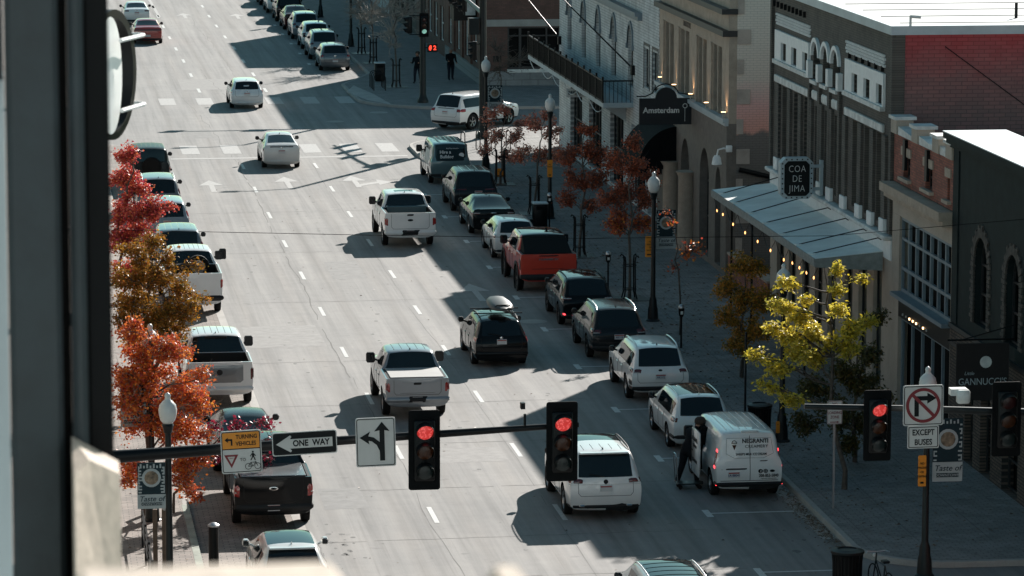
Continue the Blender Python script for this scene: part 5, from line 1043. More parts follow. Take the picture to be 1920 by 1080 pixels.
# Amsterdam sign
s_=empty('amsterdam_sign','black arch-topped hanging sign lettered Amsterdam beside the white brick building','sign',(25.6,144.3,5),world=True)
YA=144.2; a_,b_=atY(1199,185,YA),atY(1297,233,YA); top_=atY(1247,164,YA); cxm=(a_.x+b_.x)/2
pl=[(a_.x,b_.z),(b_.x,b_.z),(b_.x,a_.z),(b_.x-.3,a_.z)]+[(cxm+.02+.42*math.cos(R(q)),a_.z+ (top_.z-a_.z)*math.sin(R(q))) for q in range(0,181,15)]+[(a_.x+.3,a_.z),(a_.x,a_.z)]
# drawn facing the camera: panel plane across the pavement
MB().prism(pl,(YA,YA+.12),'Y').build('sign_panel',plain('sign_black',(.006,.009,.013),.5,var=.15),s_)
text('Amsterdam','sign_lettering','whited',s_,(cxm-.17,YA-.012,b_.z+.55),.30,sx=1.0,off=.008)
zz=b_.z+.72; MB().lathe([(.095,0),(.095,-.01),(.07,-.01)],(b_.x-.27,YA-.003,zz),18,'Y',cap=False).box(b_.x-.282,b_.x-.266,YA-.012,YA-.003,b_.z+.12,zz-.09).build('sign_pin_mark','whited',s_)
MB().tube([(a_.x-.1,YA+.06,a_.z+.08),(a_.x+.25,YA+.06,a_.z+.08)]+[(cxm+.52*math.cos(R(q)),YA+.06,a_.z+.08+(top_.z-a_.z+.05)*math.sin(R(q))) for q in range(165,14,-15)]+[(b_.x+.25,YA+.06,a_.z+.08)],.025,6,False).build('sign_frame','black',s_)
MB().tube([(cxm+.46*math.cos(R(q)),YA-.01,a_.z+(top_.z-a_.z+.02)*math.sin(R(q))) for q in range(165,95,-8)],.018,5).build('sign_trim','coping',s_)
# barrel awning
s_=empty('barrel_awning','black barrel-vaulted canvas awning under the Amsterdam sign','awning',(26,149,3),world=True)
a_,b_,t_=atY(1197,318,147.4),atY(1272,318,147.4),atY(1240,238,147.4)
bv=MB(); n=14; pts=[]
for i in range(n+1):
    q=R(90*i/n); x=FX0-.0-(FX0-a_.x)*math.sin(q)*1.0; z=a_.z+(t_.z-a_.z)*math.cos(q)
    pts.append((x,z))
bv.prism([(FX0,a_.z)]+[(p[0],p[1]) for p in pts],(147.4,151.4),'Y'); bv.build('awning_shell','blackcanvas',s_)
sc_=MB(); 
for i in range(12): sc_.box(a_.x-.01,a_.x+.01,147.42+i*.32,147.70+i*.32,a_.z-.2,a_.z)
for i in range(4): sc_.box(a_.x+.02+i*.24,a_.x+.22+i*.24,147.38,147.399,a_.z-.2,a_.z)
sc_.build('awning_valance','blackcanvas',s_)
# 6 far corner brick building and its neighbours
r=bld('corner_brick_building','red brick corner building across the side street with stone base and wide dark windows',209,226)
X1=FX0+20
sh_=[rc(27.95,30.9,1.05,3.38),rc(32.4,35.4,1.05,3.38)]
MB().prism(rc(FX0,X1,.95,11.4),(209,209.3),'Y',sh_).build('south_wall','farbrickY',r)
MB().prism(rc(FX0-.05,X1,.1,.948),(208.93,209.3),'Y').build('stone_base','greystone',r)
MB().box(FX0-.06,X1,208.93,208.998,3.42,3.80).build('stone_band','conc',r)
for x0_,x1_ in((27.95,30.9),(32.4,35.4)):
    w_=MB().prism(rc(x0_,x1_,1.05,3.38),(209.1,209.18),'Y',[rc(x0_+.1+(x1_-x0_-.1)*a,x0_+(x1_-x0_)*b_,z0,z1) for a,b_ in((0,.22),(.24,.73),(.75,.97)) for z0,z1 in((1.15,1.5),(1.56,2.85),(2.92,3.3))]).build('window','framed',r)
    MB().box(x0_+.02,x1_-.02,209.13,209.14,1.08,3.36).build('pane','glass',w_); MB().box(x0_-.02,x1_+.02,208.9,209.05,.86,1.04).build('sill','whited',r)
MB().box(27.15,27.6,208.97,208.999,1.45,1.8).build('wall_plaque','black',r)
fh=[rc(y,y+1.5,1.2,3.4) for y in (211,215,219,223)]+[rc(y,y+1.4,5,7.4) for y in (211,215,219,223)]
MB().prism(rc(209.3,226,.95,11.4),(FX0,FX0+.3),'X',fh).build('front_wall','farbrickX',r); MB().prism(rc(209.31,226,.1,.948),(FX0-.05,FX0+.3),'X').build('stone_base','greystone',r)
for q in fh: window(r,q[0][0],q[1][0],q[0][1],q[2][1],'white',x=.1,nm=1,nt_=1)
for y in (213.4,217.4,221.4): MB().box(FX0-.12,FX0-.002,y-.4,y+.4,1,11.3).build('pier','farbrickX',r)
MB().box(FX0+.31,X1,209.31,225.9,.1,11.1).build('light_blocking_core','interior',r); MB().box(FX0-.2,X1,208.9,226,11.403,11.6).build('parapet_coping','conc',r)  # unseen core box added to block light inside the walls
# lit canopy and box sign on its corner
cp=empty('wall_canopy','white fabric wall canopy with dark underside box on the corner building','awning',(26,212,4),world=True)
a_=atY(838,20,212);b_=atY(905,55,210.2); MB().add([(25.0,214,5.4),(26.5,214,6.0),(26.5,210.3,6.0),(25.0,210.3,5.4),(25.0,214,5.1),(25.0,210.3,5.1)],[(0,1,2,3),(0,3,5,4)]).build('canopy_cloth','white',cp,wn=False); MB().box(25.2,26.45,211,212.6,3.6,4.9).build('canopy_box','black',cp); MB().box(25.85,26.4,210.9,210.98,3.9,5.0).build('canopy_panel','whited',cp)
def farb(name,label,y0,y1,h,mat,ms):
    r=bld(name,label,y0,y1); n=int((y1-y0-1)/3.2); hh=[rc(y0+1+i*3.2,y0+2.8+i*3.2,z,z+2.1) for i in range(n) for z in ((1.0,4.6) if h<9 else (1.0,4.6,8.2)) if z+2.1<h]
    MB().prism(rc(y0,y1,.1,h),(FX0,FX0+.3),'X',hh).build('front_wall',mat,r)
    for q in hh: window(r,q[0][0],q[1][0],q[0][1],q[2][1],'white' if y0<240 else 'framed',x=.1,nm=0,nt_=1)
    MB().box(FX0+.31,FX0+20,y0+.02,y1-.02,.1,h-.05).build('side_wall',ms,r); MB().box(FX0-.2,FX0+20,y0,y1,h+.003,h+.2).build('parapet_coping','coping',r)
farb('low_brick_shop','low brown brick shop next to the corner building',226.05,242,5.6,'farbrickX','farbrickY')
farb('tall_brick_block','tall brick block beyond the low shop with dark windows',242.05,259,11.5,'brbrick','farbrickY')
farb('pale_brick_block','pale painted block at the far end of the right side',259.05,300,8.0,'wbrickX','wbrickY')
# ------------------------------------------------------------------ trees
def twig(mb,a,b,r0,r1,n=5,j=.06,k=4):
    a,b=Vector(a),Vector(b); L=(b-a).length; ps=[];rs=[]
    for i in range(n+1):
        t=i/n; p=a.lerp(b,t)+Vector((random.uniform(-j,j),random.uniform(-j,j),random.uniform(-j,j)))*L*(0<i<n)+Vector((0,0,.12*L*math.sin(PI*t)*.5)); ps.append(p); rs.append(r0+(r1-r0)*t)
    mb.tube(ps,rs,k,False); return ps
def tree(name,label,base,clumps,leaf,n,size=.075,trunk=.07,bark='bark',group=None,spread=1.0,leaf2=None,bare=0,twmat=None,elong=1.9,droop=.2):
    """base point; clumps: (x,y,z,r) of foliage; leaves hang in sprays along real twigs"""
    b=Vector(base); r=empty(name,label,'tree',tuple(b),group=group,world=True); tm=MB(); tw=MB(); lv=MB(); lv2=MB()
    zlo=min(c[2]-c[3] for c in clumps); cx=sum(c[0] for c in clumps)/len(clumps); cy=sum(c[1] for c in clumps)/len(clumps)
    fork=Vector((b.x*.6+cx*.4,b.y*.6+cy*.4,max(b.z+.9,min(zlo+.3,b.z+2.2)))); 
    tm.tube([b-Vector((0,0,.1)),b+Vector((.02,.01,.5)),b.lerp(fork,.6)+Vector((.03,-.02,0)),fork],[trunk*1.25,trunk,trunk*.9,trunk*.8],9)
    topc=max(clumps,key=lambda c:c[2]); lead=twig(tm,fork,(topc[0]*.5+cx*.5,topc[1]*.5+cy*.5,topc[2]),trunk*.75,trunk*.2,6,.04,7)
    per=n/sum(c[3]**2 for c in clumps)
    for (x,y,z,rr) in clumps:
        c=Vector((x,y,z)); st=min(lead+[fork],key=lambda p:(p-c).length+max(0,p.z-c.z+.3)*2); limb=twig(tm,st,c,trunk*.42,trunk*.14,5,.06,5)
        m_=int(10+rr*16)
        ends=[]
        for i in range(m_):
            d=Vector((random.gauss(0,1),random.gauss(0,1),random.gauss(0,.8))).normalized()*rr*random.uniform(.55,1.08)*spread; e=c+d; s=random.choice(limb[2:]); ps=twig(tw,s,e,.013 if n else .022,.004 if n else .009,4,.07,3); ends.append(ps)
            if bare: 
                for q in range(bare): p=random.choice(ps[1:]); twig(tw,p,p+d.normalized()*rr*random.uniform(.2,.6)+Vector((random.uniform(-.3,.3),random.uniform(-.3,.3),random.uniform(0,.4)))*rr,.007 if n else .013,.002 if n else .005,3,.08,3)
        k=int(per*rr*rr)
        for i in range(k):
            ps=random.choice(ends); t=random.uniform(.35,1.0)*(len(ps)-1); a=ps[int(t)]; a2=ps[min(int(t)+1,len(ps)-1)]; p=a.lerp(a2,t%1)+Vector((random.gauss(0,.09),random.gauss(0,.09),random.gauss(0,.08)-.03))*(.7+rr*.5)
            u=Vector((random.gauss(0,1),random.gauss(0,1),random.gauss(-droop,.6))).normalized(); w=u.cross(Vector((random.gauss(0,1),random.gauss(0,1),random.gauss(0,1)))).normalized(); s=size*random.uniform(.6,1.3); nrm=u.cross(w)
            q=[p,p+u*s*.5*elong/1.9+w*s*.34+nrm*s*.1,p+u*s*elong*.55,p+u*s*.5*elong/1.9-w*s*.34+nrm*s*.1]
            (lv2 if leaf2 and leaf2[1](p) else lv).add(q,[(0,1,2,3)])
    tm.build('trunk',bark,r,smooth=60,wn=False); tw.build('twigs',twmat or bark,r,wn=False)
    if lv.f: lv.build('leaves',leaf,r,wn=False)
    if leaf2 and lv2.f: lv2.build('leaves',leaf2[0],r,wn=False)
    return r
def cl(Y,lst,dy=.5): 
    o=[]
    for px,py,rad in lst: p=atY(px,py,Y+random.uniform(-dy,dy)); o.append((p.x,p.y,p.z,rad))
    return o
tree('maple_tree','crimson and pink leaved tree highest on the left kerb',(3.5,134,.15),cl(134,[(238,285,.50),(232,335,.62),(262,350,.5),(240,395,.70),(290,388,.5),(225,450,.6),(262,440,.62),(235,510,.6),(295,400,.35),(320,385,.25)]),'lf_pink',15000,.095,.08,group=None)
tree('maple_tree','bronze green and amber leaved tree in the middle of the left kerb',(3.7,113.5,.15),cl(113.5,[(250,470,.55),(292,455,.42),(300,520,.65),(345,540,.55),(250,560,.70),(355,580,.55),(300,600,.70),(235,520,.55),(250,630,.6),(372,500,.22),(385,560,.25),(330,620,.5),(270,500,.5),(320,480,.35),(270,590,.6),(235,600,.5)]),'lf_green',19000,.083,.08)
tree('maple_tree','bright orange leaved tree beside the near left lamp posts',(3.6,97.5,.15),cl(96.5,[(245,620,.45),(330,655,.50),(290,700,.60),(355,735,.55),(240,700,.55),(265,790,.55),(330,800,.65),(380,760,.40),(350,870,.50),(385,850,.35),(365,930,.28),(235,860,.40),(240,890,.35),(300,650,.4),(270,720,.5),(380,700,.3),(310,760,.5),(230,760,.45),(375,810,.35),(260,660,.5),(345,900,.3)],.4),'lf_orange',19000,.086,.08,bare=2,twmat='barkw')
tree('young_tree','small wine red twigs reaching out behind the one way sign',(4.3,97.6,.15),cl(97.2,[(445,795,.24),(500,795,.22),(515,830,.18),(470,850,.24),(505,862,.16),(420,850,.24),(400,800,.2)],.2),'lf_fuchsia',620,.10,.035,bare=1)
rt='young street trees along the right pavement'
def tri(px,py,rad): return (px,py,rad)
tree('street_tree','sunlit orange and pale pink leaved tree beside the tall black corner pole',tuple(at(938,345,.15)),cl(166.2,[(915,215,.45),(945,205,.4),(925,250,.55),(965,255,.5),(985,230,.4),(950,290,.5),(905,280,.35),(990,280,.4)]),'lf_peach',3400,.10,.05,group=rt,bare=2,twmat='barkw',leaf2=('lf_rust',lambda p:random.random()<.25))
tree('street_tree','red tipped tree over the second trunk guard with sun on its crown',tuple(at(1002,400,.15)),cl(156.4,[(1000,230,.45),(1035,245,.5),(1015,290,.5),(970,290,.4),(1050,290,.4),(1030,215,.35)]),'lf_peach',3200,.10,.05,group=rt,bare=2,twmat='barkw',leaf2=('lf_rust',lambda p:random.random()<.3))
tree('street_tree','shaded purple brown tree behind the red electric pickup',tuple(at(1086,480,.15)),cl(143.8,[(1060,290,.5),(1100,280,.55),(1080,340,.6),(1120,330,.5),(1060,370,.45),(1130,290,.4),(1100,240,.4),(1110,385,.4)]),'lf_rust',5600,.10,.055,group=rt,bare=2)
tree('street_tree','dark tree with a low fringe of rusty orange leaves before the barrel awning',tuple(at(1180,560,.15)),cl(133,[(1150,300,.5),(1190,310,.55),(1170,360,.6),(1210,370,.5),(1135,370,.45),(1160,410,.5),(1205,415,.5),(1150,425,.4),(1225,330,.35),(1190,265,.4)]),'lf_rust',6800,.10,.055,group=rt,bare=2,leaf2=('lf_orange',lambda p:p.z<3.1 and random.random()<.5))
tree('street_tree','thin almost leafless sapling beside the lamp with the orange sign',tuple(at(1275,628,.15)),cl(124,[(1256,415,.20),(1262,500,.20),(1300,470,.45),(1250,395,.16)],.2),'lf_orange',260,.10,.035,group=rt,bare=2)
tree('locust_tree','amber and green drooping tree under the awning corner',(22.9,115.8,.15),cl(115.6,[(1385,490,.45),(1420,500,.45),(1365,535,.5),(1400,560,.6),(1435,560,.45),(1360,590,.45),(1400,620,.55),(1435,620,.4),(1380,650,.4)]),'lf_amber',8500,.075,.06,group=rt,elong=2.6,droop=.7)
tree('locust_tree','tall yellow green drooping tree catching the sun beside the shop glazing',(22.3,98.4,.15),cl(98.2,[(1468,530,.20),(1455,575,.26),(1490,595,.26),(1520,620,.30),(1440,610,.2),(1410,665,.22),(1450,690,.26),(1490,660,.28),(1430,720,.2),(1475,745,.24),(1572,500,.16),(1570,540,.17),(1575,575,.2),(1600,610,.28),(1560,640,.28),(1630,600,.22),(1525,665,.28),(1470,630,.26),(1505,560,.14),(1620,520,.12),(1590,650,.3)],.5),'lf_yellow',8600,.085,.07,group=rt,elong=2.8,droop=.3)
tree('locust_tree','dark green shaded tree behind the yellow green one, hanging low over the pavement',(23.4,102.0,.15),cl(102,[(1520,720,.5),(1580,690,.5),(1620,720,.5),(1560,770,.6),(1620,790,.5),(1500,790,.4),(1640,660,.4),(1590,830,.4),(1650,590,.3),(1660,740,.3)],.5),'lf_dgreen',9000,.08,.06,group=rt,elong=2.6,droop=.7)
bt='bare trees on the far pavement'
for (px,py,lb) in ((743,163,'bare twiggy tree in front of the far traffic signal pole'),(678,100,'bare white-twigged tree beside the far trash bin'),(700,118,'slender leafless tree second from the far crossing')):
    b=at(px,py,.15); tree('bare_tree',lb,tuple(b),[(b.x+random.uniform(-.3,.3),b.y,3.2,1.0),(b.x-.8,b.y+.3,4.2,1.0),(b.x+.8,b.y,4.3,1.0),(b.x,b.y,5.2,1.0),(b.x-.4,b.y-.3,2.6,.6)],'lf_dead',0,.1,.05,group=bt,bare=6,bark='bark',twmat='barkw')
b=at(1010,215,.15); tree('bare_tree','bare bush-like tree at the foot of the corner building',(26.2,199.2,.15),[(26.2,199.2,2.0,.8),(27.2,199.2,2.4,.8),(26.0,199.2,3.0,.8)],'lf_dead',0,.1,.04,group=bt,bare=5,twmat='bark')
# ------------------------------------------------------------------ trunk guards, meters, bins, lamps
def guard(pos,first=[]):
    if first: return dup(first[0],pos)
    r=empty('tree_guard','black iron tree guard of four curled bars round a slim trunk','tree guard',(0,0,0),group='iron tree guards on the right pavement')
    for k in range(4):
        a=R(45+90*k); c,s=math.cos(a),math.sin(a); MB().tube([(c*.34,s*.34,0),(c*.26,s*.26,.25),(c*.24,s*.24,1.35),(c*.27,s*.27,1.52),(c*.36,s*.36,1.56),(c*.40,s*.40,1.50)],.028,6).build('guard_bar','black',r,smooth=60)
    for z in(.35,1.2): MB().tube([(math.cos(R(q))*.25,math.sin(R(q))*.25,z) for q in range(0,361,30)],.016,4,False).build('guard_ring','black',r)
    MB().box(-.62,.62,-.62,.62,-.01,.012).build('guard_grate','iron',r)
    first.append(r); r.location=pos; return r
G_=[(at(938,345,.15),'black tree guard nearest the crossing, with the small orange plate beside it'),(at(1002,400,.15),'black tree guard beside the square trash bin'),(at(1086,480,.15),'black tree guard behind the red electric pickup'),(at(1180,560,.15),'black tree guard behind the black SUV and a parking meter'),(at(743,163,.15),'black tree guard on the far corner by the bike racks'),(at(678,100,.15),'black tree guard farthest up the pavement with a meter beside it'),(at(700,118,.15),'black tree guard between the far bin and the lamp post')]
for p,lb in G_: guard(tuple(p))['label']=lb
def meter(pos,first=[]):
    if first: return dup(first[0],pos)
    r=empty('parking_meter','','parking meter',(0,0,0),group='single parking meters along the right kerb')
    MB().tube([(0,0,0),(0,0,1.05)],.032,8).build('post','black',r); MB().tube([(0,0,1.02),(0,0,1.08),(0,0,1.28),(0,0,1.32)],[.05,.085,.10,.09],10).build('meter_body','black',r,smooth=50); MB().lathe([(.10,1.32),(.095,1.38),(.06,1.43),(.001,1.45)],n=12).build('meter_dome','steel',r,smooth=60); MB().box(-.04,.04,-.11,-.08,1.12,1.22).build('meter_label','whited',r)
    first.append(r); r.location=pos; return r
for (px,py),lb in (((1140,545),'silver topped parking meter behind the black SUV'),((1277,652),'silver topped parking meter right of the tall lamp base'),((1030,428),'parking meter with an orange stripe in front of the square bin'),((658,86),'parking meter farthest up the right pavement')): meter(tuple(at(px,py,.15)))['label']=lb
p=at(1030,428,.15); 
def bin_(pos,lb,round_=True,s=1.0):
    r=empty('trash_can',lb,'trash can',tuple(pos),group='street trash cans')
    if round_:
        o=MB(); 
        for k in range(26): a=2*PI*k/26; o.tube([(.30*s*math.cos(a),.30*s*math.sin(a),.04),(.31*s*math.cos(a),.31*s*math.sin(a),.7),(.33*s*math.cos(a),.33*s*math.sin(a),.92)],.016,4)
        o.lathe([(.26*s,.03),(.27*s,.9)],n=20).build('slatted_drum','black',r); MB().lathe([(.34*s,.90),(.37*s,.94),(.36*s,.99),(.22*s,1.03),(.20*s,1.0),(.001,.98)],n=24).build('lid','black',r,smooth=40)
    else: MB().box(-.28,.28,-.28,.28,.03,1.0,b=.04).build('bin_body','black',r,smooth=40); MB().box(-.31,.31,-.31,.31,1.003,1.06,b=.02).build('lid','coping',r); MB().box(-.18,.18,-.285,-.275,.78,.92).build('bin_opening','interior',r)
    return r
bin_(at(1012,428,.15),'square black trash bin with pale lid by the second tree guard',False); bin_(at(1424,822,.15),'round slatted black trash can behind the delivery van'); bin_(at(1588,1108,.15),'round black trash can at the kerb corner in the right foreground',True,1.1); bin_(at(712,152,.15),'square black bin beside the far bike racks',False)
def lampf(pos,lb,first=[]):
    if first: return dup(first[0],pos,label=lb)
    r=empty('lamp_post',lb,'street lamp',(0,0,0),group='acorn globe street lamps')
    MB().lathe([(.24,0),(.24,.06),(.19,.10),(.17,.45),(.14,.55),(.13,.75),(.095,.85),(.085,.9),(.07,4.2),(.10,4.24),(.11,4.32),(.14,4.40),(.12,4.44)],n=16).build('post','iron',r,smooth=35)
    MB().lathe([(.11,4.44),(.17,4.52),(.205,4.66),(.215,4.78),(.19,4.84)],n=18).build('globe','globe',r,smooth=60)
    MB().lathe([(.20,4.835),(.19,4.88),(.12,4.96),(.07,5.0),(.06,5.05),(.075,5.09),(.05,5.14),(.001,5.17)],n=16).build('globe_cap','globe',r,smooth=60)
    first.append(r); r.location=pos; return r
lampf((21.85,170.75,.12),'acorn lamp post right next to the tall black corner pole'); lampf((22.3,153.6,.12),'acorn lamp post hidden among the red leaves with an orange sign'); lampf(tuple(at(1224,603,.12)),'acorn lamp post with orange sign and food banner in the middle of the right pavement')
lampf((22.0,105.25,.12),'acorn lamp post inside the yellow green tree'); lampf((21.95,88,.12),'acorn lamp post behind the no right turn sign'); lampf((3.72,96.75,.12),'acorn lamp post standing in the orange tree, farther of the left pair'); lampf((3.72,86.75,.12),'acorn lamp post behind the nearest left Taste of Downtown banner')
lampf(tuple(at(658,88,.12)),'acorn lamp post far up the right pavement by the bare tree'); lampf(tuple(at(601,33,.12)),'acorn lamp post farthest away at the top of the picture')
# banners and orange notices
def banner(Y,p0,p1,lb,first=None,dx=0,flip=0):
    a,b=atY(*p0,Y),atY(*p1,Y); x0,x1,z1,z0=a.x,b.x,a.z,b.z; r=empty('street_banner',lb,'banner',((x0+x1)/2,Y,z0),world=True,group='Taste of Downtown banners'); h=z1-z0; w_=x1-x0; zm=z0+h*.31
    MB().box(x0,x1,Y,Y+.012,zm,z1).build('banner_print','banner_d',r); MB().box(x0,x1,Y-.001,Y+.013,z0,zm-.002).build('banner_foot','banner_l',r)
    o=MB(); rg=random.Random(5)
    for i in range(9):
        zz=zm+.03+(z1-zm-.1)*i/9; o.box(x0+.02,x0+.02+rg.uniform(.04,.10),Y-.006,Y-.001,zz,zz+.035); o.box(x1-.03-rg.uniform(.03,.09),x1-.02,Y-.006,Y-.001,zz,zz+.04)
        if i%2: o.box(x0+.02,x0+.045,Y-.007,Y-.001,zz,zz+.13)
        if i%3==0: o.box(x1-.045,x1-.02,Y-.007,Y-.001,zz,zz+.15)
    for i in range(7): xx=x0+.06+(w_-.12)*i/7; o.box(xx,xx+.04,Y-.006,Y-.001,z1-.13,z1-.03-(i%2)*.04); 
    o.build('banner_pattern','banner_l',r)
    MB().lathe([(.34*w_,-.004),(.34*w_,-.008),(.001,-.010)],((x0+x1)/2,Y,zm+h*.36),18,'Y').build('banner_dish','banner_l',r); MB().lathe([(.25*w_,-.010),(.22*w_,-.02),(.001,-.025)],((x0+x1)/2,Y,zm+h*.36),14,'Y').build('banner_food','food',r)
    text('Taste of','banner_lettering','banner_d',r,((x0+x1)/2,Y-.008,z0+h*.21),w_*.27,shear=.25,off=.001)
    MB().box(x0+w_*.13,x1-w_*.13,Y-.007,Y-.002,z0+h*.07,z0+h*.135).build('banner_label','banner_d',r); text('DOWNTOWN','banner_lettering','banner_l',r,((x0+x1)/2,Y-.010,z0+h*.10),w_*.125,off=.001)
    return r
banner(127.3,(1231,394),(1267,466),'Taste of Downtown banner partly behind orange leaves on the middle right lamp post'); banner(87.9,(1750,785),(1804,902),'Taste of Downtown banner right of the lamp post behind the no right turn sign'); banner(86.6,(257,868),(311,953),'Taste of Downtown banner nearest the left signal arm, showing a plate of food'); banner(96.6,(225,702),(275,800),'Taste of Downtown banner half hidden in the orange leaves on the left'); banner(170.6,(914,160),(942,205),'small Taste of Downtown banner beside the tall corner pole')
def notice(Y,p0,p1,lb,lines=('NO','PARKING','OR','WAITING')):
    a,b=atY(*p0,Y),atY(*p1,Y); x0,x1,z1,z0=a.x,b.x,a.z,b.z; r=empty('orange_notice',lb,'sign',((x0+x1)/2,Y,z0),world=True,group='orange parking notices on the lamp posts'); MB().prism(rrect(x0,x1,z0,z1,.03),(Y,Y+.01),'Y').build('notice_board','orange',r); h=z1-z0
    for i,t in enumerate(lines): text(t,'notice_lettering','signb',r,((x0+x1)/2,Y-.006,z1-h*(.26+.14*i)),h*.11,sx=.7)
    MB().box(x0+.06,x1-.06,Y-.005,Y-.001,z0+h*.09,z0+h*.15).build('notice_bar','signb',r)
notice(127.2,(1210,443),(1228,482),'orange parking notice on the lamp post in the middle of the right pavement'); notice(87.8,(1722,854),(1736,912),'orange parking notice on the lamp post under the EXCEPT BUSES sign'); notice(166.0,(928,316),(944,331),'small orange notice low beside the first tree guard',('NO','PARKING')); notice(153.3,(1026,300),(1036,332),'orange notice on the lamp post among the red leaves',('NO','PARKING')); notice(104.9,(1455,790),(1462,812),'narrow orange notice near the round trash can',('NO',))
# bike racks
def rack(p,lb,n=4,rz=0):
    r=empty('bike_rack',lb,'bike rack',tuple(p),rz,group='black hoop bike racks')
    for i in range(n):
        y=i*.75; o=MB().tube([(-.32,y,0),(-.32,y,.7),(-.26,y,.84),(-.12,y,.9),(.12,y,.9),(.26,y,.84),(.32,y,.7),(.32,y,0)],.026,7); o.build('hoop','black',r,smooth=60)
rack(at(712,170,.15),'black hoop bike racks on the far corner in front of the square bin',4); rack(at(868,282,.15),'black hoop bike racks behind the wrapped van',4,R(-80))
# loading zone sign, plain pole
def postsign(px,py,top,lb,name='parking_sign'):
    b=at(px,py,.15); r=empty(name,lb,'sign',tuple(b)); t=atY(px,top,b.y).z-b.z; MB().box(-.025,.025,-.02,.02,0,t-.02).build('post','steel',r); MB().prism(rrect(-.20,.20,t-.62,t,.03),(-.035,-.025),'Y').build('sign_plate','signw',r)
    for i,s_ in enumerate(('NO','PARKING','LOADING','ZONE')): text(s_,'sign_lettering','signr',r,(0,-.040,t-.09-.115*i),.105,sx=.8,off=.001)
    MB().prism([(-.12,t-.575),(.06,t-.575),(.06,t-.59),(.13,t-.565),(.06,t-.54),(.06,t-.555),(-.12,t-.555)],(-.042,-.036),'Y').build('sign_arrow','signr',r)
    o=MB().prism(rrect(-.19,.19,t-.61,t-.01,.03),(-.039,-.0355),'Y',[rrect(-.18,.18,t-.60,t-.02,.025)]).build('sign_border','signr',r)
postsign(1562,954,751,'white NO PARKING LOADING ZONE sign on a slim steel post at the right kerb')
b=at(1397,772,.15); r=empty('steel_pole','slim dark pole without a sign left of the yellow green tree','pole',tuple(b)); MB().tube([(0,0,0),(0,0,2.4)],.035,8).build('pole','iron',r)
# ------------------------------------------------------------------ traffic signals
def signal(name,label,loc,rz=0,lit='red',s=1.0,group=None,plate=True,parent=None):
    r=empty(name,label,'traffic light',loc,rz,group)
    if plate: MB().prism(rrect(-.29*s,.29*s,-.74*s,.74*s,.05*s),(0,.02),'Y').build('backplate','blackm',r)
    MB().box(-.19*s,.19*s,-.10,.16*s,-.56*s,.56*s,b=.03).build('housing','black',r,smooth=40)
    for i,(nm_,on,off) in enumerate((('red','sig_red','sig_off_r'),('amber','sig_off_a','sig_off_a'),('green','sig_green','sig_off_g'))):
        z=(.37-.37*i)*s; rr=.155*s
        MB().lathe([(rr,-.115),(rr*.9,-.125),(rr*.5,-.14),(.001,-.145)],(0,0,z),20,'Y').build('lens',on if lit==nm_ else off,r,smooth=60)
        v=MB(); n=14; A=[];B=[]
        for k in range(n+1):
            a=R(-35+250*k/n); A.append((math.cos(a)*(rr+.012),-.10,z+math.sin(a)*(rr+.012))); l=.24*(.45+.55*max(0,math.sin(a))) ; B.append((math.cos(a)*(rr+.01),-.10-l,z+math.sin(a)*(rr+.01)-.02))
        C2=[(x*.94,y,z+(zz-z)*.94) for x,y,zz in A]; D2=[(x*.94,y,z+(zz-z)*.94) for x,y,zz in B]; N1=n+1
        v.add(A+B+C2+D2,[f for k in range(n) for f in((k,k+1,N1+k+1,N1+k),(2*N1+k,3*N1+k,3*N1+k+1,2*N1+k+1),(N1+k,N1+k+1,3*N1+k+1,3*N1+k))]); v.build('visor','black',r,smooth=60,wn=False)
    return r
YM=68.0
def mpt(px,py,dy=0): return atY(px,py,YM+dy)
mast=empty('signal_mast_arm','long black signal mast arm reaching in from the left carrying signs','mast arm',(.3,YM+.2,0),world=True)
A0=mpt(222,856,.2); A1=mpt(1085,796,.2); dirv=(A1-A0).normalized(); base=A0-dirv*(A0.x-.3)/dirv.x
MB().tube([base,A0,mpt(640,826,.2),A1],[.14,.12,.085,.05],12).build('arm','black',mast,smooth=60); MB().tube([(.3,YM+.2,0),(.3,YM+.2,base.z+.6)],[.18,.15],14).build('pole','black',mast,smooth=60)
MB().tube([mpt(984,800,.15),mpt(984,776,.15)],.025,6).box(*[c for c in (mpt(980,0).x,mpt(988,0).x)],YM+.1,YM+.25,mpt(0,792).z,mpt(0,780).z).build('detector','black',mast)
p=mpt(795,843); signal('traffic_signal','traffic light showing red beside the left and straight arrow sign',(p.x,YM-.05,p.z),lit='red',group='traffic lights facing the camera')
p=mpt(1053,827); signal('traffic_signal','traffic light showing red at the tip of the left mast arm, over the white SUV',(p.x,YM-.05,p.z),lit='red',group='traffic lights facing the camera')
def signplate(name,label,p0,p1,mat='signw',border='signb',r_=.04,Y=YM-.12,bw=.014,tilt=0):
    a,b=atY(*p0,Y),atY(*p1,Y); x0,x1,z1,z0=a.x,b.x,a.z,b.z; r=empty(name,label,'sign',((x0+x1)/2,Y,(z0+z1)/2),world=True)
    MB().prism(rrect(x0,x1,z0,z1,r_),(Y,Y+.02),'Y').build('sign_plate',mat,r)
    if border: MB().prism(rrect(x0+.018,x1-.018,z0+.018,z1-.018,r_),(Y-.004,Y-.0005),'Y',[rrect(x0+.018+bw,x1-.018-bw,z0+.018+bw,z1-.018-bw,r_*.7)]).build('sign_border',border,r)
    MB().box((x0+x1)/2-.03,(x0+x1)/2+.03,Y+.021,Y+.25,(z0+z1)/2-.03,(z0+z1)/2+.03).build('sign_clamp','steel',r)
    r.rotation_euler.y=R(tilt)
    return r,x0,x1,z0,z1,Y
TL=-2.3
r,x0,x1,z0,z1,Y=signplate('one_way_sign','black and white ONE WAY sign with an arrow pointing left',(510,810),(632,851),tilt=TL)
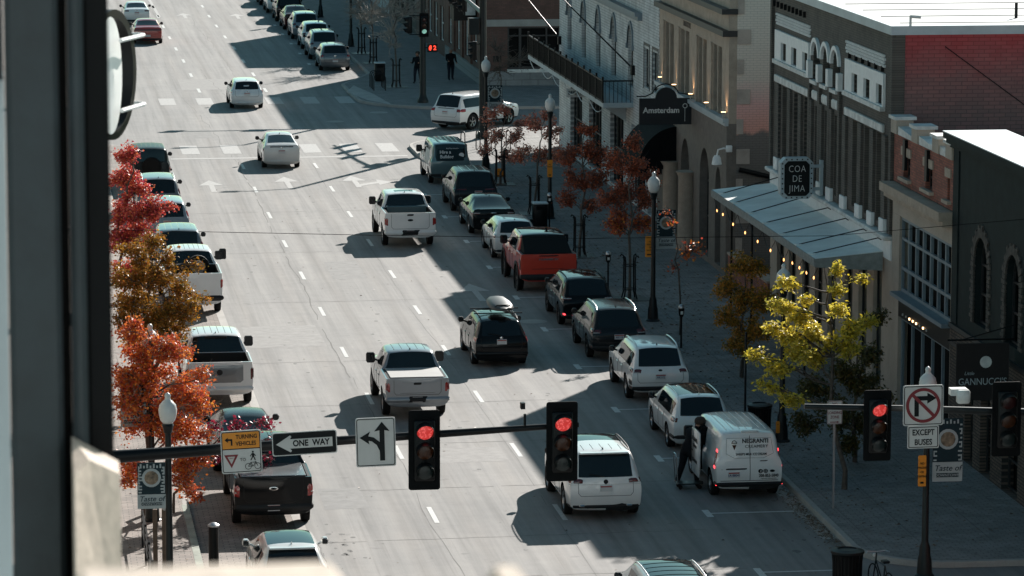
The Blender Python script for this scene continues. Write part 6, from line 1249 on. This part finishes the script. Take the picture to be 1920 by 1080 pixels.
MB().prism(rrect(x0+.02,x1-.02,z0+.02,z1-.02,.03),(Y-.003,Y-.0005),'Y').build('sign_field','signb',r); w_=x1-x0;h=z1-z0;zc=(z0+z1)/2
MB().prism([(x0+.06*w_,zc),(x0+.28*w_,z1-.14*h),(x0+.30*w_,z1-.2*h),(x0+.275*w_,zc+.20*h),(x1-.07*w_,zc+.20*h),(x1-.07*w_,zc-.20*h),(x0+.275*w_,zc-.20*h),(x0+.30*w_,z0+.2*h),(x0+.28*w_,z0+.14*h)],(Y-.008,Y-.003),'Y').build('arrow','signw',r)
text('ONE  WAY','sign_lettering','signb',r,(x0+.60*w_,Y-.011,zc),h*.36,sx=.86,off=.005)
r,x0,x1,z0,z1,Y=signplate('turn_sign','white sign with straight and curved left turn arrows',(667,784),(742,874),tilt=TL+1)
w_=x1-x0;h=z1-z0; sx_=x0+.66*w_
o=MB().prism([(sx_-.045,z0+.12*h),(sx_+.045,z0+.12*h),(sx_+.045,z1-.26*h),(sx_+.14,z1-.28*h),(sx_,z1-.09*h),(sx_-.14,z1-.28*h),(sx_-.045,z1-.26*h)],(Y-.008,Y-.001),'Y')
cu=[(sx_-.0,z0+.15*h),(sx_-.01,z0+.33*h),(sx_-.07,z0+.47*h),(sx_-.17,z0+.56*h),(sx_-.27,z0+.585*h)]
L_=[];R_=[]
for i,(x,z) in enumerate(cu):
    a=cu[max(0,i-1)];b=cu[min(len(cu)-1,i+1)]; d=Vector((b[0]-a[0],b[1]-a[1])).normalized(); L_.append((x-d.y*.04,z+d.x*.04)); R_.append((x+d.y*.04,z-d.x*.04))
o.prism(L_+R_[::-1],(Y-.0095,Y-.001),'Y'); o.prism([(x0+.10*w_,z0+.60*h),(x0+.36*w_,z0+.72*h),(x0+.30*w_,z0+.60*h),(x0+.34*w_,z0+.46*h)],(Y-.0105,Y-.001),'Y').build('arrows','signb',r)
r,x0,x1,z0,z1,Y=signplate('turning_vehicles_sign','orange and white sign reading TURNING VEHICLES yield to pedestrians and cyclists',(414,808),(491,886),tilt=TL)
w_=x1-x0;h=z1-z0; zm=z0+.57*h
MB().box(x0+.035,x1-.035,Y-.0035,Y-.0006,zm+.01,z1-.035).build('orange_field','orange',r); MB().box(x0+.02,x1-.02,Y-.005,Y-.001,zm-.008,zm+.009).build('divider','signb',r)
text('TURNING','sign_lettering','signb',r,(x0+.64*w_,Y-.008,z1-.15*h),h*.135,sx=.82,off=.002); text('VEHICLES','sign_lettering','signb',r,(x0+.62*w_,Y-.008,z1-.31*h),h*.135,sx=.82,off=.002)
MB().prism([(x0+.10*w_,zm+.22*h),(x0+.18*w_,zm+.28*h),(x0+.18*w_,zm+.24*h),(x0+.29*w_,zm+.24*h),(x0+.29*w_,zm+.09*h),(x0+.25*w_,zm+.09*h),(x0+.25*w_,zm+.20*h),(x0+.18*w_,zm+.20*h),(x0+.18*w_,zm+.16*h)],(Y-.008,Y-.004),'Y').build('turn_arrow','signb',r)
MB().prism([(x0+.07*w_,z0+.44*h),(x0+.42*w_,z0+.44*h),(x0+.245*w_,z0+.13*h)],(Y-.008,Y-.002),'Y',[[(x0+.15*w_,z0+.40*h),(x0+.34*w_,z0+.40*h),(x0+.245*w_,z0+.22*h)]]).build('yield_triangle','signr',r)
text('YIELD','sign_lettering','signr',r,(x0+.245*w_,Y-.009,z0+.36*h),h*.04); text('TO','sign_lettering','signb',r,(x0+.53*w_,Y-.008,z0+.31*h),h*.10)
def walker(mb,cx,cz,s,Y):
    mb.lathe([(s*.10,-.004),(s*.10,-.009),(.0005,-.009)],(cx,Y,cz+s*.88),12,'Y'); mb.prism([(cx-.12*s,cz+.74*s),(cx+.10*s,cz+.74*s),(cx+.12*s,cz+.36*s),(cx-.10*s,cz+.36*s)],(Y-.009,Y-.002),'Y')
    mb.prism([(cx-.08*s,cz+.40*s),(cx+.04*s,cz+.38*s),(cx-.18*s,cz),(cx-.30*s,cz)],(Y-.0095,Y-.002),'Y'); mb.prism([(cx,cz+.40*s),(cx+.12*s,cz+.38*s),(cx+.28*s,cz+.02*s),(cx+.16*s,cz)],(Y-.01,Y-.002),'Y')
    mb.prism([(cx-.12*s,cz+.72*s),(cx-.04*s,cz+.66*s),(cx-.26*s,cz+.40*s),(cx-.32*s,cz+.44*s)],(Y-.0105,Y-.002),'Y'); mb.prism([(cx+.08*s,cz+.72*s),(cx+.02*s,cz+.62*s),(cx+.24*s,cz+.42*s),(cx+.30*s,cz+.48*s)],(Y-.011,Y-.002),'Y')
o=MB(); walker(o,x0+.78*w_,z0+.29*h,.20*h/.9,Y); o.build('walking_figure','signb',r)
o=MB(); bx,bz,br=x0+.77*w_,z0+.15*h,.075*h
for cx in(bx-.115*w_,bx+.115*w_): o.prism(circ(cx,bz,br,18),(Y-.008,Y-.002),'Y',[circ(cx,bz,br-.009,18)])
for a,b_ in(((bx-.115*w_,bz),(bx-.05*w_,bz+.09*h)),((bx-.05*w_,bz+.09*h),(bx+.07*w_,bz+.09*h)),((bx-.05*w_,bz+.09*h),(bx,bz)),((bx,bz),(bx+.07*w_,bz+.09*h)),((bx+.115*w_,bz),(bx+.065*w_,bz+.12*h)),((bx-.115*w_,bz),(bx,bz))): o.tube([(a[0],Y-.006,a[1]),(b_[0],Y-.006,b_[1])],.005,4)
o.build('bicycle_symbol','signb',r)
# right mast arm
mast=empty('signal_mast_arm','black signal mast arm reaching in from the right with the no right turn sign','mast arm',(22.8,YM+.2,0),world=True)
B0=mpt(1508,762,.2);B1=mpt(1920,773,.2); dirv=(B1-B0).normalized(); base=B1+dirv*(22.8-B1.x)/dirv.x
MB().tube([B0,mpt(1700,766,.2),B1,base],[.05,.062,.075,.10],12).build('arm','iron',mast,smooth=60); MB().tube([(22.8,YM+.2,0),(22.8,YM+.2,base.z+.6)],[.18,.15],14).build('pole','black',mast,smooth=60)
q=mpt(1805,778); q2=mpt(1829,795); MB().box(mpt(1795,0).x,mpt(1826,0).x,YM-.12,YM+.1,mpt(0,781).z,mpt(0,768).z).build('camera_mount','whited',mast); MB().box(mpt(1805,0).x,mpt(1829,0).x,YM-.22,YM-.05,mpt(0,795).z,mpt(0,769).z,b=.03).build('detector_panel','whited',mast,smooth=40)
p=mpt(1644,797); signal('traffic_signal','traffic light showing red left of the no right turn sign',(p.x,YM-.05,p.z),lit='red',s=.9,group='traffic lights facing the camera')
p=mpt(1886,785); signal('traffic_signal','unlit dark traffic light at the right edge of the picture',(p.x,YM-.05,p.z),lit='',s=.95,group='traffic lights facing the camera')
r,x0,x1,z0,z1,Y=signplate('no_right_turn_sign','white no right turn sign with red ring and slash',(1694,723),(1768,797),tilt=-.6)
cx,cz=(x0+x1)/2,(z0+z1)/2; w_=x1-x0; rr=.43*w_
o=MB().prism([(cx-.22*w_,cz-.27*w_),(cx-.11*w_,cz-.27*w_),(cx-.11*w_,cz+.12*w_),(cx+.10*w_,cz+.12*w_),(cx+.10*w_,cz+.04*w_),(cx+.33*w_,cz+.175*w_),(cx+.10*w_,cz+.31*w_),(cx+.10*w_,cz+.23*w_),(cx-.22*w_,cz+.23*w_)],(Y-.006,Y-.001),'Y').build('turn_arrow','signb',r)
o=MB().prism(circ(cx,cz,rr,40),(Y-.010,Y-.001),'Y',[circ(cx,cz,rr-.075*w_,40)]); d=(rr-.02*w_)*.7071; t_=.028*w_
o.prism([(cx-d-t_,cz+d-t_),(cx-d+t_,cz+d+t_),(cx+d+t_,cz-d+t_),(cx+d-t_,cz-d-t_)],(Y-.0115,Y-.007),'Y').build('red_ring','signr',r)
r,x0,x1,z0,z1,Y=signplate('except_buses_sign','small white EXCEPT BUSES plate under the no right turn sign',(1702,799),(1760,840),r_=.025,tilt=-.6)
w_=x1-x0;h=z1-z0; text('EXCEPT','sign_lettering','signb',r,((x0+x1)/2,Y-.008,z1-.30*h),h*.36,sx=.78,off=.003); text('BUSES','sign_lettering','signb',r,((x0+x1)/2,Y-.008,z0+.27*h),h*.36,sx=.82,off=.003)
# tall corner poles with arms (their shadows cross the junction)
pb=at(793,192,.15); fp=empty('signal_pole','black signal pole on the far corner with a green light and a red hand','pole',(pb.x,pb.y,.15),world=True)
MB().lathe([(.30,.15),(.30,.25),(.20,.45),(.17,.6),(.13,6.8),(.10,10.4)],(pb.x,pb.y,0),14).build('pole','iron',fp,smooth=40)
MB().tube([(pb.x,pb.y,6.3),(pb.x-3,pb.y,6.55),(pb.x-7.6,pb.y,6.7)],[.11,.08,.05],8).build('arm','iron',fp); MB().tube([(pb.x,pb.y,10.3),(pb.x-1.2,pb.y,10.8),(pb.x-2.3,pb.y,10.9)],.05,6).box(pb.x-2.9,pb.x-2.2,pb.y-.12,pb.y+.12,10.82,10.98).build('luminaire','iron',fp)
for x,wd in((15.2,.9),(19.4,1.2)): MB().box(x-wd/2,x+wd/2,pb.y-.15,pb.y-.12,6.25,6.85).build('arm_sign','signw',fp)
p=atY(795,47,pb.y-.25); signal('traffic_signal','traffic light showing green on the far corner pole',(p.x,p.y,p.z),lit='green',s=.85)
p=atY(767,47,pb.y); signal('traffic_signal','sideways traffic light on the far corner pole with sunlit visors',(p.x,p.y,p.z),R(-75),lit='',s=.8,plate=False); MB().tube([(pb.x,pb.y,p.z+.5),(p.x,pb.y,p.z+.5)],.03,6).tube([(pb.x,pb.y,p.z-.5),(p.x,pb.y,p.z-.5)],.03,6).build('signal_bracket','iron',fp)
p=atY(811,90,pb.y-.3); ps=empty('pedestrian_signal','pedestrian signal showing a red hand and countdown 2','traffic light',(p.x,p.y,p.z)); MB().box(-.26,.26,0,.2,-.22,.22,b=.02).build('signal_case','black',ps); 
MB().prism([(-.19,-.10),(-.10,-.14),(-.04,-.02),(-.05,.12),(-.09,.15),(-.15,.13),(-.20,.02)],(-.012,-.004),'Y').build('hand_symbol','ped',ps); text('2','countdown','ped',ps,(.12,-.012,0),.32,off=.012)
MB().tube([(pb.x,pb.y,p.z),(p.x,pb.y-.1,p.z)],.03,6).build('signal_bracket','iron',fp)
nb=Vector((23.3,183.2,.15)); np_=empty('signal_pole','tall thick black signal pole on the near corner, rising out of the picture','pole',tuple(nb),world=True)
MB().lathe([(.32,.15),(.32,.3),(.22,.5),(.19,.7),(.17,6.8),(.11,10.4)],(nb.x,nb.y,0),14).build('pole','iron',np_,smooth=40)
MB().tube([(nb.x,nb.y,6.2),(nb.x-.2,nb.y+4,6.5),(nb.x-.5,nb.y+10.5,6.7)],[.12,.09,.05],8).build('arm','iron',np_); MB().tube([(nb.x,nb.y,10.3),(nb.x-1.2,nb.y+.2,10.8),(nb.x-2.0,nb.y+.3,10.9)],.05,6).box(nb.x-2.6,nb.x-1.9,nb.y+.1,nb.y+.4,10.82,10.98).build('luminaire','iron',np_)
MB().box(nb.x-.7,nb.x-.2,nb.y-.15,nb.y+.35,5.2,6.0).build('control_box','iron',np_)
for k,(dy,) in enumerate(((5.2,),(7.2,),(9.4,))): signal('traffic_signal',('sideways traffic light on the arm over the side street, nearest the thick pole','sideways traffic light on the arm over the side street, middle one','sideways traffic light at the tip of the arm over the side street')[k],(nb.x-.3,nb.y+dy,6.4),R(-90),lit='',s=.9)
p=atY(887,95,nb.y); signal('traffic_signal','side-on traffic light clamped to the thick corner pole with sunlit visors',(nb.x-.42,nb.y,p.z),R(-100),lit='',s=.8,plate=False); MB().box(nb.x-.45,nb.x,nb.y-.03,nb.y+.03,p.z+.3,p.z+.36).build('signal_bracket','iron',np_)
# overhead cable
pts=[atY(352,434,80),atY(700,441,80),atY(1100,447,80),atY(1560,442,80),atY(1920,411,80)]
cbl=MB().tube([pts[0]+(pts[0]-pts[1])*1.2]+pts+[pts[4]+(pts[4]-pts[3])*1.0],.006,4,False).build('overhead_cable','blackm'); tag(cbl,'thin black cable strung across the whole street','cable')
# ------------------------------------------------------------------ people
def skinfig(name,mat,parent,chains,root=(0,0,0),sub=1):
    """chains: list of point lists [(x,y,z,r),...]; shared points join them"""
    me=bpy.data.meshes.new(name); V=[];idx={};E=[];Rr=[]
    def vi(p):
        k=(round(p[0],4),round(p[1],4),round(p[2],4))
        if k not in idx: idx[k]=len(V); V.append(p[:3]); Rr.append(p[3])
        return idx[k]
    for ch in chains:
        ids=[vi(p) for p in ch]; E+=list(zip(ids[:-1],ids[1:]))
    me.from_pydata(V,E,[]); o=bpy.data.objects.new(name,me); COL.objects.link(o); sk=o.modifiers.new('k','SKIN'); sk.use_smooth_shade=True
    for i,d in enumerate(me.skin_vertices[0].data): d.radius=(Rr[i],Rr[i]); d.use_root=(i==0)
    s=o.modifiers.new('s','SUBSURF'); s.levels=s.render_levels=sub; dg=bpy.context.evaluated_depsgraph_get(); dg.update(); m2=bpy.data.meshes.new_from_object(o.evaluated_get(dg)); bpy.data.objects.remove(o)
    m2.materials.clear(); m2.materials.append(M[mat]); o=bpy.data.objects.new(name,m2); COL.objects.link(o); o.parent=parent
    for p in m2.polygons: p.use_smooth=True
    return o
def person(label,loc,rz,top='cloth_b',legs='cloth_n',hair='hair_g',bend=0,arms=((.1,.35),(.1,.35)),H=1.74,stride=.06,long=False):
    """faces +Y locally. bend: forward lean in degrees; arms: per side (shoulder swing, elbow bend) in radians forward"""
    r=empty('person',label,'person',loc,rz); s=H/1.74; B=R(bend)
    def P3(x,up,fw,rad): # point on the torso frame, hip at .93
        return (x*s,(fw*math.cos(B)+up*math.sin(B))*s,(.93+up*math.cos(B)-fw*math.sin(B))*s,rad*s)
    hip=(0,0,.93*s,.145*s); ch=[[hip,P3(0,.14,.0,.135),P3(0,.30,.01,.15),P3(0,.46,.0,.145),P3(0,.54,.0,.075),P3(0,.60,.01,.058)]]
    head=[P3(0,.60,.01,.058),P3(0,.66,.03,.085),P3(0,.74,.03,.10),P3(0,.81,.02,.075)]
    ch.append(head)
    hands=[]
    for i,sd in enumerate((-1,1)):
        a,e=arms[i]; sh=P3(sd*.19,.47,0,.068); d1=B*.0; 
        ang=a; el=(sh[0]+sd*.03,sh[1]+.29*s*math.sin(ang),sh[2]-.29*s*math.cos(ang),.045*s); an2=ang+e; wr=(el[0]-sd*.02,el[1]+.25*s*math.sin(an2),el[2]-.25*s*math.cos(an2),.03*s); pl_=(wr[0],wr[1]+.08*s*math.sin(an2),wr[2]-.08*s*math.cos(an2),.036*s)
        ch.append([P3(0,.46,.0,.145),sh,el,wr,pl_]); hands.append((sd,wr,pl_,an2))
        kn=(sd*.10,(.03+stride*sd)*s,.49*s,.068*s); an=(sd*.11,(-.02+stride*1.6*sd)*s,.09*s,.048*s); ch.append([hip,(sd*.095,.0,.88*s,.105*s),kn,an,(sd*.12,an[1]+.15*s,.035*s,.038*s)])
    body=skinfig('body',top,r,ch,sub=2); me=body.data; me.materials.append(M[legs]); me.materials.append(M['skin']); me.materials.append(M['signb'])
    for p in me.polygons:
        c=p.center; near=lambda q,d:(Vector(q[:3])-c).length<d
        hp=Vector(P3(0,.72,.03,0)[:3])
        if (c-hp).length<.155*s: p.material_index=2
        elif any((c-Vector(h[2][:3])).length<.075*s for h in hands): p.material_index=2
        elif c.z<.075*s: p.material_index=3
        elif c.z<(.84 if not long else .5)*s and abs(c.x)<.24*s and not any((c-Vector(h[1][:3])).length<.2*s for h in hands): p.material_index=1
    # fingers
    for sd,wr,pl_,an2 in hands:
        for k in range(4):
            x0=pl_[0]+(k-1.5)*.018*s; L=(.07,.08,.075,.06)[k]*s; a2=an2+.5; skinfig('fingers','skin',body,[[(x0,pl_[1],pl_[2],.010*s),(x0,pl_[1]+.5*L*math.sin(a2),pl_[2]-.03*s-.5*L*math.cos(a2),.009*s),(x0,pl_[1]+L*math.sin(a2+.5),pl_[2]-.03*s-L*math.cos(a2+.5),.007*s)]],sub=1) if H>1.8 else None
        th=skinfig('thumb','skin',body,[[(pl_[0]-sd*.02*s,pl_[1],pl_[2],.012*s),(pl_[0]-sd*.05*s,pl_[1]+.03*s,pl_[2]-.03*s,.009*s)]],sub=1) if H>1.8 else None
    hd=Vector(P3(0,.745,.02,0)[:3]); f=MB(); 
    o=MB().lathe([(.001,.125),(.06,.112),(.095,.07),(.108,.01),(.105,-.04),(.085,-.075)],(0,0,0),14,cap=False); o.v=[(v[0]*s+hd.x,v[1]*1.08*s+hd.y-.022*s,v[2]*s+hd.z) for v in o.v]; o.build('hair',hair,r,smooth=60,wn=False)
    fc=Vector(P3(0,.715,.115,0)[:3]); MB().add([(fc.x-.014,fc.y-.01,fc.z+.03),(fc.x+.014,fc.y-.01,fc.z+.03),(fc.x+.016,fc.y+.0,fc.z-.015),(fc.x-.016,fc.y+.0,fc.z-.015),(fc.x,fc.y+.03,fc.z-.012)],[(0,1,4),(1,2,4),(2,3,4),(3,0,4)]).build('nose','skin',r)
    for sx_ in(-.035,.035): MB().lathe([(.012,0),(.008,.006),(.001,.008)],(fc.x+sx_,fc.y-.012,fc.z+.035),8,'Y').build('eye','signb',r)
    MB().box(fc.x-.022,fc.x+.022,fc.y-.012,fc.y-.004,fc.z-.05,fc.z-.042).build('mouth','signr',r)
    return r
g=at(783,156,.15); q_=person('person in dark jacket with hands at the waist, standing behind the far signal pole',tuple(g),R(150),arms=((.2,1.6),(.2,1.6)),hair='hair_d')
g=at(845,150,.15); q_.scale=(1.2,1.2,1); q_=person('person in black jacket and dark jeans with grey hair, standing by the corner building',tuple(g),R(190),arms=((.15,.9),(.35,1.1)),H=1.76)
q_.scale=(1.25,1.2,1)
# delivery worker leaning into the van's side door, with a hand truck
q_=person('person all in black bending towards the open side door of the delivery van',(18.36,100.2,0),R(-62),legs='cloth_b',hair='hair_d',bend=24,arms=((.75,.55),(1.0,.35)),H=1.86,stride=.10,long=True)
q_.scale=(1.35,1.3,1)
r=empty('platform_cart','aluminium platform hand cart standing beside the open van door','hand cart',(17.95,99.75,0))
MB().box(0,.72,-.22,.22,.14,.17,b=.01).build('cart_deck','iron',r); MB().tube([(0.02,-.2,.16),(-.03,-.2,.9),(-.03,-.12,.97),(-.03,.12,.97),(-.03,.2,.9),(0.02,.2,.16)],.018,6).build('cart_handle','alu',r)
for x in(.1,.62):
    for y in(-.17,.17): MB().lathe([(.06,-.02),(.06,.02)],(x,y,.065),12,'Y').build('wheel','tyre',r)
# ------------------------------------------------------------------ bicycle on the right foreground pavement
b=at(1652,1118,.15); r=empty('bicycle','dark bicycle with upright handlebar at the bottom edge of the picture','bicycle',tuple(b),R(8))
for y in(-.52,.52):
    w_=MB().tube([(0,y+.33*math.cos(R(q)),.34+.33*math.sin(R(q))) for q in range(0,361,15)],.018,5,False).build('wheel','tyre',r); sp=MB(); [sp.tube([(0,y,.34),(0,y+.32*math.cos(R(q)),.34+.32*math.sin(R(q)))],.003,3) for q in range(0,360,30)]; sp.build('spokes','steel',w_)
MB().tube([(0,-.52,.34),(0,-.12,.32),(0,.38,.80),(0,-.22,.78),(0,-.12,.32)],.018,6).tube([(0,-.52,.34),(0,-.22,.78)],.014,6).tube([(0,.52,.34),(0,.38,.80),(0,.34,.98)],.018,6).build('frame','iron',r)
MB().tube([(-.30,.26,1.0),(-.22,.34,1.02),(0,.36,1.0),(.22,.34,1.02),(.30,.26,1.0)],.014,6).build('handlebar','steel',r); MB().box(-.09,.09,-.36,-.12,.86,.92,b=.03).build('saddle','black',r); MB().lathe([(.04,0),(.05,.03),(.03,.06)],(0,.44,.9),10,'Y').build('bicycle_lamp','whited',r)
# ------------------------------------------------------------------ left pavement furniture
b=at(401,1062,.15); r=empty('bollard','black steel bollard with pale pointed cap beside the silver hatchback','bollard',tuple(b)); MB().lathe([(.125,0),(.125,1.0)],n=18).build('bollard_tube','black',r,smooth=40); MB().lathe([(.14,1.0),(.14,1.04),(.06,1.09),(.001,1.10)],n=18).build('bollard_cap','steel',r,smooth=40)
for px,lb in((292,'left of two square brown posts under the banner, the slimmer one'),(309,'right of two square brown posts under the banner, with a bright meter head')):
    b=at(px,1078,.15); r=empty('wooden_post',lb,'post',tuple(b)); h=1.62; MB().box(-.055,.055,-.05,.05,0,h,b=.01).build('post','wood',r)
    if px>300: MB().tube([(0,0,h-.02),(.03,0,h+.08),(.06,-.02,h+.13)],[.06,.075,.05],8).build('meter_head','steel',r,smooth=50)
r=empty('metal_railing','black metal railing casting striped shadows across the left pavement','railing',(3.35,90,.15),world=True)
for z in(.45,.62,.80,.97): MB().box(3.33,3.37,87.5,93.6,z+.13,z+.16).build('rail','black',r)
for y in(87.5,89.5,91.5,93.55): MB().box(3.32,3.38,y-.03,y+.03,.15,1.18).build('railing_post','black',r)
# painted green kerb mark
tag(MB().box(4.56,4.745,91.0,98.6,.150,.1515).build('kerb_paint',plain('green_kerb_paint',(.29,.32,.27),.7,var=.3)),kind='structure')
# ------------------------------------------------------------------ foreground: window pier, ledge stones and wall lamp of the building the camera looks from
def X4(px,Y=4.0,py=540): return atY(px,py,Y).x
zt,zb_=atY(100,-60,4.0).z,atY(100,1250,4.0).z
r=empty('window_pier','out of focus fluted dark pier filling the left edge of the view','pillar',(X4(100),4.0,zb_),world=True)
YP=4.0
MB().box(X4(16),X4(116),YP,YP+.06,zb_,zt,b=.006).build('pier_shaft','pillar',r)
MB().box(X4(117),X4(133),YP+.03,YP+.06,zb_,zt).build('pier_groove','interior',r)
MB().box(X4(134),X4(163),YP,YP+.06,zb_,zt,b=.006).build('pier_shaft','pillar',r); MB().box(X4(163.5),X4(210),YP+.012,YP+.06,zb_,zt,b=.003).build('pier_edge','blackm',r)
MB().box(X4(-300),X4(15),YP+.25,YP+.3,atY(0,185,4).z-1.2,atY(0,185,4).z).build('pale_jamb','coping',r)
MB().box(X4(-300),X4(14),YP+.2,YP+.249,atY(0,185,4).z-.0,zt).build('dark_jamb','pillar',r)
zs=atY(170,872,3.9).z; xa,xb=X4(134,3.86),X4(226,3.94,900)
MB().add([(xa,3.80,zb_),(xb,3.93,zb_),(xb,3.96,zs-.022),(xa+.016,3.90,zs+.006),(xa,3.997,zb_),(xb,3.997,zb_),(xb,3.997,zs-.016),(xa,3.997,zs+.012),(xa,3.86,zs-.004)],[(0,1,2,3,8),(5,4,7,6),(0,4,5,1),(1,5,6,2),(2,6,7,3),(3,7,8),(8,7,4,0)]).build('stone_foot','pillar_stone',r)
YL=1.5; zl=atY(450,1052,YL).z
r=empty('window_ledge','blurred sunlit stone ledge along the bottom left edge of the view','window ledge',(atY(400,540,YL).x,YL,zl),world=True)
MB().box(atY(120,540,YL).x,atY(640,540,YL).x,.9,YL,zl-.06,zl,b=.008).build('ledge_slab','pillar_stone',r); MB().box(atY(905,540,YL).x,atY(985,540,YL).x,1.0,YL,zl-.06,zl-.004,b=.006).build('ledge_stone','pillar_stone',r)
# round lamp seen edge-on
YR=12.0; c_=atY(203,140,YR); r=empty('round_wall_sign','round black-rimmed pale sign seen almost edge-on just right of the dark pier','sign',tuple(c_),R(68))
rr=.205
o=MB().lathe([(rr*.86,.02),(rr,.02),(rr,-.02),(rr*.86,-.02)],(0,0,0),40,'Y',cap=False); o.f+=[((3*40+k),(3*40+(k+1)%40),(k+1)%40,k) for k in range(40)]; o.build('rim','black',r,smooth=40); o=MB().lathe([(.001,.02),(rr*.9,.015),(rr*.9,-.02),(.001,-.03)],(0,0,0),40,'Y',cap=False); o.v=[(v[0]*.55-.03,v[1],v[2]) for v in o.v]; o.build('face','white',r,smooth=60)
for z in(.11,-.11): MB().tube([(-.02,-.05,z),(.19,-.05,z),(.215,-.02,z),(.20,.03,z)],.007,6).build('bracket','white',r)
# ------------------------------------------------------------------ unseen left-hand and camera-side blocks, added to block sky and bounce light
def leftb(name,label,y0,y1,h,mat,trim='conc'):
    r=empty(name,label,'building',(-1,(y0+y1)/2,0),world=True); n=int((y1-y0-1.2)/3.0); st=(y1-y0-1.2)/n; hs=[]
    z=4.6
    while z+2.2<h-.6: hs+=[rc(y0+.6+st*i+.8,y0+.6+st*(i+1)-.8,z,z+2.1) for i in range(n)]; z+=3.4
    gs=[rc(y0+.6+st*i+.25,y0+.6+st*(i+1)-.25,.5,3.4) for i in range(n)]
    MB().prism(rc(y0,y1,.1,h),(-1.3,-1),'X',hs+gs).build('front_wall',mat,r)
    for q in hs+gs:
        w_=MB().prism(q,(-1.22,-1.16),'X',[rc(q[0][0]+.08,q[1][0]-.08,q[0][1]+.08,q[2][1]-.08)]).box(-1.215,-1.165,(q[0][0]+q[1][0])/2-.03,(q[0][0]+q[1][0])/2+.03,q[0][1]+.08,q[2][1]-.08).build('window','framed',r); MB().prism(q,(-1.20,-1.19),'X').build('pane','glass',w_)
    MB().box(-20,-1.31,y0+.02,y1-.02,.1,h-.1).build('side_wall','farbrickY',r); MB().box(-20,-.75,y0,y1,h+.003,h+.35).build('cornice',trim,r); MB().box(-1.0,-.9,y0,y1,3.7,4.1).build('string_course',trim,r)
leftb('unseen_stone_block','unseen pale stone block added for bounce light on the left behind the dark pier, nearest',84,104,13,'stucco')
leftb('unseen_brick_block','unseen red brick block added for bounce light on the left behind the dark pier, second',104.02,122,10.5,'farbrickX')
leftb('unseen_painted_block','unseen pale painted block added for bounce light on the left behind the dark pier, third',122.02,146,14.5,'wbrickX')
leftb('unseen_tan_block','unseen tan stone block added for bounce light on the left behind the dark pier, fourth',146.02,170,11.5,'stone')
r=empty('unseen_office_block','unseen tall blue grey block added behind the viewpoint to block sky and bounce light','building',(5,-8,0),world=True); MB().box(-40,45,-34,-2.5,0,30).build('wall','coping',r); MB().box(-40.4,45.4,-34.4,-2.1,30.003,30.8).build('cornice','conc',r)  # unseen, added; wall colour chosen to bounce light onto south-facing sides
for i in range(14): 
    for k in range(5): MB().box(-36+i*5.6,-33.4+i*5.6,-2.49,-2.42,3+k*5.2,6+k*5.2).build('window','glass',r)
r=empty('sky_blocking_brick_block','unseen brick block added across the near junction on the right to block sky light','building',(45,55,0),world=True); MB().box(28,75,30,73,0,19).build('wall','rbrickX',r); MB().box(27.7,75.3,29.7,73.3,19.003,19.6).build('cornice','conc',r)  # unseen block added to darken the near pavement by hiding sky
for i in range(8):
    for k in range(4): MB().box(27.93,27.99,32+i*5,34.6+i*5,3+k*4.2,5.6+k*4.2).build('window','glass',r); MB().box(30+i*5.4,32.8+i*5.4,73.01,73.07,3+k*4.2,5.6+k*4.2).build('window','glass',r)
